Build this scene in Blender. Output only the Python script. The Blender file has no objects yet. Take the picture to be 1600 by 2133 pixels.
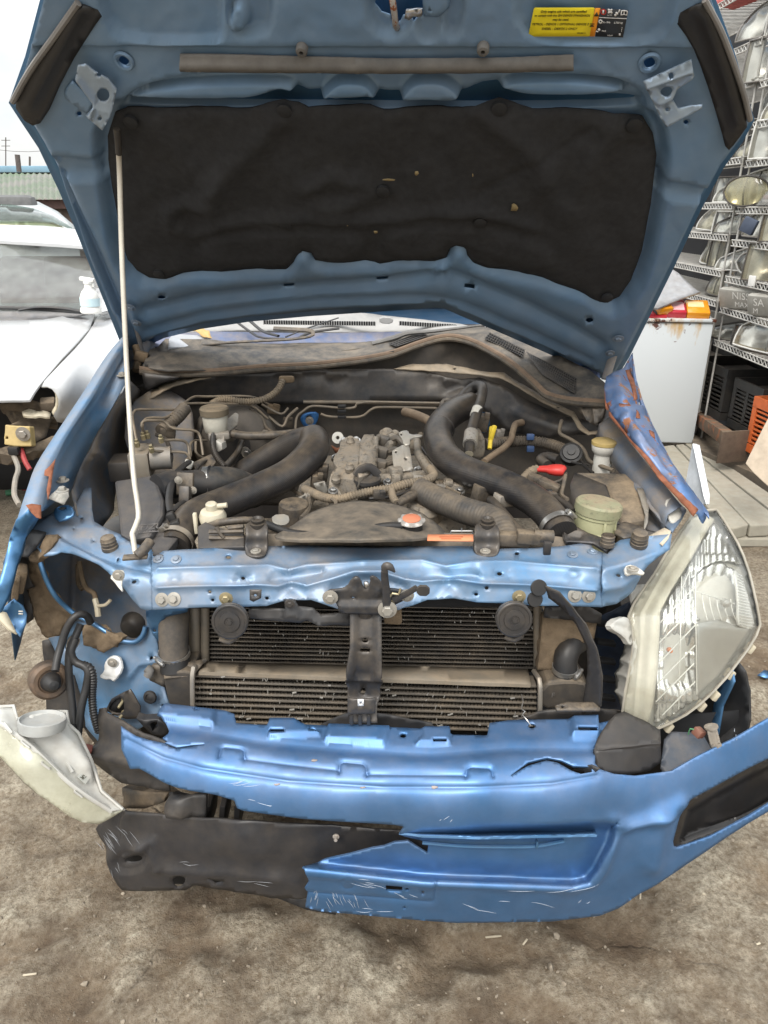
import bpy, bmesh, math, random
import numpy as np
from mathutils import Vector, Matrix, noise, geometry

random.seed(7)
rng = np.random.default_rng(7)
SC = bpy.context.scene
COL = SC.collection

# ---------------------------------------------------------------- camera
CAM_H = 1.65
PITCH = math.radians(23.0)
FPX = 1500.0                       # focal length in photograph pixels (1600 wide)
cam_d = bpy.data.cameras.new('camera')
cam = bpy.data.objects.new('camera', cam_d)
COL.objects.link(cam)
cam.location = (0, 0, CAM_H)
cam.rotation_euler = (math.pi / 2 - PITCH, 0, 0)
cam_d.sensor_fit = 'HORIZONTAL'
cam_d.sensor_width = 36.0
cam_d.lens = 36.0 * FPX / 1600.0
cam_d.clip_start = 0.02
cam_d.clip_end = 3000
SC.camera = cam

# ---------------------------------------------------------------- sky and sun (overcast)
SUN_EL, SUN_AZ = math.radians(53), math.radians(201)
w = bpy.data.worlds.new('World'); SC.world = w; w.use_nodes = True
nt = w.node_tree; nt.nodes.clear()
out = nt.nodes.new('ShaderNodeOutputWorld'); bg = nt.nodes.new('ShaderNodeBackground')
sky = nt.nodes.new('ShaderNodeTexSky'); sky.sky_type = 'NISHITA'; sky.sun_disc = False
sky.sun_elevation = SUN_EL; sky.sun_rotation = SUN_AZ; sky.dust_density = 4.0; sky.air_density = 1.5
tc = nt.nodes.new('ShaderNodeTexCoord'); mp = nt.nodes.new('ShaderNodeMapping')
mp.inputs['Scale'].default_value = (1.6, 1.6, 4.5)
nz = nt.nodes.new('ShaderNodeTexNoise'); nz.inputs['Scale'].default_value = 2.2
nz.inputs['Detail'].default_value = 6; nz.inputs['Roughness'].default_value = 0.55
rp = nt.nodes.new('ShaderNodeValToRGB')
rp.color_ramp.elements[0].position = 0.34; rp.color_ramp.elements[0].color = (6.6, 7.0, 7.4, 1)
rp.color_ramp.elements[1].position = 0.68; rp.color_ramp.elements[1].color = (9.6, 9.5, 9.1, 1)
mx = nt.nodes.new('ShaderNodeMix'); mx.data_type = 'RGBA'; mx.inputs[0].default_value = 0.86
L = nt.links.new
L(tc.outputs['Generated'], mp.inputs['Vector']); L(mp.outputs[0], nz.inputs['Vector'])
L(nz.outputs['Fac'], rp.inputs[0]); L(sky.outputs[0], mx.inputs[6]); L(rp.outputs[0], mx.inputs[7])
sx = nt.nodes.new('ShaderNodeSeparateXYZ'); L(tc.outputs['Generated'], sx.inputs[0])
m1 = nt.nodes.new('ShaderNodeMath'); m1.operation = 'MAXIMUM'; L(sx.outputs[2], m1.inputs[0]); m1.inputs[1].default_value = 0
m2 = nt.nodes.new('ShaderNodeMath'); m2.operation = 'MULTIPLY_ADD'; L(m1.outputs[0], m2.inputs[0]); m2.inputs[1].default_value = 2.2; m2.inputs[2].default_value = 1.0
vm = nt.nodes.new('ShaderNodeVectorMath'); vm.operation = 'SCALE'; L(mx.outputs[2], vm.inputs[0]); L(m2.outputs[0], vm.inputs['Scale'])   # overcast sky: zenith brighter than horizon
L(vm.outputs[0], bg.inputs[0]); L(bg.outputs[0], out.inputs[0])
bg.inputs[1].default_value = 0.073
sd = bpy.data.lights.new('sun', 'SUN'); sun = bpy.data.objects.new('sun', sd); COL.objects.link(sun)
sd.energy = 1.5; sd.angle = math.radians(24); sd.color = (1.0, 0.965, 0.91)
# light travels from high behind the camera's left shoulder towards the truck
sun.rotation_euler = Vector((0.24, 0.62, -0.88)).to_track_quat('-Z', 'Y').to_euler()
SC.view_settings.view_transform = 'Standard'
SC.view_settings.look = 'None'
SC.view_settings.exposure = 0.68
SC.view_settings.gamma = 1.0
SC.cycles.max_bounces = 7
SC.cycles.diffuse_bounces = 3
SC.cycles.glossy_bounces = 3
SC.cycles.transparent_max_bounces = 12
SC.cycles.caustics_reflective = False
SC.cycles.caustics_refractive = False

# ---------------------------------------------------------------- projection helpers
CT, ST = math.cos(PITCH), math.sin(PITCH)
ORG = np.array([0.0, 0.0, CAM_H])
def rays(px, py):
    px = np.asarray(px, float); py = np.asarray(py, float)
    a = (px - 800.0) / FPX; b = (1066.5 - py) / FPX
    return np.stack([a, CT + b * ST, -ST + b * CT], -1)
def U(px, py, y=None, z=None):
    """the point on the photograph's line of sight that lies at distance y, or at height z"""
    d = rays(px, py)
    t = y / d[1] if y is not None else (z - CAM_H) / d[2]
    return Vector(ORG + d * t)
def surfY(y):
    """surface: constant distance, or a callable distance(px, py)"""
    def f(px, py):
        d = rays(px, py)
        yy = y(px, py) if callable(y) else y
        return ORG + d * (yy / d[..., 1])[..., None]
    return f
def surfZ(z):
    def f(px, py):
        d = rays(px, py)
        return ORG + d * ((z - CAM_H) / d[..., 2])[..., None]
    return f
def surfP(p1, p2, p3):
    p1, p2, p3 = [np.array(p, float) for p in (p1, p2, p3)]
    n = np.cross(p2 - p1, p3 - p1)
    def f(px, py):
        d = rays(px, py)
        return ORG + d * (((p1 - ORG) @ n) / (d @ n))[..., None]
    return f
def surfC(ctrl):
    """smooth sheet through control points (px, py, y) or (px, py, 'z', height): thin-plate distance field"""
    pts = []
    for c in ctrl:
        pts.append((c[0], c[1], U(c[0], c[1], z=c[3])[1]) if len(c) == 4 else c)
    P = np.array(pts, float); X = P[:, :2] / 400.0; n = len(P)
    def K(A, B):
        r2 = ((A[:, None, :] - B[None]) ** 2).sum(-1)
        return 0.5 * r2 * np.log(r2 + 1e-12)
    A = np.zeros((n + 3, n + 3)); A[:n, :n] = K(X, X) + 1e-5 * np.eye(n)
    A[:n, n] = 1; A[:n, n + 1:] = X; A[n, :n] = 1; A[n + 1:, :n] = X.T
    wts = np.linalg.solve(A, np.concatenate([P[:, 2], [0, 0, 0]]))
    def yf(px, py):
        Q = np.stack([np.ravel(px), np.ravel(py)], -1) / 400.0
        v = K(Q, X) @ wts[:n] + wts[n] + Q @ wts[n + 1:]
        return v.reshape(np.shape(px))
    return surfY(yf)
def S1(s, px, py):
    return Vector(s(np.array([float(px)]), np.array([float(py)]))[0])

# ---------------------------------------------------------------- scene graph helpers
WORLD = {}
def link(name, me, mat=None, parent=None, recenter=True):
    o = bpy.data.objects.new(name, me)
    COL.objects.link(o)
    T = Matrix.Identity(4)
    if recenter and len(me.vertices):
        co = np.empty(len(me.vertices) * 3); me.vertices.foreach_get('co', co); co = co.reshape(-1, 3)
        c = (co.min(0) + co.max(0)) / 2
        co -= c; me.vertices.foreach_set('co', co.ravel()); me.update()
        T = Matrix.Translation(c)
    if mat is not None and not me.materials: me.materials.append(mat)
    if parent is not None:
        o.parent = parent
        o.matrix_parent_inverse = WORLD[parent.name].inverted()
    o.matrix_basis = T
    WORLD[o.name] = T
    return o
def tag(o, label=None, cat=None, group=None, kind=None):
    if label: o['label'] = label
    if cat: o['category'] = cat
    if group: o['group'] = group
    if kind: o['kind'] = kind
    return o
def thing(name, label, cat, loc, group=None):
    o = bpy.data.objects.new(name, None); COL.objects.link(o)
    o.empty_display_size = 0.1
    T = Matrix.Translation(Vector(loc)); o.matrix_basis = T; WORLD[o.name] = T
    return tag(o, label, cat, group)

class MB:
    """collects shapes into one mesh"""
    def __init__(s): s.v = []; s.f = []; s.sm = []; s.mi = []
    def add(s, v, f, smooth=True, mi=0):
        b = len(s.v); s.v += [tuple(p) for p in v]
        s.f += [tuple(i + b for i in q) for q in f]
        s.sm += (list(smooth) if hasattr(smooth, '__len__') else [smooth] * len(f)); s.mi += [mi] * len(f)
        return s
    def tube(s, path, r, seg=12, **k): return s.add(*tube(path, r, seg, **k))
    def box(s, c, size, rot=None, bev=0.0, mi=0): v, f = box(c, size, rot, bev); return s.add(v, f, False, mi)
    def lathe(s, prof, o, axis=(0, 0, 1), seg=20, mi=0): v, f = lathe(prof, o, axis, seg); return s.add(v, f, True, mi)
    def build(s, name, mat, parent=None, mats=None):
        me = bpy.data.meshes.new(name); me.from_pydata(s.v, [], s.f)
        me.polygons.foreach_set('use_smooth', s.sm)
        if mats:
            for m in mats: me.materials.append(m)
            me.polygons.foreach_set('material_index', s.mi)
        me.update(); me.set_sharp_from_angle(angle=math.radians(38))
        return link(name, me, mat, parent)

def spline(path, step=None, n=None):
    P = np.array([tuple(p) for p in path], float)
    if len(P) == 2:
        m = n or max(2, int(np.linalg.norm(P[1] - P[0]) / (step or .02)) + 1)
        return P[0] + (P[1] - P[0]) * np.linspace(0, 1, m)[:, None]
    Q = np.vstack([2 * P[0] - P[1], P, 2 * P[-1] - P[-2]])
    out = []
    for i in range(1, len(Q) - 2):
        p0, p1, p2, p3 = Q[i - 1:i + 3]
        m = n or max(2, int(np.linalg.norm(p2[:3] - p1[:3]) / (step or .02)) + 1)
        t = np.linspace(0, 1, m, endpoint=False)[:, None]
        out.append(.5 * ((2 * p1) + (p2 - p0) * t + (2 * p0 - 5 * p1 + 4 * p2 - p3) * t ** 2 + (3 * p1 - p0 - 3 * p2 + p3) * t ** 3))
    out.append(P[-1][None])
    return np.vstack(out)

def tube(path, r, seg=12, step=.012, corr=None, caps=True, flat=1.0, smoothpath=True, hollow=0.0):
    """tube along a path of points; r a number or one per point; corr=(pitch, depth) for corrugation"""
    P = np.array([tuple(p) for p in path], float)
    R = np.full(len(P), r) if np.isscalar(r) else np.array(r, float)
    if corr: step = min(step, corr[0] / 4.0)
    if smoothpath:
        PR = spline(np.hstack([P, R[:, None]]), step)
    else:
        PR = np.hstack([P, R[:, None]])
    p, rr = PR[:, :3], PR[:, 3].copy()
    d = np.gradient(p, axis=0); d /= np.linalg.norm(d, axis=1)[:, None] + 1e-12
    if corr:
        s = np.concatenate([[0], np.cumsum(np.linalg.norm(np.diff(p, axis=0), axis=1))])
        rr = rr * (1 + 0) + corr[1] * np.sign(np.sin(2 * math.pi * s / corr[0])) * np.abs(np.sin(2 * math.pi * s / corr[0])) ** .6
    n = np.cross(d[0], [0, 0, 1.0])
    if np.linalg.norm(n) < 1e-3: n = np.cross(d[0], [1.0, 0, 0])
    n /= np.linalg.norm(n)
    V = []; a = np.linspace(0, 2 * math.pi, seg, endpoint=False)
    for i in range(len(p)):
        n = n - d[i] * (n @ d[i]); n /= np.linalg.norm(n) + 1e-12
        b = np.cross(d[i], n)
        V.append(p[i] + rr[i] * (np.cos(a)[:, None] * n + flat * np.sin(a)[:, None] * b))
    V = np.vstack(V); m = len(p); F = []
    for i in range(m - 1):
        for j in range(seg):
            F.append((i * seg + j, i * seg + (j + 1) % seg, (i + 1) * seg + (j + 1) % seg, (i + 1) * seg + j))
    sm = [True] * len(F)
    if caps:
        F.append(tuple(reversed(range(seg)))); F.append(tuple((m - 1) * seg + j for j in range(seg))); sm += [False, False]
    return V.tolist(), F, sm

def box(c, size, rot=None, bev=0.0):
    bm = bmesh.new(); bmesh.ops.create_cube(bm, size=1.0)
    for v in bm.verts: v.co = Vector((v.co.x * size[0], v.co.y * size[1], v.co.z * size[2]))
    if bev > 0: bmesh.ops.bevel(bm, geom=bm.edges[:], offset=bev, segments=2, affect='EDGES', profile=.5)
    R = Matrix.Identity(3) if rot is None else (rot if isinstance(rot, Matrix) else Matrix(rot))
    bm.verts.index_update()
    v = [tuple(R @ q.co + Vector(c)) for q in bm.verts]
    f = [tuple(q.index for q in p.verts) for p in bm.faces]
    bm.free()
    return v, f
def rotm(rx=0, ry=0, rz=0):
    return (Matrix.Rotation(math.radians(rz), 3, 'Z') @ Matrix.Rotation(math.radians(ry), 3, 'Y') @ Matrix.Rotation(math.radians(rx), 3, 'X'))
def frame(axis, hint=(0, 1, 0)):
    a = Vector(axis).normalized(); h = Vector(hint)
    if abs(a.dot(h)) > .98: h = Vector((1, 0, 0))
    x = (h - a * a.dot(h)).normalized(); return x, a.cross(x), a
def lathe(prof, o, axis=(0, 0, 1), seg=20):
    x, y, a = frame(axis); o = Vector(o); V = []; F = []
    for r, h in prof:
        for j in range(seg):
            t = 2 * math.pi * j / seg
            V.append(tuple(o + a * h + (x * math.cos(t) + y * math.sin(t)) * max(r, 1e-5)))
    for i in range(len(prof) - 1):
        for j in range(seg):
            F.append((i * seg + j, i * seg + (j + 1) % seg, (i + 1) * seg + (j + 1) % seg, (i + 1) * seg + j))
    return V, F

# ---------------------------------------------------------------- relief panels traced on a surface
def dens(poly, step, closed=True):
    out = []; n = len(poly)
    for i in range(n if closed else n - 1):
        a = np.array(poly[i], float); b = np.array(poly[(i + 1) % n], float)
        m = max(1, int(np.linalg.norm(b - a) / step))
        for k in range(m): out.append(a + (b - a) * k / m)
    if not closed: out.append(np.array(poly[-1], float))
    return np.array(out)
def rnd(poly, it=2):
    """round the corners of a closed outline"""
    P = np.array(poly, float)
    for _ in range(it):
        Q = np.roll(P, -1, 0); P = np.stack([.75 * P + .25 * Q, .25 * P + .75 * Q], 1).reshape(-1, 2)
    return P
def inside(px, py, poly):
    P = np.array(poly, float); x0, y0 = P[:, 0], P[:, 1]; x1, y1 = np.roll(x0, -1), np.roll(y0, -1)
    c = np.zeros(np.shape(px), bool)
    for a, b, e, f in zip(x0, y0, x1, y1):
        if b == f: continue
        c ^= ((b > py) != (f > py)) & (px < (e - a) * (py - b) / (f - b) + a)
    return c
def dist(px, py, poly, closed=True):
    P = np.array(poly, float); n = len(P); best = np.full(np.shape(px), 1e9)
    for i in range(n if closed else n - 1):
        a, b = P[i], P[(i + 1) % n]; e = b - a; l2 = e @ e + 1e-9
        t = np.clip(((px - a[0]) * e[0] + (py - a[1]) * e[1]) / l2, 0, 1)
        best = np.minimum(best, np.hypot(px - a[0] - t * e[0], py - a[1] - t * e[1]))
    return best
def sstep(t): t = np.clip(t, 0, 1); return t * t * (3 - 2 * t)
def pocket(poly, h, wall=12):
    def f(px, py):
        d = dist(px, py, poly); sd_ = np.where(inside(px, py, poly), d, -d)
        return h * sstep(sd_ / wall + .5)
    f.lines = (np.array(poly, float), True, wall, (-.5, -.25, .25, .5))
    return f
def ridge(line, h, wd=10):
    f = lambda px, py: h * np.exp(-(dist(px, py, line, False) / wd) ** 2)
    f.lines = (np.array(line, float), False, wd, (-1.3, -.6, 0, .6, 1.3))
    return f
def nzf(amp, sc, seed=0):
    def f(px, py):
        out = np.empty(np.shape(px)).ravel()
        for i, (a, b) in enumerate(zip(np.ravel(px), np.ravel(py))):
            out[i] = noise.fractal(Vector((a / sc, b / sc, seed * 7.3)), 0.9, 2.1, 3)
        return amp * out.reshape(np.shape(px))
    return f
def guide_points(feats, step):
    """mesh points laid along the folds of a sheet so that they come out crisp"""
    out = []
    for f in feats:
        if not hasattr(f, 'lines'): continue
        L_, closed, w_, offs = f.lines
        if w_ > 2.4 * step: continue
        D = dens(L_, step * .8, closed); T = np.roll(D, -1, 0) - np.roll(D, 1, 0)
        if not closed and len(D) > 1: T[0] = D[1] - D[0]; T[-1] = D[-1] - D[-2]
        T /= np.linalg.norm(T, axis=1)[:, None] + 1e-9; Nn = np.stack([-T[:, 1], T[:, 0]], -1)
        if closed and w_ < 1.3 * step: offs = (-.55, .55)
        for o in offs: out.append(D + Nn * o * w_)
    return np.vstack(out) if out else np.zeros((0, 2))
def cdt(outline, holes, step, extra=None):
    O = dens(outline, step); HS = [dens(h, max(2.0, min(step, 5))) for h in holes]
    lo, hi = O.min(0), O.max(0)
    gx, gy = np.meshgrid(np.arange(lo[0] + step / 2, hi[0], step), np.arange(lo[1] + step / 2, hi[1], step))
    gx[1::2] += step * .5
    gx, gy = gx.ravel(), gy.ravel()
    ok = inside(gx, gy, O) & (dist(gx, gy, O) > .45 * step)
    for h in HS: ok &= ~inside(gx, gy, h) & (dist(gx, gy, h) > .35 * step)
    pts = [Vector(p) for p in O]; edges = [(i, (i + 1) % len(O)) for i in range(len(O))]
    for h in HS:
        b = len(pts); pts += [Vector(p) for p in h]; edges += [(b + i, b + (i + 1) % len(h)) for i in range(len(h))]
    gx, gy = gx[ok], gy[ok]
    if extra is not None and len(extra):
        ex, ey = extra[:, 0], extra[:, 1]
        k2 = inside(ex, ey, O) & (dist(ex, ey, O) > .25 * step)
        for h in HS: k2 &= ~inside(ex, ey, h) & (dist(ex, ey, h) > .25 * step)
        ex, ey = ex[k2], ey[k2]
        cell = {}
        keep = []
        for a, b in zip(ex, ey):                       # thin out where folds meet
            c = (int(a // (step * .30)), int(b // (step * .30)))
            if c in cell: continue
            cell[c] = 1; keep.append((a, b))
        E_ = np.array(keep) if keep else np.zeros((0, 2))
        occ = set((int(a // (step * .55)), int(b // (step * .55))) for a, b in keep)
        nb = np.array([not any((int(a // (step * .55)) + i, int(b // (step * .55)) + j) in occ for i in (-1, 0, 1) for j in (-1, 0, 1)) for a, b in zip(gx, gy)], bool) if len(gx) else np.zeros(0, bool)
        gx, gy = np.concatenate([gx[nb], E_[:, 0]]), np.concatenate([gy[nb], E_[:, 1]])
    pts += [Vector((a, b)) for a, b in zip(gx, gy)]
    V, E, F, *_ = geometry.delaunay_2d_cdt(pts, edges, [], 0, 1e-4)
    V = np.array([tuple(v) for v in V]); F = np.array([tuple(f) for f in F if len(f) == 3])
    c = V[F].mean(1); k = inside(c[:, 0], c[:, 1], O)
    for h in HS: k &= ~inside(c[:, 0], c[:, 1], h)
    return V, F[k]
def panel(name, outline, surf, mat, parent=None, t=.003, step=14, feats=(), holes=(), rfeats=()):
    """sheet of thickness t whose outline (and holes) is traced on a surface; feats raise or sink it along its normal"""
    V2, F = cdt(outline, holes, step, guide_points(list(feats) + list(rfeats), step))
    px, py = V2[:, 0], V2[:, 1]
    P = surf(px, py)
    if rfeats:                                   # deep recesses, sunk straight back
        dr = P - ORG; dr /= np.linalg.norm(dr, axis=1)[:, None]
        P = P - dr * sum(f(px, py) for f in rfeats)[:, None]
    def vnorm(P):
        fn = np.cross(P[F[:, 1]] - P[F[:, 0]], P[F[:, 2]] - P[F[:, 0]])
        vn = np.zeros_like(P)
        for k in range(3): np.add.at(vn, F[:, k], fn)
        vn /= np.linalg.norm(vn, axis=1)[:, None] + 1e-12
        return vn
    fn0 = np.cross(P[F[:, 1]] - P[F[:, 0]], P[F[:, 2]] - P[F[:, 0]])
    toc = ORG - P[F[:, 0]]
    flip = (fn0 * toc).sum(1) < 0
    F = F.copy(); F[flip] = F[flip][:, ::-1]
    N = vnorm(P)
    if feats:
        h = sum(f(px, py) for f in feats)
        P = P + N * h[:, None]
        N = vnorm(P)
    n = len(P); B = P - N * t
    e = {}
    for a, b, c in F:
        for q in ((a, b), (b, c), (c, a)):
            if (q[1], q[0]) in e: del e[(q[1], q[0])]
            else: e[q] = 1
    faces = [tuple(int(i) for i in f) for f in F] + [tuple(int(i) + n for i in f[::-1]) for f in F]
    sm = [True] * len(faces)
    for a, b in e: faces.append((int(b), int(a), int(a) + n, int(b) + n)); sm.append(False)
    me = bpy.data.meshes.new(name)
    me.from_pydata(np.vstack([P, B]).tolist(), [], faces)
    me.polygons.foreach_set('use_smooth', sm); me.update()
    return link(name, me, mat, parent)
def slab(name, outline, surf, t, mat, parent=None, bev=.004, holes=(), dirv=None, step=60):
    """solid block: outline traced on a surface and extruded away from the viewer by t (or along dirv)"""
    V2, F = cdt(outline, holes, step)
    P = surf(V2[:, 0], V2[:, 1])
    n = np.cross(P[F[0, 1]] - P[F[0, 0]], P[F[0, 2]] - P[F[0, 0]]); n /= np.linalg.norm(n)
    if n @ (ORG - P[0]) < 0: n = -n
    fn0 = np.cross(P[F[:, 1]] - P[F[:, 0]], P[F[:, 2]] - P[F[:, 0]]); fl = fn0 @ n < 0
    F = F.copy(); F[fl] = F[fl][:, ::-1]
    dv = -n * t if dirv is None else np.array(dirv, float) * t
    m = len(P); faces = [tuple(map(int, f)) for f in F] + [tuple(int(i) + m for i in f[::-1]) for f in F]
    e = {}
    for a, b, c in F:
        for q in ((a, b), (b, c), (c, a)):
            if (q[1], q[0]) in e: del e[(q[1], q[0])]
            else: e[q] = 1
    for a, b in e: faces.append((int(b), int(a), int(a) + m, int(b) + m))
    me = bpy.data.meshes.new(name); me.from_pydata(np.vstack([P, P + dv]).tolist(), [], faces)
    me.update()
    if bev > 0:
        bm = bmesh.new(); bm.from_mesh(me)
        ed = [x for x in bm.edges if len(x.link_faces) == 2 and x.calc_face_angle(0) > .6]
        try: bmesh.ops.bevel(bm, geom=ed, offset=bev, segments=2, affect='EDGES', profile=.5, clamp_overlap=True)
        except Exception: pass
        bm.to_mesh(me); bm.free()
    return link(name, me, mat, parent)
def loft(name, lines, mat, parent=None, t=.003, n=40, closed=False, sub=1):
    """sheet through several 3-D polylines (each resampled to n points)"""
    G = []
    for ln in lines:
        q = spline(ln, n=24); s = np.concatenate([[0], np.cumsum(np.linalg.norm(np.diff(q, axis=0), axis=1))]); s /= s[-1]
        G.append(np.stack([np.interp(np.linspace(0, 1, n), s, q[:, k]) for k in range(3)], -1))
    G = np.array(G)
    if sub > 1:
        G = np.stack([spline(G[:, j], n=sub) for j in range(n)], 1)
    m = len(G); V = G.reshape(-1, 3)
    F = [(i * n + j, i * n + j + 1, (i + 1) * n + j + 1, (i + 1) * n + j) for i in range(m - 1) for j in range(n - 1)]
    me = bpy.data.meshes.new(name); me.from_pydata(V.tolist(), [], F)
    me.polygons.foreach_set('use_smooth', [True] * len(F)); me.update()
    o = link(name, me, mat, parent)
    if t:
        md = o.modifiers.new('thickness', 'SOLIDIFY'); md.thickness = t; md.offset = 0
    return o
def ell(cx, cy, rx, ry=None, n=16, rot=0):
    ry = ry or rx; a = np.linspace(0, 2 * math.pi, n, endpoint=False); c, s = math.cos(math.radians(rot)), math.sin(math.radians(rot))
    x, y = rx * np.cos(a), ry * np.sin(a)
    return np.stack([cx + c * x - s * y, cy + s * x + c * y], -1)
def rect(cx, cy, wd, hg, rot=0):
    c, s = math.cos(math.radians(rot)), math.sin(math.radians(rot))
    return [(cx + c * x - s * y, cy + s * x + c * y) for x, y in ((-wd/2, -hg/2), (wd/2, -hg/2), (wd/2, hg/2), (-wd/2, hg/2))]
def px2m(px, py, n, y):
    """metres spanned by n photograph pixels at that point and distance"""
    d = rays(px, py); return n / FPX * y / d[1]
def normal_at(s, px, py):
    a, b, c = S1(s, px, py), S1(s, px + 4, py), S1(s, px, py + 4)
    n = (b - a).cross(c - a).normalized()
    if n.dot(Vector(ORG) - a) < 0: n = -n
    return n
def bolt(px, py, surf, mat, parent, r=.008, h=.007, washer=True, name='bolt'):
    p = S1(surf, px, py); n = normal_at(surf, px, py); m = MB()
    if washer: m.lathe([(0, 0), (r * 1.75, 0), (r * 1.75, .002), (r * 1.3, .0028), (0, .0028)], p, n, 16)
    m.add(*lathe([(0, .0), (r, .0), (r, h * .85), (r * .85, h), (0, h)], p, n, 6), smooth=False)
    return m.build(name, mat, parent)
def text(name, s, p, right, up, size, mat, parent, off=.0015, align='CENTER', shear=0):
    cu = bpy.data.curves.new(name, 'FONT'); cu.body = s; cu.size = size; cu.align_x = align; cu.align_y = 'CENTER'
    cu.extrude = .0002; cu.shear = shear; cu.resolution_u = 3
    ob = bpy.data.objects.new('tmp_text', cu); COL.objects.link(ob)
    me = bpy.data.meshes.new_from_object(ob); bpy.data.objects.remove(ob)
    me.materials.clear()
    r = Vector(right).normalized(); u = (Vector(up) - r * r.dot(Vector(up))).normalized(); n = r.cross(u)
    p = Vector(p) + n * off
    for v in me.vertices: v.co = p + r * v.co.x + u * v.co.y + n * v.co.z
    me.update()
    return link(name, me, mat, parent)

# ---------------------------------------------------------------- materials
DUST = (.310, .236, .155)
def srgb(r, g, b):
    f = lambda c: (c / 255 / 12.92) if c / 255 <= .04045 else ((c / 255 + .055) / 1.055) ** 2.4
    return (f(r), f(g), f(b))
class N:
    def __init__(s, m): s.t = m.node_tree; s.n = s.t.nodes; s.l = s.t.links
    def new(s, ty, **k):
        x = s.n.new('ShaderNode' + ty)
        for a, b in k.items(): setattr(x, a, b)
        return x
    def val(s, sock, v):
        if isinstance(v, bpy.types.NodeSocket): s.l.new(v, sock)
        elif v is not None:
            if hasattr(v, '__len__') and len(v) == 3 and sock.type == 'RGBA': v = (*v, 1)
            sock.default_value = v
    def math(s, op, a, b=None, clamp=False):
        x = s.new('Math', operation=op, use_clamp=clamp); s.val(x.inputs[0], a); s.val(x.inputs[1], b); return x.outputs[0]
    def mix(s, f, a, b, bl='MIX'):
        x = s.new('Mix', data_type='RGBA', blend_type=bl); s.val(x.inputs[0], f); s.val(x.inputs[6], a); s.val(x.inputs[7], b); return x.outputs[2]
    def pos(s, scale=(1, 1, 1)):
        g = s.new('NewGeometry'); m = s.new('Mapping'); m.inputs['Scale'].default_value = scale
        s.l.new(g.outputs['Position'], m.inputs['Vector']); return m.outputs[0]
    def noise(s, sc, det=4, rough=.55, vec=None, dist=0):
        x = s.new('TexNoise'); s.val(x.inputs['Scale'], sc); x.inputs['Detail'].default_value = det; x.inputs['Roughness'].default_value = rough
        x.inputs['Distortion'].default_value = dist
        s.l.new(vec or s.pos(), x.inputs['Vector']); return x.outputs['Fac']
    def voro(s, sc, feat='F1', vec=None, out='Distance'):
        x = s.new('TexVoronoi', feature=feat); x.inputs['Scale'].default_value = sc
        s.l.new(vec or s.pos(), x.inputs['Vector']); return x.outputs[out]
    def ramp(s, f, a, b, ca=(0, 0, 0), cb=(1, 1, 1)):
        x = s.new('ValToRGB'); e = x.color_ramp.elements; e[0].position = a; e[1].position = b; e[0].color = (*ca, 1); e[1].color = (*cb, 1)
        s.l.new(f, x.inputs[0]); return x.outputs[0]
    def up(s):
        g = s.new('NewGeometry'); x = s.new('SeparateXYZ'); s.l.new(g.outputs['Normal'], x.inputs[0])
        return s.math('MAXIMUM', x.outputs[2], 0.0)
MATS = {}
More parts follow.
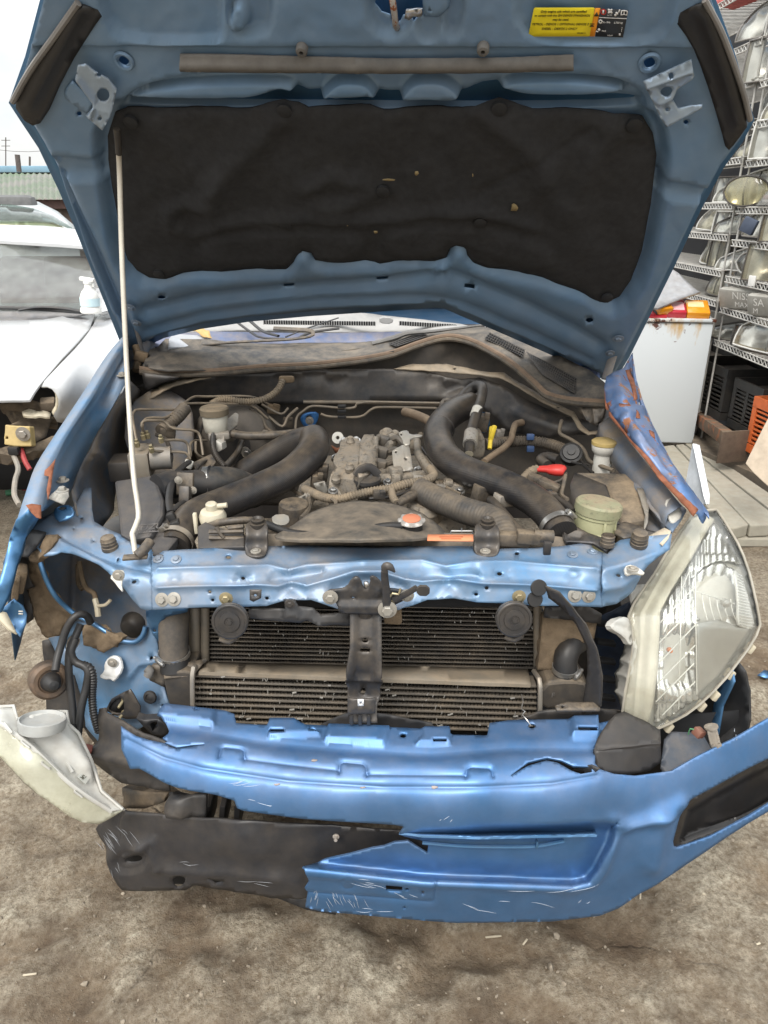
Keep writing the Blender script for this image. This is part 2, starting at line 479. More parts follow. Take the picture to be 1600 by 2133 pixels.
def M(name, col, rough=.5, metal=0.0, dust=0.0, dustcol=DUST, var=.18, vscale=18, bump=0.0, bscale=120, coat=0.0,
      rust=0.0, rustscale=14, scr=0.0, updust=.65, spec=.5, dscale=26, alpha=None, trans=0.0, ior=1.45, grime=0.0, weave=0):
    if name in MATS: return MATS[name]
    m = bpy.data.materials.new(name); m.use_nodes = True; n = N(m)
    b = n.n['Principled BSDF']
    c = col
    if var: 
        f = n.ramp(n.noise(vscale, 5, .6), .3, .72)
        c = n.mix(f, tuple(x * (1 - var) for x in col), tuple(min(1, x * (1 + var)) for x in col))
    r = rough; met = metal
    if scr:
        v = n.noise(7, 2, .5, n.pos((1, 1, 1)), 1.5)
        l1 = n.ramp(n.noise(60, 2, .5, n.pos((9, .35, 1.2))), .66, .70)
        sm = n.math('MULTIPLY', l1, n.ramp(v, .48, .62)); sm = n.math('MULTIPLY', sm, scr)
        c = n.mix(sm, c, (.55, .58, .62))
    if rust:
        rn = n.noise(rustscale, 6, .65); rf = n.ramp(rn, .62 - .2 * rust, .66 - .2 * rust)
        c = n.mix(rf, c, n.mix(n.noise(90, 3), (.16, .045, .018), (.30, .11, .045)))
        r = n.math('MAXIMUM', n.math('MULTIPLY', rf, .9), r); met = n.math('MULTIPLY', n.math('SUBTRACT', 1.0, rf), metal)
    if dust:
        d1 = n.noise(dscale, 6, .68); d2 = n.noise(dscale * .22, 3, .6)
        d = n.ramp(n.math('ADD', n.math('MULTIPLY', d1, .6), n.math('MULTIPLY', d2, .4)), .36, .62)
        u = n.math('ADD', n.math('MULTIPLY', n.up(), updust), 1 - updust)
        df = n.math('MULTIPLY', n.math('MULTIPLY', d, u), dust, True)
        dc = n.mix(n.noise(150, 3), tuple(x * .82 for x in dustcol), tuple(x * 1.18 for x in dustcol))
        c = n.mix(df, c, dc)
        if grime: c = n.mix(n.math('MULTIPLY', n.ramp(n.noise(85, 6, .7), .54, .68), grime), c, (.022, .018, .014))
        r = n.math('MAXIMUM', n.math('MULTIPLY', df, .93), r)
        met = n.math('MULTIPLY', n.math('SUBTRACT', 1.0, df), met)
        if coat: coat = n.math('MULTIPLY', n.math('SUBTRACT', 1.0, df), coat)
    n.val(b.inputs['Base Color'], c); n.val(b.inputs['Roughness'], r); n.val(b.inputs['Metallic'], met)
    n.val(b.inputs['Coat Weight'], coat); b.inputs['Coat Roughness'].default_value = .22
    b.inputs['Specular IOR Level'].default_value = spec; b.inputs['IOR'].default_value = ior
    b.inputs['Transmission Weight'].default_value = trans
    if alpha is not None: b.inputs['Alpha'].default_value = alpha
    if weave:
        wv = n.new('TexWave', bands_direction='DIAGONAL'); wv.inputs['Scale'].default_value = weave; wv.inputs['Distortion'].default_value = .6; n.l.new(n.pos(), wv.inputs['Vector'])
        x = n.new('Bump'); x.inputs['Strength'].default_value = .22; x.inputs['Distance'].default_value = .001
        n.l.new(wv.outputs['Fac'], x.inputs['Height']); n.l.new(x.outputs[0], b.inputs['Normal'])
    elif bump:
        x = n.new('Bump'); x.inputs['Strength'].default_value = bump; x.inputs['Distance'].default_value = .002
        n.l.new(n.noise(bscale, 5, .65), x.inputs['Height']); n.l.new(x.outputs[0], b.inputs['Normal'])
    MATS[name] = m
    return m
def lens_mat(name, tint, haze=.25, rough=.08, dcol=.62):
    m = bpy.data.materials.new(name); m.use_nodes = True; n = N(m); n.n.remove(n.n['Principled BSDF'])
    o = n.n['Material Output']
    tr = n.new('BsdfTransparent'); tr.inputs[0].default_value = (*tint, 1)
    gl = n.new('BsdfGlossy'); gl.inputs['Roughness'].default_value = rough
    df = n.new('BsdfDiffuse'); df.inputs[0].default_value = (dcol * tint[0], dcol * tint[1], dcol * .92 * tint[2], 1)
    lw = n.new('LayerWeight'); lw.inputs[0].default_value = .5
    fr = n.math('ADD', n.math('MULTIPLY', n.math('POWER', lw.outputs['Facing'], 4.0), .75), .045)
    h = n.ramp(n.noise(9, 5, .6), .35, .75, (haze * .5,) * 3, (min(1, haze * 1.5),) * 3)
    m1 = n.new('MixShader'); n.l.new(h, m1.inputs[0]); n.l.new(tr.outputs[0], m1.inputs[1]); n.l.new(df.outputs[0], m1.inputs[2])
    m2 = n.new('MixShader'); n.l.new(fr, m2.inputs[0]); n.l.new(m1.outputs[0], m2.inputs[1]); n.l.new(gl.outputs[0], m2.inputs[2])
    n.l.new(m2.outputs[0], o.inputs[0]); return m

BLUE = (.075, .205, .390)
paint = M('blue_paint', BLUE, .40, .75, dust=.22, var=.06, coat=.2, scr=0, dscale=14)
paint_hood = M('blue_paint_underside', (.150, .265, .420), .45, .28, dust=.30, var=.08, coat=.2, dscale=9, updust=.0, dustcol=(.20, .19, .175))
paint_dusty = M('blue_paint_dusty', (.100, .225, .390), .42, .4, dust=.66, var=.08, coat=.15, dscale=12, updust=.55)
paint_scr = M('blue_paint_scratched', (.072, .188, .392), .46, .72, dust=.26, var=.10, coat=.1, scr=0, dscale=14)
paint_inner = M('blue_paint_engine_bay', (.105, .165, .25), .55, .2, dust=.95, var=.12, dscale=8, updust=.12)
paint_rust = M('blue_paint_rusted', (.080, .180, .390), .44, .4, dust=.5, var=.15, coat=.1, rust=.28, rustscale=22)
felt = M('felt_pad', (.033, .034, .037), .95, 0, dust=.10, dustcol=(.075, .070, .064), var=.18, vscale=60, bump=.4, bscale=700, updust=0, dscale=10, spec=.25)
rubber = M('black_rubber', (.020, .020, .021), .44, 0, dust=.26, var=.2, bump=.15, dscale=20)
rubber_clean = M('black_rubber_clean', (.016, .017, .019), .45, 0, dust=.08, var=.2, bump=.1)
rubber_grey = M('grey_rubber_strip', (.120, .116, .110), .75, 0, dust=.35, dustcol=(.22, .20, .18), var=.3, bump=.2, updust=.2)
plastic = M('black_plastic', (.024, .025, .028), .46, 0, dust=.22, var=.15, bump=.12, dscale=22)
plastic_clean = M('black_plastic_clean', (.022, .024, .028), .42, 0, dust=.14, var=.15, bump=.08)
plastic_dusty = M('black_plastic_dusty', (.034, .033, .033), .48, 0, grime=.5, dscale=40, dust=.62, var=.2, bump=.25, updust=.5)
airbox_m = M('dark_grey_plastic', (.050, .052, .058), .55, 0, dust=.22, var=.1, bump=.3, bscale=500)
alu_dusty = M('dusty_aluminium', (.34, .32, .29), .5, .5, grime=.5, dust=.7, var=.2, bump=.4, updust=.35, dscale=20)
engine_m = M('dusty_engine_casting', (.25, .23, .20), .6, .4, dust=.75, var=.3, bump=.9, bscale=110, updust=.35, grime=.75, dscale=45)
steel = M('bright_steel', (.55, .54, .52), .3, .95, dust=.25, var=.1)
steel_dull = M('dull_steel', (.33, .31, .28), .5, .7, dust=.6, var=.2, updust=.4)
zinc = M('zinc_bracket', (.34, .33, .30), .5, .5, dust=.6, var=.15, updust=.5)
black_metal = M('black_painted_metal', (.022, .026, .033), .40, .2, dust=.34, var=.15, updust=.4)
white_plastic = M('white_plastic', (.62, .61, .56), .5, 0, dust=.45, var=.1, updust=.4)
cream_plastic = M('cream_plastic', (.55, .50, .38), .5, 0, dust=.5, var=.12, updust=.4)
foam_m = M('brown_foam', (.150, .108, .068), 1.0, 0, dust=.3, var=.35, vscale=30, bump=1.0, bscale=260)
hole_m = M('dark_recess', (.010, .010, .011), .8, 0, var=0)  # near-black that stands in for shade in voids; also on black parts
brass = M('yellow_zinc', (.36, .31, .19), .45, .6, dust=.4)
hose_m = M('ribbed_hose', (.019, .019, .021), .36, 0, dust=.30, var=.2, bump=.3, bscale=300, updust=.8, weave=85)
pipe_m = M('dusty_pipe', (.16, .14, .115), .55, .5, dust=.75, updust=.4)
# ================================================================ ground
def ground():
    def axis(lo, hi, a, b, fine, coarse):
        x = [a]
        while x[-1] < b: x.append(x[-1] + fine)
        s = fine; up = [x[-1]]
        while up[-1] < hi: s = min(s * 1.35, coarse); up.append(up[-1] + s)
        s = fine; dn = [x[0]]
        while dn[-1] > lo: s = min(s * 1.35, coarse); dn.append(dn[-1] - s)
        return np.array(dn[:0:-1] + x + up[1:])
    xs = axis(-400, 400, -1.5, 1.7, .011, 60); ys = axis(-400, 1500, .75, 2.5, .011, 90)
    X, Y = np.meshgrid(xs, ys); Z = np.zeros_like(X)
    m = (X > -7) & (X < 7) & (Y > -2) & (Y < 9)
    ix = np.argwhere(m)
    for i, j in ix:
        x, y = X[i, j], Y[i, j]; v = Vector((x, y, 0))
        big = noise.fractal(v * 2.1 + Vector((3.1, 0, 0)), 1.0, 2.0, 3)
        med = noise.fractal(v * 6.5, .9, 2.0, 4)
        rid = 1 - abs(noise.noise(v * 2.3 + Vector((7.7, 2.2, 0)) + Vector((.25, .2, 0)) * noise.fractal(v * 9, 1, 2, 3))) * 2
        fin = noise.fractal(v * 38, .8, 2.0, 3)
        wgt = 1 / (1 + max(0, y - 3.5)) / (1 + max(0, abs(x) - 2.5))
        crk = max(0, rid - .86) / .14 * (.5 + .5 * noise.noise(v * 1.7))
        Z[i, j] = wgt * (.020 * big + .014 * med + .0058 * fin + .006 * max(0, noise.noise(v * 14 + Vector((5, 5, 0)))) - .010 * max(0, crk))
    # worn hollows in front of the bumper
    for cx, cy, r, dp in ((.14, 1.18, .17, .045), (.0, 1.25, .16, .030), (.36, 1.36, .2, .030), (-.32, 1.36, .16, .028), (-.46, 1.20, .15, .022), (-.62, 1.0, .22, .022), (.62, 1.25, .25, .02), (.28, 1.04, .14, .024)):
        wob = .35 * np.sin(3 * np.arctan2(Y - cy, X - cx) + cx * 9)
        q = np.hypot(X - cx, (Y - cy) * 1.3) / (r * (1 + wob))
        Z -= dp * (1 - sstep(q)) * (q < 1)
    global GH
    def GH(x, y):
        i = np.clip(np.searchsorted(ys, y), 1, len(ys) - 1); j = np.clip(np.searchsorted(xs, x), 1, len(xs) - 1); return float(Z[i, j])
    nx, ny = len(xs), len(ys)
    V = np.stack([X, Y, Z], -1).reshape(-1, 3)
    idx = np.arange(nx * ny).reshape(ny, nx)
    F = np.stack([idx[:-1, :-1], idx[:-1, 1:], idx[1:, 1:], idx[1:, :-1]], -1).reshape(-1, 4)
    me = bpy.data.meshes.new('ground'); me.from_pydata(V.tolist(), [], F.tolist())
    me.polygons.foreach_set('use_smooth', [True] * len(F)); me.update()
    m = bpy.data.materials.new('worn_concrete_and_soil'); m.use_nodes = True; n = N(m); b = n.n['Principled BSDF']
    P = n.pos()
    big = n.ramp(n.noise(1.5, 6, .62, P, .6), .34, .52)
    mid = n.ramp(n.noise(7, 6, .65, P), .36, .66)
    fin = n.noise(70, 6, .72, P)
    g = n.new('NewGeometry'); sx = n.new('SeparateXYZ'); n.l.new(g.outputs['Position'], sx.inputs[0])
    low = n.math('MULTIPLY', n.math('ADD', sx.outputs[2], .012), 34.0, True)          # soil collects in the hollows
    f = n.math('MULTIPLY', n.math('ADD', n.math('MULTIPLY', big, .6), n.math('MULTIPLY', mid, .4)), n.math('ADD', n.math('MULTIPLY', low, .75), .22), True)
    soil = n.mix(mid, (.085, .057, .036), (.185, .130, .082))
    conc = n.mix(n.ramp(fin, .36, .64), (.21, .178, .128), (.64, .585, .465))
    c = n.mix(f, soil, conc)
    c = n.mix(n.ramp(n.noise(150, 4, .7, P), .60, .74), c, (.10, .075, .055))
    c = n.mix(n.math('MULTIPLY', n.ramp(n.noise(26, 6, .75, P), .54, .76), .45), c, (.125, .095, .070))
    c = n.mix(n.math('MULTIPLY', n.ramp(n.noise(3.2, 4, .6, P), .60, .75), .35), c, (.30, .215, .13))
    n.val(b.inputs['Base Color'], c); b.inputs['Roughness'].default_value = .95; b.inputs['Specular IOR Level'].default_value = .25
    dvec = n.new('VectorMath', operation='ADD'); n.l.new(P, dvec.inputs[0])
    nv = n.new('TexNoise'); nv.inputs['Scale'].default_value = 3.0; nv.inputs['Detail'].default_value = 5; n.l.new(P, nv.inputs['Vector'])
    sc_ = n.new('VectorMath', operation='SCALE'); sc_.inputs['Scale'].default_value = .45; n.l.new(nv.outputs['Color'], sc_.inputs[0]); n.l.new(sc_.outputs[0], dvec.inputs[1])
    ed = n.voro(1.9, 'DISTANCE_TO_EDGE', dvec.outputs[0])
    crk = n.math('MULTIPLY', n.ramp(ed, .0, .022, (1, 1, 1), (0, 0, 0)), n.ramp(n.noise(2.4, 3, .5, P), .52, .66))
    n.val(b.inputs['Base Color'], n.mix(n.math('MULTIPLY', crk, .45), c, (.075, .055, .040)))
    bp = n.new('Bump'); bp.inputs['Strength'].default_value = 1.0; bp.inputs['Distance'].default_value = .015
    rough = n.math('ADD', n.math('MULTIPLY', mid, .8), .25)
    hh = n.math('ADD', n.math('MULTIPLY', n.noise(30, 8, .68, P), rough), n.math('MULTIPLY', n.noise(170, 6, .75, P), .42))
    hh = n.math('SUBTRACT', hh, n.math('MULTIPLY', crk, .8))
    n.l.new(hh, bp.inputs['Height']); n.l.new(bp.outputs[0], b.inputs['Normal'])
    tag(link('ground', me, m, None, False), kind='structure')
ground()
def gravel():
    """loose grit and small stones on the worn ground near the truck"""
    R_ = random.Random(11); ico = bmesh.new(); bmesh.ops.create_icosphere(ico, subdivisions=1, radius=1.0)
    iv = [v.co.copy() for v in ico.verts]; ico.verts.index_update(); jf = [tuple(v.index for v in f.verts) for f in ico.faces]; ico.free()
    V = []; F = []
    for k in range(6500):
        y = R_.uniform(.72, 3.2); x = R_.uniform(-1.0, 1.0) * (.35 + .62 * y); 
        if noise.noise(Vector((x * 2.2, y * 2.2, 4))) < R_.uniform(-.6, .35): continue
        r = .0013 + .0042 * R_.random() ** 4 * (1 + (R_.random() < .04) * 1.8); q = rotm(R_.uniform(0, 360), R_.uniform(0, 360), 0); b = len(V); sc_ = (R_.uniform(.7, 1.5), R_.uniform(.7, 1.3), R_.uniform(.5, .9))
        z = GH(x, y)
        for v in iv: p = q @ Vector((v.x * sc_[0], v.y * sc_[1], v.z * sc_[2])) * r * R_.uniform(.85, 1.15); V.append((x + p.x, y + p.y, z + p.z + r * .3))
        F += [tuple(i + b for i in f) for f in jf]
    o = MB().add(V, F, False).build('gravel', M('grit', (.25, .21, .16), .9, 0, var=.4, vscale=45)); tag(o, 'loose grit and small stones scattered on the ground', 'gravel', kind='stuff')
gravel()

# ================================================================ the truck
truck = thing('pickup_truck', 'damaged blue pickup truck with raised hood and torn front bumper', 'truck', (0, 2.6, 0))

# ---- hood -------------------------------------------------------
hA, hB, hC = U(275, 700, y=2.33), U(1285, 752, y=2.16), U(30, 215, y=1.70)
HP = surfP(hA, hB, hC)
hn = normal_at(HP, 800, 400)
def HPo(d):
    """hood plane moved towards the viewer by d"""
    return surfP(hA + hn * d, hB + hn * d, hC + hn * d)
hood_out = [(110, -70), (60, 120), (30, 215), (50, 240), (88, 300), (130, 388), (165, 470), (200, 560), (232, 640), (258, 705), (272, 742), (288, 718), (340, 694), (420, 675), (520, 660),
            (640, 649), (760, 641), (880, 633), (908, 631), (926, 633), (960, 648), (1040, 682), (1120, 717), (1200, 752), (1252, 778), (1275, 786), (1302, 742), (1342, 662),
            (1400, 545), (1450, 438), (1500, 345), (1540, 292), (1563, 250), (1522, 110), (1476, -20), (1462, -70)]
pad = [(238, 240), (262, 229), (520, 231), (556, 219), (590, 211), (622, 218), (642, 228), (770, 222), (800, 230), (960, 228), (998, 214), (1040, 209),
       (1082, 221), (1110, 230), (1300, 239), (1340, 250), (1360, 284), (1368, 330), (1356, 430), (1337, 530), (1315, 590), (1290, 626), (1263, 641), (1238, 632),
       (1208, 612), (1120, 583), (1040, 566), (982, 551), (968, 537), (965, 521), (950, 516), (938, 522), (930, 540), (905, 546), (820, 549), (790, 556),
       (760, 549), (682, 553), (656, 545), (648, 529), (630, 524), (618, 535), (610, 555), (598, 565), (500, 567), (380, 572), (345, 584), (310, 581),
       (284, 568), (265, 545), (250, 500), (236, 420), (223, 340), (222, 290)]
pc = np.array(pad).mean(0); pad_big = [tuple(pc + (np.array(p) - pc) * np.array([1.035, 1.06])) for p in pad]
beam = [(255, 222), (275, 190), (380, 158), (700, 155), (1230, 157), (1325, 180), (1352, 225), (1300, 250), (262, 240)]
feats = [pocket(pad_big, -.030, 24), pocket(rnd(beam), -.026, 13), pocket([(0, -90), (1600, -90), (1600, 96), (0, 92)], .008, 12),
         ridge([(62, 268), (135, 388), (200, 528), (252, 648), (275, 700)], -.012, 7), ridge([(44, 240), (120, 384), (188, 530), (240, 650)], .004, 6),
         ridge([(1545, 318), (1480, 412), (1415, 545), (1360, 660), (1315, 735)], -.012, 7),
         pocket([(112, 326), (214, 336), (216, 372), (130, 376)], -.008, 7), pocket([(1362, 372), (1480, 398), (1472, 424), (1358, 404)], -.008, 7),
         pocket(rnd([(262, 214), (275, 196), (420, 180), (600, 178), (618, 196), (560, 214)]), .013, 16),
         pocket(rnd([(655, 224), (692, 180), (720, 172), (768, 178), (792, 224)]), .016, 12), pocket(rnd([(826, 224), (850, 182), (880, 172), (932, 174), (972, 214)]), .016, 12),
         pocket(rnd([(1030, 200), (1060, 172), (1240, 175), (1330, 196), (1180, 208)]), .013, 14),
         pocket(rnd([(200, -90), (462, -90), (466, 74), (450, 84), (300, 84), (225, 66)]), -.009, 7), pocket(rnd([(478, -60), (570, -60), (566, 52), (545, 66), (478, 68)]), -.009, 10),
         pocket(rnd([(488, 0), (512, 0), (520, 52), (480, 58)]), .014, 8),
         pocket(rnd([(764, -60), (866, -60), (862, 66), (768, 70)]), -.010, 7), pocket(rnd([(868, -60), (918, -60), (918, 80), (866, 82)]), -.006, 6), pocket(rnd([(922, -60), (972, -60), (966, 68), (922, 72)]), -.008, 7),
         pocket(rnd([(1070, -60), (1420, -90), (1390, 60), (1330, 92), (1080, 84)]), -.006, 8),
         ridge([(300, 650), (420, 622), (640, 600), (800, 590), (905, 574), (940, 572), (1000, 598), (1100, 640), (1200, 690), (1250, 720)], -.010, 12),
         ridge([(300, 690), (420, 656), (640, 628), (880, 618), (960, 632), (1100, 690), (1230, 752)], -.004, 9),
         ridge([(905, 574), (922, 560), (935, 575)], .006, 8), nzf(.0022, 60, 3)]
hhole = [(783, -8), (780, 16), (794, 33), (812, 38), (815, 52), (825, 58), (834, 51), (839, 40), (880, 37), (882, -8)]
holes = [ell(258, 127, 11), ell(1353, 131, 12), ell(337, 620, 8, 5), ell(1228, 667, 8, 5), ell(165, 237, 5), ell(1429, 255, 5), hhole, rect(600, 604, 22, 5, -4), rect(795, 590, 24, 5, -4), rect(978, 601, 22, 5, 14)]
hood = panel('hood', hood_out, HP, paint_hood, truck, t=.002, step=8, feats=feats + [(lambda f: (lambda a, b: .8 * f(a, b)))(f) for f in feats[3:-1]], holes=holes)
skin_out = [(104, -80), (52, 118), (18, 214), (40, 248), (80, 308), (122, 396), (156, 476), (192, 566), (224, 646), (250, 712), (268, 752), (292, 728), (342, 704), (420, 685), (520, 670), (640, 659), (760, 651), (880, 643), (908, 641), (926, 643),
            (960, 658), (1040, 692), (1120, 727), (1200, 762), (1252, 788), (1280, 794), (1310, 746), (1350, 666), (1408, 549), (1458, 442), (1508, 349), (1546, 298), (1572, 250), (1530, 108), (1484, -22), (1470, -80)]
panel('outer_skin', skin_out, HPo(-.046), paint, hood, t=.0015, step=40)
pf = [nzf(.004, 90, 1), ridge([(330, 270), (440, 390), (460, 440)], .006, 30), ridge([(590, 240), (480, 350), (420, 420)], .008, 26), ridge([(350, 440), (390, 420), (440, 430), (450, 470), (400, 490), (355, 470), (350, 440)], .006, 12),
      ridge([(460, 462), (620, 455), (760, 458), (900, 445), (1000, 440), (1120, 470)], .007, 10), ridge([(1000, 230), (1090, 300), (1140, 360)], .007, 28),
      ridge([(640, 390), (690, 370), (760, 385), (780, 400), (720, 430), (660, 430)], .006, 16), ridge([(990, 410), (1100, 345), (1230, 275)], -.0035, 5),
      ridge([(1360, 310), (1290, 300)], -.003, 6), ridge(pad + pad[:1], -.004, 9), pocket(rnd([(420, 480), (750, 476), (760, 540), (600, 550), (420, 555)]), .005, 16), pocket(rnd([(800, 470), (1000, 462), (1160, 520), (1150, 580), (940, 500), (900, 535), (800, 540)]), .005, 16),
      ridge([(1200, 430), (1240, 330), (1290, 260)], .006, 26), ridge([(1130, 390), (1200, 470), (1250, 560)], .004, 30)]
padm = panel('insulation_pad', pad, HPo(-.008), felt, hood, t=.006, step=10, feats=[(lambda f: (lambda a, b: 1.9 * f(a, b)))(f) for f in pf])
tear_m = M('torn_foam_patch', (.26, .20, .10), .9, 0, var=.3)
for (a, b, c, d) in ((428, 440, 7, 3), (1071, 434, 9, 10), (868, 362, 5, 5), (782, 484, 5, 3), (810, 375, 14, 2), (985, 366, 2, 3), (720, 470, 6, 2)):
    pts = [(a + c * math.cos(t) * random.uniform(.5, 1.2), b + d * math.sin(t) * random.uniform(.5, 1.2)) for t in np.linspace(0, 6.28, 9)[:-1]]
    panel('tear', pts, HPo(.0035), tear_m, padm, t=.002, step=6)
clip_m = M('pad_clip', (.018, .0185, .020), .7, 0, dust=.0)
for a, b in ((592, 232), (1040, 228), (595, 470), (1000, 465), (272, 256), (1322, 262), (1265, 622), (330, 572), (798, 400)):
    MB().lathe([(0, .0025), (.012, .002), (.015, .0005), (.015, -.006)], S1(HPo(.001), a, b), hn, 18).build('pad_clip', clip_m, padm)
panel('front_seal_strip', [(375, 112), (470, 113), (640, 117), (800, 120), (1050, 118), (1195, 113), (1195, 145), (1130, 148), (960, 152), (800, 152), (480, 150), (376, 147)], HPo(.006), rubber_grey, hood, t=.004, step=8,
      feats=[ridge([(360, 133), (800, 137), (1210, 132)], .012, 12), nzf(.001, 25, 5)])
seal_f = lambda ln: [ridge(ln, .010, 16), nzf(.001, 40, 2)]
panel('corner_seal', rnd([(160, 4), (218, 26), (194, 58), (138, 148), (92, 254), (60, 264), (24, 213), (58, 150), (108, 80)], 1), HPo(.010), rubber_clean, hood, t=.012, step=10, feats=seal_f([(165, 20), (110, 120), (60, 215)]))
panel('corner_seal', rnd([(1400, 36), (1468, 0), (1482, 14), (1524, 120), (1564, 252), (1532, 298), (1514, 318), (1500, 262), (1465, 150), (1438, 86)], 1), HPo(.010), rubber_clean, hood, t=.012, step=10, feats=seal_f([(1470, 30), (1510, 140), (1540, 250)]))
seal_edge = M('seal_edge', (.16, .155, .15), .5, 0, dust=.3)
MB().tube([S1(HPo(.014), *p) for p in ((163, 6), (112, 78), (62, 148), (26, 212))], .006, 8).build('seal_bead', seal_edge, hood)
MB().tube([S1(HPo(.014), *p) for p in ((1468, 0), (1500, 60), (1524, 120), (1550, 196), (1563, 250))], .005, 8).build('seal_bead', seal_edge, hood)
brk_m = M('painted_bracket', (.34, .44, .56), .32, .55, dust=.15, updust=.2)
panel('hinge_bracket', [(157, 162), (162, 136), (178, 133), (196, 148), (226, 165), (243, 186), (233, 235), (215, 266), (180, 236), (196, 216)], HPo(.022), brk_m, hood, t=.0025, step=5,
      holes=[ell(215, 198, 13, 14), ell(210, 241, 4), ell(206, 156, 5, 4)], feats=[ridge([(160, 165), (196, 212), (190, 236)], .006, 5), pocket([(196, 216), (243, 225), (215, 275), (175, 240)], .008, 6)])
panel('bracket_flange', [(133, 190), (150, 168), (196, 214), (182, 238), (136, 206)], surfP(S1(HPo(.004), 133, 190), S1(HPo(.004), 136, 206), S1(HPo(.022), 196, 214)), paint_hood, hood, t=.002, step=8)
panel('hinge_bracket', [(1340, 170), (1440, 125), (1446, 155), (1410, 186), (1400, 204), (1412, 226), (1463, 214), (1463, 222), (1420, 242), (1388, 262), (1378, 250)], HPo(.022), brk_m, hood, t=.0025, step=7,
      holes=[ell(1388, 190, 13, 9, 12, -20), ell(1398, 157, 5), ell(1390, 228, 4)], feats=[ridge([(1345, 182), (1445, 146)], .006, 4), ridge([(1375, 213), (1410, 196), (1444, 158)], .008, 5), ridge([(1390, 258), (1430, 238), (1462, 218)], .006, 6)])
bol_m = M('hood_bolt', (.20, .27, .36), .4, .5, dust=.4, updust=.2)
for a, b, r in ((272, 640, .009), (284, 672, .009), (1288, 705, .009), (1271, 735, .008)):
    bolt(a, b, HPo(.008), bol_m, hood, r=r, h=.008)
for a, b in ((630, 97), (1007, 95)):
    MB().lathe([(.011, 0), (.011, .012), (.009, .016), (.004, .017), (.004, .004), (0, .004)], S1(HPo(.006), a, b), hn, 16).build('rubber_stop', rubber_grey, hood)
for a, b in ((258, 127), (1353, 131)):
    MB().lathe([(.020, .000), (.017, .004), (.013, .003), (.0115, -.004)], S1(HPo(.001), a, b), hn, 22).build('boss_ring', paint_hood, hood)
MB().tube([S1(HPo(-.014), 813, -40), S1(HPo(.02), 816, -12), S1(HPo(.022), 822, 30), S1(HPo(.018), 824, 52), S1(HPo(-.012), 828, 58)], .0055, 10).build('striker', M('rusty_steel', (.42, .40, .38), .4, .7, rust=.5, rustscale=60), hood)
panel('latch_plate', [(880, -30), (940, -30), (936, 14), (916, 32), (884, 34)], HPo(.004), paint_hood, hood, t=.003, step=8, holes=[ell(896, 11, 3)], feats=[pocket(ell(905, -10, 30, 40), .012, 20)])
panel('latch_tab', [(846, 20), (880, 18), (880, 34), (862, 36), (852, 42), (842, 38)], HPo(.006), steel, hood, t=.003, step=6, feats=[nzf(.002, 8, 3)])
# labels
lab = HPo(.0062)
yel = M('label_yellow', (.80, .66, .015), .45, 0, var=.04, vscale=8); orn = M('label_orange', (.80, .30, .015), .45, 0, var=0); blk = M('label_black', (.022, .026, .032), .4, 0, var=0)
ink = M('label_ink', (.035, .03, .01), .6, 0, var=0); wht = M('label_white', (.75, .75, .75), .5, 0, var=0); redm = M('label_red', (.6, .04, .03), .5, 0, var=0)
lb = panel('warning_label', [(1115, 16), (1237, 16), (1239, 18), (1229, 74), (1226, 76), (1104, 76), (1101, 73), (1112, 18)], lab, yel, hood, t=.0006, step=20)
panel('label_stripe', [(1240, 17), (1251, 17), (1239, 76), (1228, 76)], lab, orn, hood, t=.0006, step=20)
lk = panel('service_label', [(1252, 17.5), (1309, 21), (1298, 78), (1240, 76)], lab, blk, hood, t=.0006, step=20)
def ltext(s, px, py, wpx, mat, par, shear=.0):
    """one line of print, wpx photograph pixels long"""
    r = S1(lab, px + 10, py) - S1(lab, px - 10, py); u = S1(lab, px, py - 10) - S1(lab, px, py + 10)
    wm = (S1(lab, px + wpx / 2, py) - S1(lab, px - wpx / 2, py)).length
    o = text('lettering', s, S1(lab, px, py), r, u, wm / max(1, len(s)) * 1.9, mat, par, .0006, 'CENTER', shear)
    k = wm / max(o.dimensions.length if False else max((Vector(v.co).length for v in o.data.vertices)) * 2, 1e-4)
    for v in o.data.vertices: v.co = v.co * min(k, 1.6)
    return o
for s, a, b, z in (('Only engine oils which are certified', 1174, 23.5, 96), ('to comply with the GM DEXOS STANDARDS', 1171, 32, 116), ('may be used.', 1168, 40.5, 34), ('PETROL - DEXOS 1 OPTIONAL DEXOS 2', 1167, 50, 118), ('DIESEL - DEXOS 2 ONLY', 1165, 59.5, 74), ('0000 0000 0 0', 1211, 68.5, 18)):
    ltext(s, a, b, z, ink, lb, shear=.2)
for s, a, b, z in (('AUTO', 1270, 31, 10), ('R-134a', 1264, 46, 15), ('0.750 kg', 1288, 47, 18), ('PAG', 1258, 64, 9), ('SAE J639', 1271, 73.5, 11)):
    ltext(s, a, b, z, wht, lk)
def licon(poly, mat, par, nm='symbol'): return panel(nm, poly, HPo(.0071), mat, par, t=.0005, step=9)
licon([(1243, 25), (1248, 34), (1237, 34)], ink, lb); licon(rect(1233, 55, 9, 1.4, -3), ink, lb); licon(rect(1234, 50, 9, 1.2), ink, lb); licon(rect(1233, 53, 5, 1.2), ink, lb)
licon([(1248, 36), (1306, 38.5), (1305.5, 39.6), (1248, 37.1)], wht, lk)
panel('symbol', ell(1257, 25, 6, 6), HPo(.0071), redm, lk, t=.0005, step=6, holes=[ell(1257, 25, 4.3, 4.3)])
licon([(1255, 21), (1259, 21), (1258, 29), (1255, 28)], wht, lk)
for k in range(4): licon(ell(1271 + 3.4 * math.cos(k * 1.57 + .78), 23.5 + 3.4 * math.sin(k * 1.57 + .78), 3.0, 2.2, 10, k * 90 + 45), wht, lk)
for p in (ell(1285, 28, 3.5, 2.6, 10, 40), ell(1282, 31.5, 2.4, 2.4, 8), ell(1290, 23, 1.4, 4, 10, 25)): licon(p, wht, lk)
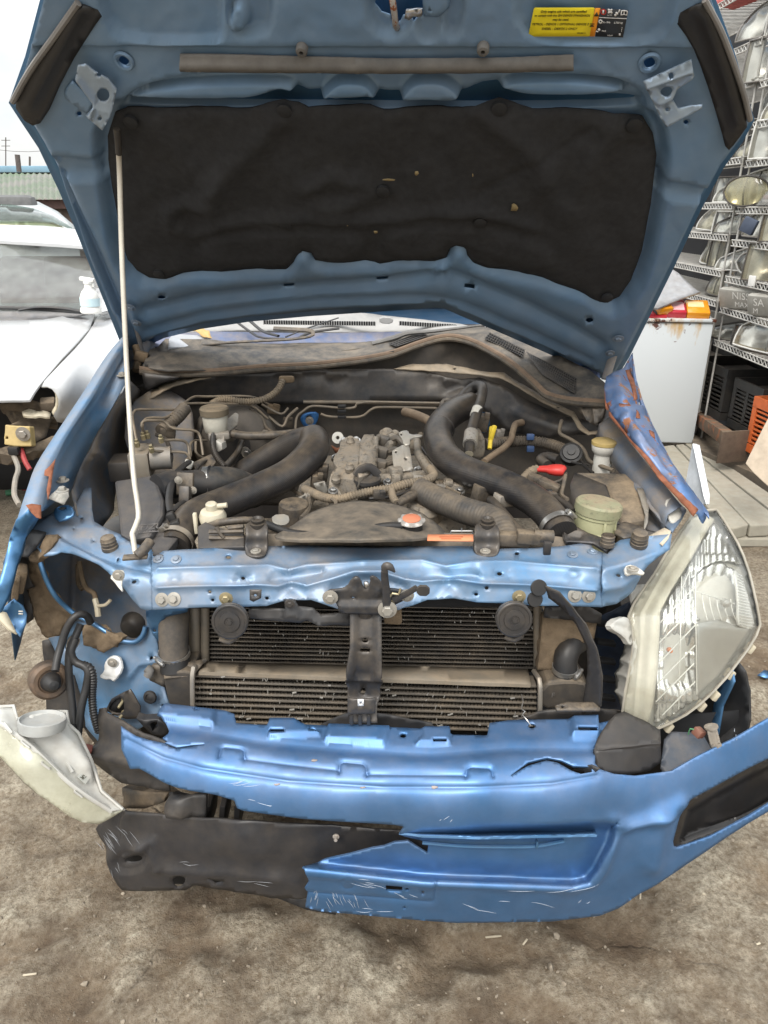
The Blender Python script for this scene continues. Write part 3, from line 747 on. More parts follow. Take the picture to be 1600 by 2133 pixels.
panel('symbol', [(1294, 22), (1301, 21), (1308, 23), (1306.5, 32.5), (1300, 31), (1292.5, 32)], HPo(.0071), wht, lk, t=.0005, step=8, holes=[[(1296, 23.6), (1299.6, 23), (1298.8, 29.6), (1294.6, 30.2)], [(1301.6, 23), (1306, 24.4), (1305, 30.6), (1300.8, 29.6)]])
st = [(1251 + (5.2 if k % 2 == 0 else 3.6) * math.cos(k * math.pi / 8), 45 + (5.2 if k % 2 == 0 else 3.6) * math.sin(k * math.pi / 8)) for k in range(16)]
panel('symbol', st, HPo(.0071), wht, lk, t=.0005, step=6, holes=[ell(1251, 45, 2.1, 2.1, 10)])
licon(ell(1248, 62, 2.8, 2.8, 10), wht, lk); licon([(1242, 64), (1247, 66), (1245, 67.5), (1241, 66)], wht, lk); licon(rect(1291, 72, 3.4, 4), wht, lk)
for k in range(3): licon(rect(1296 - k * .6, 58 + k * 3.4, 1.0, 2.0), wht, lk)
# hinges and prop rod
for pts in ([(272, 640, 2.33), (286, 690, 2.33), (296, 735, 2.33), (306, 775, 2.30)], [(1284, 720, 2.16), (1272, 756, 2.15), (1262, 790, 2.13)]):
    m = MB(); q = [U(a, b, y=c) for a, b, c in pts]
    m.tube(q, .016, 8, flat=.35); m.build('hood_hinge', paint_inner, truck)
rodtop = lambda a, b, o: S1(HPo(o), a, b)
rod = [U(285, 1158, y=1.36), U(281, 1146, y=1.37), U(277, 1120, y=1.40), U(276, 1110, y=1.41), U(288, 1080, y=1.44), U(286, 1045, y=1.47), U(278, 985, y=1.52), U(266, 800, y=1.66), U(255, 560, y=1.74), rodtop(249, 360, .03), rodtop(246, 300, .022)]
pr = MB().tube(rod[:9] + rod[9:], [.0058] * 10 + [.0058], 10, step=.02).build('prop_rod', M('cream_rod', (.60, .56, .48), .4, .2, dust=.15, var=.1), truck)
MB().tube([rodtop(247.5, 320, .024), rodtop(246, 295, .02), rodtop(243, 268, .014)], .0075, 10).build('rod_grip', rubber, pr)
# ---- left fender (with folded inner flange) ---------------------
def zl(pts): return [U(a, b, z=c) for a, b, c in pts]
F0 = zl([(266, 690, 1.272), (224, 739, 1.245), (175, 816, 1.20), (122, 896, 1.155), (78, 965, 1.115), (60, 1010, 1.09), (48, 1050, 1.065), (36, 1085, 1.04)])
F1 = zl([(266, 712, 1.272), (232, 760, 1.248), (190, 832, 1.203), (142, 905, 1.158), (114, 960, 1.12), (101, 1000, 1.097), (92, 1035, 1.072), (85, 1066, 1.05)])
F2 = zl([(267, 724, 1.25), (242, 768, 1.226), (204, 834, 1.182), (156, 908, 1.136), (126, 962, 1.10), (111, 1003, 1.075), (101, 1040, 1.05), (93, 1062, 1.035)])
F3 = zl([(267, 744, 1.245), (250, 782, 1.221), (220, 834, 1.178), (176, 900, 1.132), (146, 955, 1.096), (126, 1000, 1.072), (114, 1036, 1.048), (108, 1050, 1.035)])
F4 = zl([(268, 788, 1.215), (252, 815, 1.196), (226, 862, 1.152), (198, 908, 1.112), (173, 960, 1.072), (156, 996, 1.047), (150, 1016, 1.03), (146, 1026, 1.02)])
Fm = [Vector((a + b)) / 2 + Vector((0, 0, .004)) for a, b in zip(F0, F1)]
Fo = [p + Vector((-.05, 0, -.10)) for p in F0]; Fo2 = [p + Vector((-.075, 0, -.35)) for p in F0]
fenl = loft('fender', [Fo2, Fo, F0, Fm, F1, F2, F3, F4], paint_dusty, truck, t=.002, n=50)
fenl['label'] = 'bent left hand fender seen from inside'
nose = surfC([(36, 1085, 'z', 1.04), (85, 1066, 'z', 1.05), (60, 1110, 'z', 1.0), (18, 1148, 'z', .98), (36, 1180, 'z', .95), (4, 1262, 'z', .885), (22, 1240, 'z', .90)])
panel('fender_nose', [(34, 1084), (60, 1060), (86, 1067), (70, 1100), (52, 1120), (50, 1145), (36, 1180), (22, 1238), (4, 1274), (-14, 1290), (-14, 1240), (4, 1190), (18, 1130)], nose, paint, fenl, t=.0025, step=8, feats=[ridge([(60, 1075), (36, 1130), (12, 1220)], .006, 14), nzf(.003, 25, 8)])
rustc = M('bare_rust', (.23, .085, .045), .9, 0, var=.35, vscale=50, bump=.3)
panel('rust_patch', [(54, 1052), (66, 1049), (86, 1052), (86, 1080), (76, 1078), (66, 1068)], surfC([(54, 1052, 'z', 1.074), (86, 1052, 'z', 1.066), (86, 1080, 'z', 1.048), (66, 1068, 'z', 1.060)]), rustc, fenl, t=.001, step=6)
panel('rust_patch', [(116, 955), (110, 985), (106, 1020), (100, 1042), (97, 1020), (102, 992), (92, 990), (93, 980), (104, 970)], surfC([(116, 955, 'z', 1.130), (106, 1020, 'z', 1.088), (93, 985, 'z', 1.113), (100, 1042, 'z', 1.076)]), rustc, fenl, t=.001, step=6)
bolt(131, 1002, surfZ(1.072), zinc, fenl, .008, .01)
bolt(254, 783, surfZ(1.222), zinc, fenl, .008, .01)
nut = panel('mounting_clip', [(100, 1037), (120, 1018), (134, 1014), (142, 1020), (142, 1034), (133, 1052)], surfC([(100, 1037, 'z', 1.06), (134, 1014, 'z', 1.075), (142, 1034, 'z', 1.06), (133, 1052, 'z', 1.04)]), white_plastic, fenl, t=.004, step=6, feats=[ridge([(108, 1036), (114, 1028)], -.002, 2), ridge([(116, 1040), (122, 1030)], -.002, 2), ridge([(124, 1043), (129, 1033)], -.002, 2)])
bolt(130, 1023, surfZ(1.078), zinc, nut, .008, .01)
# hanging lower tip of the fender and its liner
tip = panel('fender_tip', [(3, 1272), (30, 1248), (48, 1262), (56, 1280), (54, 1300), (42, 1326), (34, 1316)], surfC([(3, 1272, 1.31), (48, 1262, 1.34), (42, 1326, 1.30), (30, 1290, 1.33)]), paint, fenl, t=.003, step=7)
for k in (0, 1): panel('tip_clip', rect(43, 1274 + k * 5, 9, 2.6, 4), surfY(1.318), white_plastic, tip, t=.001, step=10)
panel('fender_tip_edge', [(0, 1272), (14, 1276), (22, 1292), (36, 1320), (20, 1312), (0, 1292), (-10, 1280)], surfC([(0, 1272, 1.30), (36, 1320, 1.285), (0, 1292, 1.285)]), cream_plastic, fenl, t=.006, step=8)
panel('liner_flap', [(52, 1112), (66, 1102), (98, 1108), (94, 1118), (76, 1140), (60, 1160), (46, 1160)], surfC([(52, 1112, 1.42), (98, 1108, 1.45), (60, 1160, 1.39), (46, 1160, 1.38)]), plastic_clean, fenl, t=.003, step=8, feats=[nzf(.004, 30, 4)])
m = MB(); m.box(U(42, 1205, y=1.40), (.022, .05, .055), rotm(0, 20, 25), .005); m.box(U(34, 1222, y=1.37), (.014, .04, .05), rotm(0, 15, 20), .004); m.build('foam_block', foam_m, fenl)
panel('fender_liner', [(44, 1160), (64, 1150), (72, 1240), (70, 1290), (56, 1300), (44, 1262), (26, 1246)], surfY(1.47), plastic, fenl, t=.004, step=14, feats=[nzf(.01, 30, 4)])

# ---- inner structure on the left --------------------------------
apl = surfC([(268, 800, 'z', 1.19), (200, 912, 'z', 1.10), (156, 1000, 'z', 1.03), (165, 1080, 'z', .985), (290, 850, 'z', 1.04), (270, 930, 'z', .93), (240, 1000, 'z', .90), (215, 1090, 'z', .90)])
panel('inner_apron', [(268, 790), (300, 820), (312, 870), (275, 900), (262, 950), (243, 1000), (240, 1060), (214, 1100), (190, 1092), (160, 1075), (150, 1020), (172, 965), (198, 912), (230, 862)], apl, paint_inner, truck, t=.003, step=12,
      feats=[ridge([(200, 940), (245, 1000)], .012, 10), ridge([(180, 1010), (195, 1080)], -.008, 10), nzf(.006, 60, 6)])
panel('strut_tower', rnd([(262, 850), (330, 800), (385, 830), (405, 880), (400, 960), (360, 1000), (300, 990), (260, 930)], 1), surfC([(262, 850, 2.06), (330, 800, 2.22), (420, 830, 2.25), (470, 880, 2.2), (380, 1000, 1.95), (260, 930, 1.95)]), paint_inner, truck, t=.003, step=16, feats=[nzf(.008, 80, 7), ridge([(390, 840), (400, 960)], .01, 20)])
rail_s = surfC([(187, 1022, 'z', 1.01), (110, 1071, 'z', 1.0), (70, 1092, 'z', .985), (113, 1105, 'z', .985), (196, 1086, 'z', .985), (127, 1150, 'z', .955), (225, 1192, 'z', .945), (272, 1130, 'z', .975), (314, 1146, 'z', .970), (314, 1194, 'z', .945), (259, 1224, 1.315), (310, 1224, 1.315), (293, 1268, 1.305), (312, 1270, 1.30)])
raill = panel('front_rail', [(64, 1106), (74, 1085), (110, 1068), (140, 1062), (160, 1048), (176, 1018), (190, 1016), (192, 1060), (196, 1086), (221, 1100), (249, 1112), (272, 1128), (297, 1138), (316, 1145), (316, 1270), (306, 1272), (293, 1268), (276, 1249), (259, 1226),
        (234, 1202), (225, 1192), (208, 1179), (181, 1167), (149, 1154), (127, 1150), (108, 1156), (92, 1158), (84, 1150), (66, 1130)], rail_s, paint_dusty, truck, t=.003, step=8,
        feats=[ridge([(130, 1118), (190, 1150), (250, 1172), (312, 1188)], -.008, 7), ridge([(125, 1128), (185, 1160), (240, 1190)], .007, 8), nzf(.003, 50, 2)], holes=[ell(170, 1080, 4, 2, 10, -50), ell(279, 1212, 5, 3.4, 12, -20), ell(154, 1101, 1.5), ell(195, 1127, 1.6), ell(244, 1163, 4, 2, 10, -30)])
panel('mounting_tab', rnd([(110, 1062), (128, 1052), (148, 1052), (157, 1070), (140, 1082), (116, 1086)], 1), surfC([(110, 1062, 'z', 1.02), (148, 1052, 'z', 1.03), (157, 1070, 'z', 1.02), (116, 1086, 'z', 1.005)]), paint, raill, t=.004, step=6, holes=[ell(129, 1058, 8, 4)])
st_m = plastic_dusty
def stop(px, py, surf, par, r=.016, h=.026):
    p = S1(surf, px, py); n = (normal_at(surf, px, py) + Vector((0, 0, 1.2))).normalized()
    return MB().lathe([(r * 1.1, -.004), (r * 1.1, .004), (r, .005), (r, .010), (r * 1.06, .0115), (r, .013), (r, .017), (r * 1.06, .0185), (r * .96, .021), (r * .88, h), (0, h + .002)], p, n, 24).build('hood_stop', st_m, par)
stop(229, 1140, rail_s, raill)
clipA = panel('lamp_clip', rnd([(228, 1203), (240, 1190), (256, 1186), (260, 1196), (252, 1214), (256, 1234), (248, 1226), (238, 1212)], 1), surfC([(228, 1203, 1.30), (258, 1188, 1.31), (254, 1232, 1.28)]), white_plastic, raill, t=.005, step=5, feats=[ridge([(240, 1200), (250, 1192)], .004, 3)])
bolt(247, 1198, surfY(1.297), zinc, clipA, .007, .006)
# headlamp pocket: deep inner sheet, lower side panel, rim bead
deep = surfC([(80, 1150, 1.52), (240, 1140, 1.60), (300, 1240, 1.60), (310, 1340, 1.56), (200, 1320, 1.58), (90, 1210, 1.52), (160, 1230, 1.62)])
panel('lamp_pocket', [(70, 1135), (160, 1138), (240, 1150), (315, 1250), (325, 1345), (250, 1348), (180, 1310), (80, 1240)], deep, paint_inner, truck, t=.003, step=12, feats=[ridge([(157, 1150), (158, 1290)], -.02, 8), pocket(rnd([(165, 1170), (250, 1175), (300, 1230), (180, 1232)]), -.03, 24), nzf(.004, 50, 3)])
m = MB(); m.lathe([(.0, .0), (.02, .004), (.030, .012), (.036, .03), (.034, .05)], U(268, 1316, y=1.56), (0.2, 1, .1), 20); m.build('washer_pump_cover', plastic, truck)
m = MB(); m.tube([U(165, 1170, y=1.55), U(170, 1200, y=1.53), U(180, 1225, y=1.52), U(196, 1236, y=1.51), U(200, 1252, y=1.50)], .006, 8)
m.tube([U(162, 1176, y=1.56), U(163, 1215, y=1.55), U(172, 1228, y=1.54)], .005, 8); m.build('wiring', foam_m, truck)
m = MB(); m.tube([U(198, 1248, y=1.50), U(202, 1262, y=1.49), U(205, 1284, y=1.48)], .007, 8); m.tube([U(204, 1262, y=1.48), U(220, 1260, y=1.47), U(230, 1250, y=1.47)], .004, 8); m.build('wiring_clip', cream_plastic, truck)
side = surfC([(102, 1329, 1.50), (134, 1309, 1.48), (158, 1285, 1.47), (252, 1335, 1.42), (303, 1305, 1.41), (330, 1370, 1.385), (352, 1466, 1.345), (285, 1500, 1.345), (204, 1543, 1.35), (172, 1457, 1.41), (121, 1370, 1.47)])
sidep = panel('radiator_side_panel', [(102, 1329), (127, 1322), (134, 1309), (150, 1296), (166, 1294), (196, 1304), (230, 1325), (252, 1337), (282, 1342), (300, 1330), (308, 1312), (306, 1292), (316, 1288), (328, 1340), (331, 1379), (341, 1428), (353, 1466), (325, 1500), (285, 1520), (217, 1540), (204, 1545), (177, 1514), (172, 1457), (154, 1408), (136, 1394), (121, 1370)],
      side, paint_dusty, truck, t=.003, step=9, feats=[ridge([(300, 1395), (275, 1420), (262, 1450)], -.008, 10), ridge([(330, 1375), (290, 1385), (270, 1410)], .007, 6), pocket(ell(235, 1385, 42, 40), .006, 26), ridge([(172, 1340), (190, 1400), (220, 1470)], -.006, 12), nzf(.004, 50, 5)],
      holes=[ell(316, 1370, 3.2), ell(322, 1313, 3.4, 2.2), ell(339, 1470, 3), ell(150, 1340, 13, 20, 16, 25)])
MB().tube([U(82, 1160, y=1.43), U(88, 1185, y=1.42), U(100, 1215, y=1.42), U(115, 1241, y=1.42), U(135, 1262, y=1.43), U(158, 1280, y=1.43), U(196, 1300, y=1.42), U(225, 1318, y=1.41), U(252, 1333, y=1.40), U(280, 1337, y=1.395), U(297, 1324, y=1.395), U(303, 1305, y=1.40)], .0058, 10).build('rim_bead', paint, truck)
panel('side_bracket', [(303, 1262), (396, 1258), (390, 1275), (346, 1285), (334, 1300), (333, 1340), (318, 1322), (305, 1290)], surfC([(303, 1262, 1.33), (396, 1258, 1.34), (333, 1340, 1.37), (305, 1290, 1.36)]), paint, truck, t=.003, step=8, holes=[ell(322, 1314, 3)])
foamf = [nzf(.006, 22, 3), nzf(.003, 8, 9)]
panel('foam_seal', [(57, 1169), (81, 1166), (86, 1186), (102, 1228), (127, 1260), (157, 1283), (146, 1298), (131, 1306), (125, 1326), (93, 1330), (74, 1290), (64, 1254), (54, 1228), (68, 1224)], surfC([(57, 1169, 1.46), (81, 1166, 1.44), (127, 1260, 1.44), (93, 1330, 1.47), (157, 1283, 1.44), (60, 1240, 1.47)]), foam_m, truck, t=.012, step=6, feats=foamf)
panel('foam_seal', [(59, 1158), (80, 1139), (96, 1114), (118, 1112), (120, 1125), (102, 1145), (86, 1162), (72, 1170), (62, 1168)], surfC([(59, 1158, 1.43), (96, 1114, 1.44), (120, 1125, 1.43), (86, 1162, 1.41)]), foam_m, truck, t=.014, step=6, feats=foamf)
panel('foam_seal', [(170, 1302), (190, 1300), (256, 1328), (250, 1338), (217, 1360), (174, 1344)], surfC([(170, 1302, 1.43), (256, 1328, 1.39), (217, 1360, 1.40)]), foam_m, truck, t=.014, step=6, feats=foamf)
wc = panel('lamp_clip', rnd([(206, 1409), (218, 1398), (217, 1383), (226, 1369), (240, 1364), (251, 1371), (254, 1398), (236, 1420), (228, 1414), (216, 1415)], 1), surfC([(206, 1409, 1.385), (240, 1364, 1.40), (254, 1398, 1.37), (236, 1420, 1.37)]), M('clip_white', (.72, .72, .70), .5, 0, dust=.15), truck, t=.006, step=6, feats=[pocket(ell(235, 1380, 11), .003, 4), ridge([(215, 1408), (236, 1414)], -.003, 4)])
bolt(234.5, 1380, surfY(1.378), zinc, wc, .0065, .006)
# black brackets, grommet, bolts at the frame end
bb = panel('bumper_bracket', [(219, 1480), (232, 1456), (250, 1446), (271, 1436), (280, 1450), (292, 1473), (292, 1497), (262, 1498), (240, 1490)], surfC([(219, 1480, 1.335), (271, 1436, 1.325), (292, 1497, 1.315), (250, 1470, 1.33)]), black_metal, truck, t=.003, step=7, holes=[rnd([(224, 1478), (236, 1460), (252, 1452), (258, 1462), (258, 1486), (238, 1486)], 1)])
panel('bracket_void_shade', [(222, 1480), (234, 1458), (252, 1449), (262, 1460), (262, 1490), (236, 1490)], surfY(1.338), hole_m, bb, t=.002, step=30)  # dark sheet painting the shade inside the bracket opening
for a, b in ((262, 1452), (262, 1478)):
    m = MB(); p = U(a, b, y=1.345); d = Vector((-.25, -1, -.2)).normalized()
    m.lathe([(0, 0), (.010, 0), (.010, .004), (.006, .004), (.006, .010), (.0035, .010), (.0035, .028), (.0025, .032), (0, .032)], p, d, 12); m.build('stud', brass, bb)
m = MB(); p = U(314, 1451, y=1.345); m.lathe([(.014, 0), (.016, .004), (.014, .008), (.009, .009), (.008, .006), (.005, .007), (0, .007)], p, (-.1, -1, .3), 22)
m.build('grommet', rubber_clean, truck)
# black skirt behind the torn bumper
skl = panel('inner_skirt', [(206, 1476), (219, 1474), (222, 1484), (252, 1500), (298, 1528), (342, 1543), (360, 1560), (352, 1600), (352, 1650), (300, 1640), (252, 1631), (206, 1596), (188, 1580), (194, 1562), (204, 1543)], surfC([(206, 1476, 1.33), (252, 1500, 1.27), (342, 1543, 1.20), (352, 1640, 1.18), (252, 1631, 1.22), (190, 1570, 1.28)]), plastic, truck, t=.004, step=10,
      feats=[ridge([(195, 1568), (250, 1580), (300, 1592)], .018, 14), nzf(.004, 40, 6)])
panel('duct_mouth', [(284, 1496), (300, 1500), (330, 1498), (352, 1512), (352, 1528), (336, 1538), (318, 1532), (300, 1515)], surfY(1.28), plastic_clean, truck, t=.02, step=9, holes=[[(312, 1508), (326, 1503), (330, 1514), (318, 1524)]])
mudm = M('muddy_plastic', (.035, .035, .035), .7, 0, dust=.9, dustcol=(.28, .20, .12), dscale=12, updust=.2, bump=.3)
panel('frame_horn', [(256, 1640), (300, 1648), (352, 1650), (340, 1672), (300, 1685), (256, 1684)], surfC([(256, 1640, 1.30), (352, 1650, 1.25), (256, 1684, 1.28)]), mudm, truck, t=.04, step=10, feats=[nzf(.006, 25, 2)])
panel('air_guide', [(352, 1650), (372, 1648), (400, 1655), (430, 1654), (428, 1702), (345, 1700)], surfC([(352, 1650, 1.22), (400, 1652, 1.20), (428, 1702, 1.18), (345, 1700, 1.19)]), plastic, truck, t=.01, step=10, feats=[pocket(rnd([(352, 1655), (398, 1655), (392, 1710), (345, 1710)]), .02, 8)])
for a in (440, 470, 500): MB().box(U(a, 1680, y=1.27), (.012, .10, .10), rotm(0, 8, 0), .002).build('grille_rib', plastic, truck)

# ---- upper radiator support -------------------------------------
sup = surfC([(316, 1146, 'z', .970), (316, 1190, 'z', .948), (316, 1226, 1.315), (316, 1268, 1.302), (500, 1140, 'z', .972), (500, 1178, 'z', .968), (500, 1216, 'z', .936), (500, 1262, 1.29),
             (760, 1136, 'z', .974), (760, 1178, 'z', .966), (760, 1214, 'z', .938), (760, 1260, 1.285), (1000, 1138, 'z', .974), (1000, 1178, 'z', .968), (1000, 1214, 'z', .938), (1000, 1256, 1.29),
             (1240, 1140, 'z', .972), (1240, 1180, 'z', .962), (1240, 1218, 'z', .932), (1240, 1264, 1.30)])
wav = [ridge([(330, 1186), (500, 1182), (560, 1180), (600, 1190), (640, 1180), (760, 1172), (880, 1170), (930, 1182), (980, 1174), (1060, 1172), (1240, 1186)], .007, 4.5),
       ridge([(330, 1224), (530, 1218), (580, 1222), (606, 1212), (640, 1222), (690, 1208), (740, 1192), (790, 1192), (840, 1208), (880, 1214), (936, 1206), (1000, 1214), (1240, 1228)], .008, 4.5),
       pocket(rnd([(560, 1196), (610, 1192), (690, 1182), (640, 1208), (606, 1206), (560, 1216)]), -.008, 6), pocket(rnd([(880, 1186), (935, 1192), (990, 1186), (1010, 1206), (940, 1204), (880, 1210)]), -.008, 6),
       pocket(rnd([(680, 1226), (700, 1214), (740, 1200), (800, 1200), (850, 1214), (860, 1240), (830, 1270), (700, 1270)]), -.012, 7),
       ridge([(605, 1218), (575, 1250)], -.005, 12), ridge([(605, 1218), (640, 1250)], -.005, 12), ridge([(935, 1212), (905, 1244)], -.005, 12), ridge([(935, 1212), (970, 1244)], -.005, 12),
       pocket(ell(364, 1208, 11, 8), -.003, 5), pocket(ell(1195, 1197, 13, 9), -.003, 5), pocket(rect(507, 1205, 36, 20), -.003, 4), pocket(rect(1046, 1194, 36, 20), -.003, 4), nzf(.0009, 60, 4)]
suph = [ell(476, 1160, 6, 4), ell(506, 1205, 4.5, 3.5), ell(437, 1233, 3.5, 2.8), ell(443, 1250, 3.5, 2.8), ell(556, 1246, 4, 3), ell(1042, 1194, 5.5, 4), ell(1014, 1225, 4.2, 3.2), ell(992, 1238, 4, 3), ell(1077, 1153, 5, 3.4)]
sup_out = [(314, 1146), (326, 1157), (340, 1147), (413, 1143), (511, 1138), (640, 1136), (735, 1137), (880, 1138), (988, 1138), (1040, 1143), (1110, 1141), (1166, 1138), (1229, 1129), (1236, 1143), (1254, 1150), (1254, 1265), (1200, 1263), (1120, 1262), (1060, 1257), (995, 1255), (946, 1246), (891, 1249), (858, 1262), (832, 1268), (760, 1272),
           (702, 1268), (676, 1259), (647, 1249), (595, 1249), (556, 1262), (474, 1265), (425, 1265), (314, 1271)]
support = panel('radiator_support', sup_out, sup, paint_dusty, truck, t=.003, step=6, feats=wav, holes=suph)
panel('support_void_shade', [(330, 1235), (1250, 1235), (1250, 1262), (330, 1268)], surfY(1.36), hole_m, support, t=.002, step=40)  # dark sheet in place of the shade below the support
for a, b in ((338, 1249), (363, 1248), (1197, 1240), (1226, 1241)): bolt(a, b, sup, zinc, support, .0085, .009)
for a, b in ((330, 1165), (367, 1166), (1193, 1156), (1234, 1150)): bolt(a, b, sup, bol_m, support, .0065, .006)
lkm = MB(); p = U(282, 1160, y=1.34)
lkm.box(p, (.05, .022, .006), rotm(0, 0, 10), .002); lkm.tube([U(285, 1158, y=1.335), U(297, 1148, y=1.345), U(313, 1128, y=1.37)], .011, 12); lkm.build('rod_pivot', plastic_dusty, support)
# right end of the support
railr_s = surfC([(1254, 1150, 'z', .968), (1254, 1186, 'z', .958), (1254, 1222, 'z', .93), (1254, 1264, 1.302), (1316, 1215, 'z', .925), (1313, 1237, 'z', .90), (1290, 1130, 'z', .985), (1385, 1140, 'z', .985), (1330, 1190, 'z', .95)])
railr = panel('front_rail', [(1254, 1150), (1266, 1154), (1276, 1134), (1292, 1124), (1340, 1118), (1400, 1112), (1395, 1145), (1372, 1160), (1350, 1178), (1338, 1196), (1330, 1212), (1322, 1228), (1310, 1240), (1284, 1258), (1254, 1265)], railr_s, paint_dusty, truck, t=.003, step=8,
      feats=[ridge([(1254, 1190), (1300, 1178), (1370, 1152)], .006, 7), ridge([(1254, 1228), (1290, 1222), (1325, 1200)], .006, 7), nzf(.002, 40, 4)], holes=[ell(1288, 1199, 5, 2.8, 12, 15)])
stop(1331, 1131, railr_s, railr, .017, .028)
stop(1265, 1133, surfZ(.985), railr, .014, .012)
clipB = panel('lamp_clip', rnd([(1300, 1180), (1318, 1175), (1344, 1192), (1340, 1198), (1322, 1194), (1304, 1200)], 1), surfC([(1300, 1180, 'z', .968), (1344, 1192, 'z', .958), (1304, 1200, 'z', .955)]), white_plastic, railr, t=.005, step=5)
bolt(1318, 1186, surfZ(.970), zinc, clipB, .007, .006)
panel('paper_tag', [(1352, 1116), (1384, 1099), (1398, 1106), (1392, 1122), (1380, 1137)], surfC([(1352, 1116, 'z', .995), (1384, 1099, 'z', 1.01), (1380, 1137, 'z', .99)]), M('old_paper', (.55, .47, .36), .9, 0, dust=.3, var=.2), truck, t=.001, step=8)

panel('hinge_pillar', [(258, 696), (300, 688), (322, 716), (312, 760), (292, 796), (266, 792)], surfC([(258, 696, 2.44), (300, 688, 2.46), (312, 760, 2.36), (266, 792, 2.32)]), paint_inner, truck, t=.004, step=9, feats=[nzf(.006, 22, 3)])
m = MB(); m.tube([U(282, 720, y=2.30), U(288, 746, y=2.28), U(284, 772, y=2.24)], .012, 8); m.box(U(294, 742, y=2.27), (.04, .03, .03), rotm(0, 20, 10), .004); m.build('hinge_base', foam_m, truck)
# ---- hood latch -------------------------------------------------
lt = surfY(1.262)
latch = panel('hood_latch', rnd([(676, 1242), (684, 1229), (702, 1228), (722, 1224), (732, 1206), (744, 1200), (752, 1208), (756, 1222), (762, 1230), (772, 1214), (770, 1202), (780, 1200), (796, 1214), (804, 1226), (830, 1228), (850, 1232), (852, 1246), (836, 1254), (820, 1262), (812, 1276), (705, 1274), (704, 1256), (686, 1256)], 1),
      lt, black_metal, truck, t=.004, step=6, feats=[pocket(ell(738, 1234, 9), .003, 4), pocket(ell(787, 1234, 9), .003, 4), pocket([(704, 1254), (812, 1254), (812, 1280), (704, 1280)], .010, 5), nzf(.001, 20, 2)], holes=[ell(736, 1245, 3, 2.4)])
panel('catch', rnd([(757, 1214), (764, 1212), (770, 1216), (769, 1232), (764, 1236), (758, 1228)], 1), surfY(1.266), steel, latch, t=.004, step=5)
bolt(688, 1244, surfY(1.256), zinc, latch, .009, .009); bolt(848, 1240, surfY(1.256), zinc, latch, .008, .009)
bolt(807, 1269, surfY(1.246), zinc, latch, .011, .012)
MB().lathe([(0, 0), (.014, 0), (.014, .008), (.010, .010), (0, .010)], U(807, 1266, y=1.255), (0, -1, .2), 20).build('pivot_spring', brass, latch)
hk = MB(); hk.tube([U(806, 1262, y=1.247), U(806, 1240, y=1.243), U(802, 1210, y=1.238), U(801, 1190, y=1.232)], [.0105, .0085, .0075, .007], 10, flat=.5)
v, f, s = tube([U(801, 1192, y=1.232), U(801, 1182, y=1.231), U(806, 1179, y=1.230), U(814, 1182, y=1.229), U(823, 1192, y=1.228)], [.007, .0075, .008, .007, .0015], 10, flat=.45); hk.add(v, f, s)
hk.build('safety_hook', black_metal, latch)
MB().tube([U(820, 1250, y=1.248), U(836, 1243, y=1.24), U(852, 1234, y=1.23), U(868, 1224, y=1.222)], .004, 8, flat=1.5).build('release_lever', black_metal, latch)
slab('lever_pad', rnd([(868, 1220), (896, 1221), (895, 1243), (868, 1242)], 1), surfY(1.218), .006, plastic, latch, .002)
m = MB(); m.tube([U(820, 1256, y=1.25), U(812, 1246, y=1.245), U(818, 1236, y=1.24), U(830, 1238, y=1.238), U(834, 1226, y=1.24)], .0022, 6); m.build('return_spring', brass, latch)
slab('cable_shield', [(800, 1284), (836, 1262), (838, 1298), (832, 1303), (800, 1300)], surfY(1.29), .012, foam_m, latch, .003)
# wiring tray left of the latch
tray = panel('cable_tray', [(518, 1263), (546, 1266), (596, 1268), (592, 1248), (616, 1248), (622, 1262), (652, 1266), (668, 1280), (704, 1276), (730, 1274), (730, 1304), (700, 1302), (664, 1304), (640, 1292), (626, 1298), (518, 1288)], surfC([(518, 1270, 1.30), (620, 1270, 1.285), (730, 1285, 1.29), (620, 1296, 1.275)]), plastic_clean, truck, t=.004, step=7, feats=[nzf(.003, 30, 7), pocket([(592, 1245), (618, 1245), (622, 1290), (592, 1290)], .006, 4)])
bolt(604, 1258, surfY(1.272), black_metal, tray, .006, .005)
panel('tray_bracket', [(520, 1228), (545, 1228), (544, 1246), (528, 1254), (520, 1250)], surfC([(520, 1228, 1.272), (545, 1228, 1.272), (528, 1254, 1.262)]), black_metal, truck, t=.002, step=8, holes=[ell(532, 1240, 3, 2.4)])
# centre stay
sty_s = surfC([(730, 1274, 1.262), (794, 1274, 1.262), (728, 1400, 1.215), (795, 1400, 1.215), (722, 1415, 1.21), (795, 1415, 1.21), (735, 1430, 1.225), (785, 1430, 1.225), (738, 1500, 1.20), (780, 1500, 1.20)])
stay = panel('centre_stay', [(729, 1274), (740, 1270), (762, 1273), (786, 1270), (795, 1275), (795, 1340), (795, 1400), (793, 1425), (786, 1440), (785, 1484), (786, 1506), (727, 1506), (730, 1484), (731, 1440), (723, 1420), (722, 1400), (729, 1350)], sty_s, black_metal, truck, t=.003, step=6,
      feats=[pocket([(744, 1262), (781, 1262), (781, 1360), (778, 1410), (770, 1418), (746, 1418), (738, 1410), (742, 1350)], -.011, 7), pocket([(715, 1424), (800, 1424), (800, 1460), (715, 1460)], -.012, 10), nzf(.001, 30, 6)],
      holes=[ell(761, 1336, 6, 5), [(752, 1352), (770, 1352), (770, 1362), (752, 1362)], ell(757, 1445, 3.5, 5), ell(761, 1282, 4, 3.4)])
bolt(761, 1283, surfY(1.268), black_metal, stay, .007, .004); 
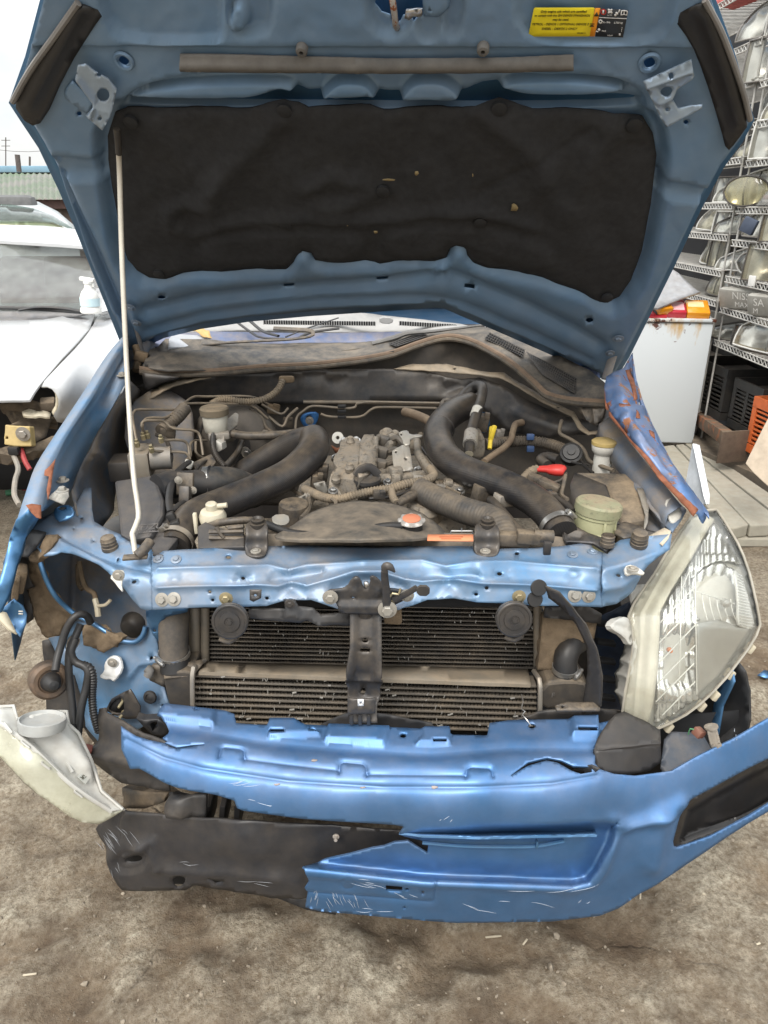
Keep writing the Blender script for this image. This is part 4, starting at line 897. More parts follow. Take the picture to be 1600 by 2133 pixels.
panel('stay_foot', [(724, 1454), (783, 1454), (782, 1486), (724, 1488)], surfC([(724, 1454, 1.195), (783, 1454, 1.195), (724, 1488, 1.185)]), black_metal, stay, t=.004, step=7, feats=[pocket([(732, 1452), (775, 1452), (775, 1480), (732, 1480)], .005, 5)], holes=[ell(751, 1464, 2.4, 2.4)])
panel('square_nut', [(745, 1458), (758, 1458), (758, 1471), (745, 1471)], surfY(1.183), M('nut_white', (.75, .75, .74), .4, .3, var=0), stay, t=.003, step=8, holes=[ell(751.5, 1465, 2, 2)])
for a in (732, 750, 768): MB().box(U(a, 1498, y=1.196), (.008, .008, .026), None, .002).build('stay_rib', plastic_clean, stay)
# horns
def horn(px, py, y):
    p = U(px, py, y=y); ax = Vector((0.02, -1, .22)).normalized()
    h = MB().lathe([(0, -.034), (.022, -.034), (.034, -.022), (.0365, -.016), (.0365, -.012), (.0345, -.011), (.0345, -.008), (.0365, -.007), (.0365, -.002), (.034, .0), (.031, .0), (.030, -.0015), (.0215, -.0015), (.0205, .0015), (.010, .0022), (.009, .0005), (.006, .0005), (.005, .003), (0, .003)], p, ax, 32).build('horn', M('horn_black', (.016, .018, .022), .38, .1, dust=.16, updust=.3), truck)
    return h, p
for px, py, y, bx, by in ((478, 1296, 1.235, 470, 1254), (1072, 1292, 1.235, 1080, 1250)):
    h, p = horn(px, py, y)
    panel('horn_bracket', [(bx - 9, by - 15), (bx + 13, by - 15), (bx + 14, by - 4), (bx + 10, by), (bx + 12, by + 26), (bx - 10, by + 26), (bx - 8, by)], surfC([(bx, by - 15, 1.272), (bx, by, 1.27), (bx - 5, by + 26, 1.258), (bx + 10, by + 26, 1.258)]), zinc, h, t=.0025, step=6)
    bolt(bx + 1, by - 8, surfY(1.268), brass, h, .008, .008)
    MB().tube([U(px - 20, py + 34, y=1.25), U(px, py + 40, y=1.245), U(px + 16, py + 30, y=1.245)], .006, 8).build('horn_terminal', plastic_dusty, h)
# ---- condenser and intercooler ----------------------------------
finm = M('fin_black', (.018, .017, .016), .6, .3, dust=.25, updust=.0, dustcol=(.20, .17, .13))
tubm = M('condenser_tube', (.105, .098, .090), .5, .5, dust=.4, updust=.3)
ictub = M('intercooler_tube', (.17, .155, .135), .5, .5, dust=.5, updust=.5)
def core(name, x0, x1, r0, r1, sl, y, n, pitch, parent, tm, fm, th, dp):
    """heat exchanger core: n horizontal tubes with zig-zag fins between; rows r0..r1 at px x0, sloping by sl px across"""
    c = None
    L0, L1 = [], []
    for k in range(n + 1):
        r = r0 + (r1 - r0) * k / n
        L0.append(U(x0, r, y=y)); L1.append(U(x1, r + sl, y=y))
    m = MB()
    for k in range(n):
        a0, a1 = (L0[k] + L0[k + 1]) / 2, (L1[k] + L1[k + 1]) / 2
        hgt = (L0[k] - L0[k + 1]).length * .5
        cnt = int((a1 - a0).length / pitch); V = []; F = []
        d = (a1 - a0).normalized(); up = Vector((0, 0, 1))
        for i in range(cnt + 1):
            q = a0 + (a1 - a0) * (i / cnt) + up * (hgt if i % 2 else -hgt) * .95
            V += [tuple(q), tuple(q + Vector((0, dp, 0)))]
        for i in range(cnt): F.append((2 * i, 2 * i + 1, 2 * i + 3, 2 * i + 2))
        m.add(V, F, False)
    fins = m.build('fins', fm, parent); fins['kind'] = 'stuff'
    for k in range(n + 1):
        mm = MB(); a0, a1 = L0[k], L1[k]; mid = (a0 + a1) / 2; dv = a1 - a0
        rz = math.degrees(math.atan2(dv.y, dv.x)); ry = -math.degrees(math.atan2(dv.z, math.hypot(dv.x, dv.y)))
        mm.box(mid + Vector((0, dp / 2 - .002, 0)), (dv.length, dp, th), rotm(0, ry, rz), th * .3); mm.build('tube', tm, parent)
cond = panel('condenser', [(408, 1240), (1130, 1240), (1130, 1400), (408, 1395)], surfY(1.435), hole_m, truck, t=.012, step=60)  # near-black backing paints in the shade behind the tubes
core('condenser', 432, 1118, 1256, 1378, 14, 1.412, 14, .0034, cond, tubm, finm, .0030, .016)
for x0, x1, sx in ((396, 416, 0), (418, 436, 1), (1112, 1128, 2)):
    p0, p1 = U((x0 + x1) / 2, 1250, y=1.405), U((x0 + x1) / 2, 1392, y=1.405)
    MB().tube([p0, p1], (.010 if sx else .013), 12).build('header_tube', M('dirty_alloy', (.20, .18, .15), .55, .5, dust=.5, updust=.1), cond)
ic = slab('intercooler', [(412, 1392), (1106, 1410), (1118, 1532), (404, 1506)], surfY(1.375), .02, hole_m, truck, 0)
core('intercooler', 404, 1118, 1408, 1502, 22, 1.330, 8, .0042, ic, ictub, finm, .0052, .040)
tb = surfC([(428, 1379, 1.385), (416, 1398, 1.325), (1100, 1394, 1.385), (1104, 1424, 1.322), (760, 1384, 1.387), (760, 1408, 1.324)])
panel('top_plate', [(428, 1378), (600, 1382), (800, 1386), (1100, 1394), (1106, 1426), (800, 1414), (600, 1407), (414, 1399)], tb, M('dusty_grey_bar', (.22, .19, .15), .7, .3, dust=.7, updust=.5), ic, t=.008, step=14, feats=[nzf(.0008, 50, 2)])
tkm = M('tank_black', (.030, .030, .031), .5, 0, dust=.55, updust=.7)
def tank(nm, out, y, t, mt=tkm, par=ic, bev=.008, **k): return slab(nm, out, surfY(y), t, mt, par, bev, **k)
tl = tank('end_tank', rnd([(341, 1400), (398, 1398), (400, 1408), (402, 1508), (366, 1508), (350, 1462), (341, 1420)], 1), 1.315, .09)
panel('tank_top', [(340, 1400), (352, 1386), (420, 1374), (424, 1380), (402, 1408), (342, 1414)], surfC([(340, 1400, 'z', .705), (420, 1374, 'z', .72), (402, 1408, 'z', .700)]), plastic_dusty, tl, t=.004, step=8)
MB().tube([U(426, 1376, y=1.38), U(410, 1388, y=1.34), U(401, 1404, y=1.308), U(402, 1506, y=1.300)], .0055, 8).build('crimp_edge', steel_dull, tl)
tr = tank('end_tank', rnd([(1124, 1424), (1190, 1417), (1230, 1424), (1226, 1470), (1190, 1468), (1126, 1484)], 1), 1.315, .09)
MB().tube([U(1112, 1398, y=1.37), U(1120, 1410, y=1.33), U(1125, 1425, y=1.308), U(1125, 1482, y=1.300)], .0055, 8).build('crimp_edge', steel_dull, tr)
r_ = Vector((1, 0, 0)); text('lettering', 'F', U(1152, 1448, y=1.311), r_, (0, 0, 1), .018, M('tank_letter', (.13, .12, .11), .5, 0, var=0), tr, .001)
panel('tank_lug', [(306, 1404), (316, 1386), (330, 1384), (344, 1396), (344, 1432), (312, 1418)], surfC([(306, 1404, 1.335), (330, 1384, 1.335), (344, 1432, 1.325)]), tkm, tl, t=.012, step=8, feats=[nzf(.002, 20, 1)])
MB().tube([U(306, 1392, y=1.325), U(312, 1398, y=1.322), U(308, 1408, y=1.32)], .010, 10).build('lug_bush', rubber_grey, tl)
panel('shroud_cover', [(668, 1510), (700, 1494), (724, 1486), (784, 1486), (830, 1492), (860, 1500), (900, 1506), (912, 1526), (660, 1524)], surfC([(668, 1510, 1.27), (784, 1486, 1.24), (900, 1506, 1.26), (760, 1524, 1.24)]), plastic_clean, truck, t=.003, step=9, feats=[nzf(.004, 30, 8)])
# intercooler pipes in front
hl = MB().tube([U(372, 1258, y=1.42), U(366, 1272, y=1.40), U(362, 1300, y=1.375), U(362, 1350, y=1.358), U(365, 1392, y=1.345)], [.030, .0325, .033, .032, .031], 24).build('intercooler_hose', M('faded_hose', (.060, .056, .052), .65, 0, dust=.8, updust=.2, dustcol=(.19, .15, .11)), truck)
def clamp(c, ax, r, par, wd=.011, mat=None, screw=(1, 0, 0)):
    ax = Vector(ax).normalized(); m = MB(); m.lathe([(r, -wd / 2), (r + .0016, -wd / 2), (r + .0016, wd / 2), (r, wd / 2)], c, ax, 28)
    s = Vector(screw); s = (s - ax * s.dot(ax)).normalized(); t = ax.cross(s); p = Vector(c) + s * (r + .005)
    R = Matrix((t, s, ax)).transposed()
    m.box(p, (.022, .010, wd * 1.05), R, .002); m.add(*tube([p - t * .018, p + t * .018], .0042, 10), ); return m.build('hose_clamp', mat or steel, par)
clamp(U(363, 1360, y=1.356), (0.02, -.15, 1), .0335, hl, screw=(-.75, -.8, 0))
hl['label'] = 'faded black hose with steel clamp left of the condenser'
MB().tube([U(364, 1372, y=1.353), U(366, 1398, y=1.343)], .0335, 22).build('hose_end', rubber_clean, hl)
hr = MB().tube([U(1206, 1338, y=1.40), U(1190, 1346, y=1.375), U(1180, 1364, y=1.36), U(1177, 1390, y=1.35), U(1176, 1424, y=1.342)], [.024, .0265, .027, .0265, .0265], 22).build('intercooler_hose', rubber_clean, truck)
clamp(U(1177, 1392, y=1.349), (0, -.12, 1), .0272, hr, .012, screw=(.8, -.6, 0))
panel('foam_block', [(1131, 1281), (1246, 1285), (1238, 1330), (1204, 1345), (1190, 1330), (1168, 1345), (1158, 1400), (1120, 1396)], surfC([(1131, 1281, 1.375), (1246, 1285, 1.375), (1158, 1400, 1.36), (1120, 1396, 1.362)]), foam_m, truck, t=.03, step=8, feats=[nzf(.003, 18, 4)])
panel('side_shield', [(1136, 1266), (1220, 1260), (1254, 1280), (1252, 1300), (1132, 1286)], surfY(1.355), plastic, truck, t=.004, step=9, feats=[nzf(.003, 20, 3)])
panel('deflector', [(1136, 1222), (1165, 1234), (1190, 1263), (1220, 1300), (1243, 1350), (1255, 1410), (1252, 1472), (1212, 1472), (1224, 1400), (1222, 1345), (1200, 1300), (1172, 1268), (1142, 1246)], surfC([(1136, 1222, 1.262), (1190, 1263, 1.25), (1243, 1350, 1.245), (1252, 1472, 1.235), (1212, 1472, 1.27), (1200, 1300, 1.27), (1142, 1246, 1.268)]), plastic, truck, t=.003, step=7, feats=[nzf(.002, 30, 5)])
for a, b, r in ((1122, 1224, .017), (1114, 1248, .016)):
    MB().lathe([(r * .9, -.004), (r, .0), (r, .003), (r * .93, .0045), (0, .0045)], U(a, b, y=1.268), (0.1, -1, .3), 22).build('rubber_plug', rubber_clean, truck)
panel('duct_side', [(1240, 1290), (1316, 1250), (1330, 1300), (1300, 1500), (1240, 1500)], surfY(1.50), M('inner_dark_blue', (.018, .035, .07), .5, .1, dust=.2), truck, t=.003, step=20, feats=[nzf(.01, 60, 1)])
for k in range(5): MB().box(U(1262, 1300 + k * 38, y=1.46), (.045, .02, .010), rotm(0, 10, 0), .002).build('duct_rib', hole_m, truck)
panel('lower_strap', [(1156, 1470), (1180, 1462), (1250, 1462), (1250, 1480), (1190, 1480), (1160, 1480)], surfC([(1156, 1470, 1.235), (1250, 1462, 1.25), (1190, 1480, 1.225)]), plastic_dusty, truck, t=.004, step=7, holes=[ell(1172, 1472, 3.6, 2.4)])
panel('lower_shield', [(1070, 1500), (1120, 1484), (1160, 1478), (1250, 1476), (1300, 1482), (1310, 1510), (1250, 1512), (1060, 1508)], surfY(1.285), plastic, truck, t=.004, step=9, feats=[nzf(.003, 30, 1)])
# ---- bumper -----------------------------------------------------
bs = surfC([(330, 1495, 'z', .650), (450, 1480, 'z', .652), (690, 1512, 'z', .648), (940, 1530, 'z', .646), (1060, 1502, 'z', .648), (1245, 1500, 'z', .650),
            (252, 1515, 'z', .648), (300, 1556, 'z', .640), (420, 1585, 'z', .638), (600, 1612, 'z', .636), (800, 1626, 'z', .634), (1000, 1628, 'z', .634), (1150, 1620, 'z', .634), (1245, 1604, 'z', .636),
            (256, 1585, 1.165), (340, 1625, 1.115), (490, 1680, 1.07), (800, 1714, 1.045), (1050, 1722, 1.045), (1280, 1700, 1.075),
            (1325, 1618, 1.115), (1450, 1580, 1.165), (1600, 1500, 1.24), (1600, 1690, 1.205), (1480, 1720, 1.135), (1400, 1800, 1.095), (1325, 1868, 1.085),
            (640, 1805, 1.062), (640, 1885, 1.082), (840, 1760, 1.050), (900, 1836, 1.046), (1050, 1838, 1.044), (1200, 1836, 1.050), (900, 1918, 1.066), (1150, 1918, 1.068), (1280, 1800, 1.064), (1290, 1890, 1.082)])
bump_out = [(327, 1490), (336, 1472), (345, 1465), (400, 1471), (449, 1477), (470, 1480), (488, 1487), (492, 1506), (530, 1509), (556, 1510), (562, 1500), (612, 1500), (624, 1508), (682, 1511), (750, 1512), (813, 1514), (885, 1518), (937, 1517), (938, 1530), (1015, 1532), (1020, 1506), (1060, 1500), (1190, 1497), (1245, 1495), (1248, 1506), (1270, 1501), (1252, 1535), (1240, 1556), (1240, 1590), (1250, 1602), (1280, 1612), (1325, 1616), (1400, 1606), (1450, 1577),
            (1525, 1541), (1612, 1490), (1612, 1684), (1560, 1714), (1500, 1754), (1400, 1822), (1325, 1872), (1290, 1892), (1250, 1908), (1150, 1920), (950, 1923), (800, 1911), (666, 1898), (636, 1890), (641, 1860), (635, 1850), (644, 1838), (640, 1822), (631, 1805), (678, 1791), (730, 1779), (775, 1767), (800, 1763), (822, 1755), (850, 1752), (890, 1778), (893, 1756), (875, 1750), (842, 1742), (832, 1738), (842, 1722),
            (821, 1718), (700, 1711), (628, 1706), (507, 1689), (494, 1684), (488, 1668), (450, 1656), (434, 1653), (400, 1648), (368, 1641), (341, 1630), (310, 1612), (290, 1601), (271, 1602), (262, 1580), (253, 1560), (252, 1512), (266, 1522), (283, 1533), (310, 1541), (341, 1548), (350, 1545), (339, 1537), (350, 1528), (352, 1518), (345, 1505)]
bf = [ridge([(262, 1540), (340, 1578), (420, 1600), (600, 1627), (800, 1640), (1000, 1640), (1150, 1632), (1245, 1616)], -.004, 5),
      pocket([(345, 1470), (449, 1482), (446, 1512), (336, 1498), (330, 1490)], .010, 3.6), pocket([(560, 1498), (614, 1498), (640, 1515), (668, 1530), (560, 1536)], .007, 3.4),
      pocket([(684, 1512), (812, 1516), (806, 1540), (800, 1552), (676, 1544)], .010, 3.6), pocket([(880, 1517), (938, 1517), (938, 1552), (866, 1552), (880, 1535)], .009, 3.4),
      pocket([(1190, 1496), (1246, 1494), (1248, 1534), (1192, 1534)], .012, 3.6), ridge([(340, 1512), (560, 1548), (700, 1562), (900, 1572), (1060, 1560), (1230, 1560)], -.005, 10),
      ridge([(456, 1576), (460, 1556), (468, 1554), (500, 1558), (508, 1562), (509, 1580)], -.005, 3.2), ridge([(706, 1608), (708, 1590), (716, 1586), (756, 1590), (762, 1596), (764, 1614)], -.005, 3.2), ridge([(970, 1616), (973, 1600), (980, 1596), (1020, 1598), (1026, 1604), (1028, 1618)], -.005, 3.2),
      ridge([(509, 1580), (600, 1592), (706, 1604)], -.003, 4), ridge([(764, 1612), (970, 1614)], -.003, 4),
      ridge([(625, 1818), (905, 1845), (912, 1841), (1195, 1853), (1238, 1842), (1260, 1814), (1292, 1738), (1316, 1718), (1400, 1694)], .005, 7),
      ridge([(1282, 1712), (1300, 1720), (1370, 1700), (1420, 1672)], .010, 14), ridge([(1300, 1740), (1330, 1870)], -.004, 26), ridge([(908, 1838), (906, 1878), (895, 1880), (640, 1860)], -.003, 3), ridge([(1380, 1700), (1360, 1800)], .012, 20),
      pocket(ell(725, 1840, 16, 14), -.002, 2.5), pocket(ell(725, 1840, 14, 12), .002, 2.5),
      nzf(.0006, 90, 2)]
brf = [pocket([(826, 1744), (1262, 1718), (1282, 1712), (1268, 1760), (1240, 1812), (1222, 1834), (1190, 1840), (908, 1830), (880, 1828), (560, 1793), (560, 1752), (800, 1750)], -.055, 20)]
bh = [ell(411, 1481, 8, 4.2), ell(650, 1522, 8, 4.5), ell(840, 1532, 6.5, 4.5), ell(1108, 1512, 8, 5), [(558, 1523), (592, 1523), (592, 1529), (562, 1529)], [(900, 1545), (930, 1545), (930, 1551), (902, 1551)], [(1202, 1522), (1244, 1523), (1244, 1530), (1203, 1529)],
      [(804, 1844), (838, 1846), (838, 1858), (804, 1856)], ell(848, 1853, 4, 3), ell(843, 1891, 2), ell(881, 1860, 3),
      [(340, 1546), (356, 1552), (368, 1557), (400, 1552), (428, 1550), (398, 1556), (368, 1560), (352, 1555)],
      [(1062, 1617), (1100, 1588), (1140, 1578), (1170, 1584), (1195, 1596), (1232, 1597), (1234, 1608), (1210, 1612), (1192, 1606), (1160, 1588), (1138, 1584), (1100, 1595)],
      [(1426, 1676), (1434, 1668), (1490, 1638), (1560, 1600), (1609, 1576), (1609, 1670), (1560, 1700), (1480, 1742), (1412, 1766), (1404, 1764), (1402, 1752), (1416, 1700)]]
bumper = panel('front_bumper', bump_out, bs, paint_scr, truck, t=.004, step=5.5, feats=bf, holes=bh, rfeats=brf)
bumper['label'] = 'torn blue front bumper cover'
panel('torn_edge', [(1232, 1594), (1250, 1602), (1236, 1612), (1215, 1612), (1192, 1604), (1205, 1598)], surfC([(1232, 1594, 1.10), (1250, 1602, 1.09), (1192, 1604, 1.12)]), plastic_clean, bumper, t=.003, step=6)
# slats in the lower intake
sl = surfC([(832, 1740, 1.052), (1240, 1742, 1.05), (840, 1722, 1.10), (1240, 1726, 1.10)])
panel('intake_slat', [(840, 1722), (1000, 1726), (1238, 1724), (1242, 1736), (1244, 1744), (1000, 1750), (880, 1746), (832, 1740)], sl, paint, bumper, t=.004, step=8, feats=[ridge([(832, 1742), (1000, 1748), (1242, 1742)], .006, 5)])
MB().tube([U(880, 1755, y=1.07), U(960, 1762, y=1.066), U(1060, 1764, y=1.066), U(1120, 1762, y=1.068), U(1175, 1752, y=1.075)], .004, 8).build('intake_bead', paint, bumper)
MB().box(U(1118, 1758, y=1.062), (.004, .010, .018), None, .001).build('slat_rib', paint, bumper)
# fog lamp recess
fog = panel('fog_lamp_bezel', [(1424, 1672), (1490, 1632), (1560, 1594), (1640, 1556), (1640, 1660), (1560, 1706), (1480, 1748), (1404, 1774), (1396, 1764), (1412, 1700)], bs, M('fog_bezel', (.010, .010, .011), .35, 0, dust=.06), bumper, t=.004, step=7, rfeats=[lambda a, b: -.006 + 0 * a, pocket([(1434, 1686), (1500, 1646), (1640, 1572), (1640, 1656), (1560, 1696), (1418, 1752)], -.075, 8)], feats=[ridge([(1480, 1712), (1540, 1694), (1600, 1656)], .004, 5)])
MB().lathe([(.030, 0), (.031, .006), (.027, .008), (.024, -.004), (0, -.014)], U(1522, 1632, y=1.27), (-.15, -1, .15), 26).build('fog_lamp_ring', M('dusty_lamp_ring', (.10, .09, .07), .5, .3, dust=.6, updust=.2), fog)
# wire tie
MB().tube([U(1086, 1446, y=1.30), U(1090, 1462, y=1.27), U(1086, 1476, y=1.25), U(1094, 1482, y=1.24), U(1088, 1488, y=1.235), U(1098, 1500, y=1.22), U(1106, 1512, y=1.215)], .0012, 5).build('tie_wire', steel, bumper)
# black lower beam exposed on the left
ls = surfC([(205, 1722, 1.27), (250, 1692, 1.235), (400, 1702, 1.185), (600, 1716, 1.15), (845, 1734, 1.125), (235, 1810, 1.245), (265, 1847, 1.235), (400, 1838, 1.185), (450, 1842, 1.175), (640, 1880, 1.135), (800, 1860, 1.115), (500, 1770, 1.13), (300, 1770, 1.20)])
beamb = panel('bumper_beam', [(200, 1726), (212, 1708), (232, 1696), (252, 1689), (300, 1694), (400, 1702), (600, 1715), (720, 1722), (860, 1732), (900, 1760), (880, 1860), (700, 1880), (655, 1872), (638, 1866), (565, 1862), (500, 1850), (450, 1843), (412, 1835), (404, 1838), (390, 1847), (330, 1846), (280, 1850), (260, 1848), (250, 1836), (236, 1810), (222, 1770), (206, 1742)], ls, M('beam_plastic', (.024, .025, .029), .40, 0, dust=.16, updust=.6, var=.12, bump=.15), truck, t=.004, step=8,
       feats=[pocket(rnd([(250, 1690), (262, 1740), (300, 1752), (320, 1790), (400, 1806), (640, 1812), (640, 1900), (200, 1900), (220, 1780), (240, 1750)]), .010, 24), ridge([(246, 1694), (246, 1722), (252, 1740)], -.012, 8), ridge([(262, 1780), (318, 1752), (332, 1800)], .010, 9), pocket(ell(275, 1790, 34, 24, 16, -15), -.012, 12), ridge([(330, 1806), (480, 1812), (580, 1824)], .004, 7), nzf(.003, 50, 4)],
       holes=[rnd([(256, 1796), (266, 1784), (284, 1781), (297, 1786), (292, 1796), (276, 1800)], 1), rnd([(361, 1824), (376, 1813), (390, 1820), (388, 1834), (374, 1844), (365, 1836)], 1), [(434, 1820), (456, 1824), (472, 1828), (452, 1832)]])
panel('beam_void_shade', [(215, 1730), (640, 1740), (640, 1850), (260, 1838)], surfY(1.30), hole_m, beamb, t=.002, step=60)  # near-black sheet standing for the shade behind the beam
bolt(700, 1742, surfY(1.118), M('rusty_screw', (.5, .45, .4), .5, .4, rust=.3), beamb, .004, .012)
panel('splash_strip', [(560, 1864), (600, 1862), (640, 1868), (700, 1890), (700, 1906), (640, 1896), (600, 1880)], surfC([(560, 1864, 1.19), (640, 1868, 1.17), (640, 1896, 1.16), (700, 1906, 1.15)]), plastic_clean, truck, t=.004, step=9)
# behind the bumper on the right: bracket, splash panel, gap shade, wheel arch, spring stud
ba = panel('bumper_absorber', [(1238, 1562), (1376, 1546), (1378, 1588), (1354, 1606), (1300, 1616), (1262, 1610), (1242, 1600)], surfC([(1238, 1562, 1.135), (1376, 1546, 1.165), (1378, 1588, 1.16), (1300, 1616, 1.12)]), M('absorber_black', (.026, .026, .028), .45, 0, dust=.08), truck, t=.006, step=9, feats=[nzf(.0015, 30, 1)])
panel('absorber_top', [(1237, 1564), (1246, 1535), (1268, 1502), (1282, 1488), (1300, 1482), (1340, 1500), (1376, 1520), (1377, 1548)], surfC([(1238, 1564, 1.134), (1268, 1502, 1.20), (1300, 1482, 1.235), (1376, 1520, 1.215), (1377, 1548, 1.164)]), M('scuffed_plastic', (.030, .029, .030), .5, 0, dust=.10, var=.2), ba, t=.006, step=9, feats=[nzf(.0015, 30, 1)])
panel('splash_panel', [(1384, 1540), (1398, 1524), (1462, 1526), (1476, 1550), (1490, 1572), (1440, 1600), (1390, 1620), (1376, 1600)], surfC([(1384, 1540, 1.26), (1462, 1526, 1.27), (1490, 1572, 1.23), (1390, 1620, 1.20)]), M('slate_plastic', (.04, .06, .09), .5, 0, dust=.3), truck, t=.004, step=10)
panel('absorber_gap_shade', [(1300, 1500), (1540, 1480), (1540, 1640), (1300, 1640)], surfY(1.33), hole_m, truck, t=.002, step=60)  # dark sheet filling the absorber gap with painted shade, not a part
sp = MB(); q0, q1 = U(1482, 1516, y=1.21), U(1490, 1548, y=1.20)
sp.tube([q0, q1], .006, 10, smoothpath=False); ax = (q1 - q0); 
hx = [q0 + ax * (k / 60) + Vector((math.cos(k * .9), math.sin(k * .9) * .5, math.sin(k * .9) * .3)) * .0095 for k in range(61)]
sp.tube(hx, .0022, 6, step=.004); sp.lathe([(0, 0), (.014, 0), (.014, .004), (0, .004)], q0, -ax.normalized(), 14); sp.lathe([(0, 0), (.012, 0), (.012, .006), (0, .006)], q1, ax.normalized(), 6); sp.build('spring_stud', steel_dull, truck)
m = MB(); m.box(U(1456, 1526, y=1.22), (.022, .02, .018), rotm(10, 20, 30), .003); m.build('lamp_connector', M('connector_red', (.20, .07, .05), .6, 0, dust=.3), truck)
m = MB(); m.tube([U(1450, 1522, y=1.22), U(1438, 1518, y=1.225), U(1434, 1530, y=1.23)], .0014, 5); m.build('lamp_wire', M('wire_green', (.10, .30, .14), .5, 0), truck)
arch = surfC([(1540, 1386, 1.36), (1562, 1440, 1.33), (1560, 1520, 1.30), (1480, 1440, 1.42), (1440, 1540, 1.36)])
panel('wheel_arch_liner', [(1538, 1380), (1552, 1400), (1560, 1440), (1562, 1500), (1556, 1520), (1500, 1552), (1400, 1570), (1380, 1500), (1440, 1440), (1500, 1400)], arch, rubber_clean, truck, t=.006, step=12, feats=[nzf(.004, 40, 2)])
panel('arch_edge', [(1500, 1412), (1526, 1392), (1530, 1420), (1506, 1470), (1496, 1530), (1476, 1530), (1488, 1460)], surfC([(1500, 1412, 1.36), (1526, 1392, 1.34), (1496, 1530, 1.30)]), paint, truck, t=.003, step=9)

# scratches in the paint and the plastic: thin grooves rubbed to primer
def on_sheet(surf, fts, px, py, off=.0006):
    h = sum(float(f(np.array([float(px)]), np.array([float(py)]))[0]) for f in fts)
    return S1(surf, px, py) + normal_at(surf, px, py) * (h + off)
def scratches(name, surf, fts, groups, mat, par, r=.00045, seed=1):
    R_ = random.Random(seed); m = MB()
    for cx, cy, sx_, sy_, ang, ln, cnt in groups:
        for _ in range(cnt):
            a = math.radians(ang + R_.gauss(0, 7)); l_ = ln * R_.uniform(.4, 1.2); x0 = cx + R_.gauss(0, sx_); y0 = cy + R_.gauss(0, sy_); bend = R_.gauss(0, .03) * l_
            q = [on_sheet(surf, fts, x0 + math.cos(a) * l_ * t - math.sin(a) * bend * 4 * t * (1 - t), y0 + math.sin(a) * l_ * t + math.cos(a) * bend * 4 * t * (1 - t)) for t in (0, .25, .5, .75, 1)]
            m.add(*tube(q, [r * .2, r, r * 1.2, r, r * .2], 4, step=.02, caps=False))
    o = m.build(name, mat, par); o['kind'] = 'stuff'; return o
scm = M('scratch_white', (.50, .55, .62), .6, 0, var=.1)
scratches('scratches', bs, bf, [(690, 1868, 12, 8, 58, 20, 8), (658, 1862, 4, 8, 105, 18, 6), (760, 1838, 24, 4, 12, 46, 5), (735, 1872, 12, 6, 62, 22, 8), (830, 1864, 14, 4, 22, 26, 4), (800, 1895, 40, 5, 4, 40, 3), (1000, 1882, 60, 10, 8, 44, 5), (1030, 1854, 60, 4, -3, 60, 3), (500, 1636, 14, 3, -8, 34, 4), (560, 1670, 24, 4, 10, 26, 3), (930, 1710, 8, 3, -40, 14, 3), (1200, 1880, 16, 8, -40, 20, 2), (1530, 1520, 4, 8, 90, 7, 3)], scm, bumper, .0003)
for a, b, l_ in ((655, 1584, 1), (577, 1634, 1), (755, 1640, 1), (905, 1640, 1)):
    pts = [(a + 8 * math.cos(t) * random.uniform(.5, 1.2), b + 3 * math.sin(t) * random.uniform(.5, 1.2)) for t in np.linspace(0, 6.28, 9)[:-1]]
    panel('chip', pts, bs, M('chip_grey', (.28, .24, .22), .8, 0, var=.3), bumper, t=.002, step=6, feats=bf + [lambda a, b: .0012 + 0 * a])
bmf = [lambda a, b: .012 + 0 * a]
scratches('scratches', ls, bmf, [(228, 1742, 9, 12, 52, 36, 10), (258, 1718, 12, 6, 45, 28, 5), (250, 1790, 6, 14, 62, 30, 4), (395, 1792, 16, 3, 4, 26, 3), (540, 1826, 50, 2, 6, 40, 3)], M('scuff_grey', (.30, .31, .33), .7, 0, var=.2), beamb, .00035, 3)
# bent fins, set as small pale specks
R_ = random.Random(5); m = MB()
for k in range(110):
    u = R_.random(); r_ = R_.choice(range(9)); px = 404 + 714 * u; py = 1408 + (1502 - 1408) * r_ / 8 + 22 * u + R_.uniform(-1, 6)
    if 725 < px < 790: continue
    big = R_.random() < .25
    m.add(*box(U(px, py, y=1.327), (R_.uniform(.005, .013) if big else .0012, .002, .0030 if big else R_.uniform(.004, .010)), rotm(0, R_.uniform(-25, 25), 0)), smooth=False)
for k in range(70):
    u = R_.random(); px = 432 + 686 * u; py = 1262 + 118 * R_.random() + 14 * u
    if 720 < px < 800: continue
    m.add(*box(U(px, py, y=1.409), (.0014, .002, R_.uniform(.003, .007)), rotm(0, R_.uniform(-25, 25), 0)), smooth=False)
m.build('bent_fins', M('fin_bright', (.48, .46, .42), .5, .4, var=.2), ic)['kind'] = 'stuff'
# ---- engine bay: firewall, cowl ---------------------------------
def up_(pts): return [U(a, b, y=c) for a, b, c in pts]
def hose(name, pts, r, mat, par, seg=18, **k): return MB().tube(up_(pts), r, seg, **k).build(name, mat, par)
fw = panel('firewall', [(262, 770), (500, 760), (930, 700), (1000, 716), (1270, 800), (1290, 1000), (1200, 1060), (330, 1050), (250, 960)], surfC([(262, 800, 2.30), (600, 800, 2.38), (930, 760, 2.46), (1270, 820, 2.24), (300, 1040, 2.22), (800, 1040, 2.34), (1250, 1040, 2.16)]), M('firewall_dusty', (.050, .046, .042), .75, 0, dust=.8, updust=.0, dustcol=(.10, .080, .060)), truck, t=.006, step=22, feats=[nzf(.012, 120, 4)])
panel('firewall_patch', ell(1007, 880, 14, 22), surfY(2.30), paint, fw, t=.003, step=8)
sealb = panel('firewall_stud_ring', rnd([(625, 868), (640, 858), (664, 858), (663, 875), (652, 892), (636, 890), (627, 880)], 1), surfY(2.33), M('fresh_blue', (.05, .17, .42), .4, .3, var=.05), fw, t=.003, step=7, holes=[ell(644, 873, 7, 8)])
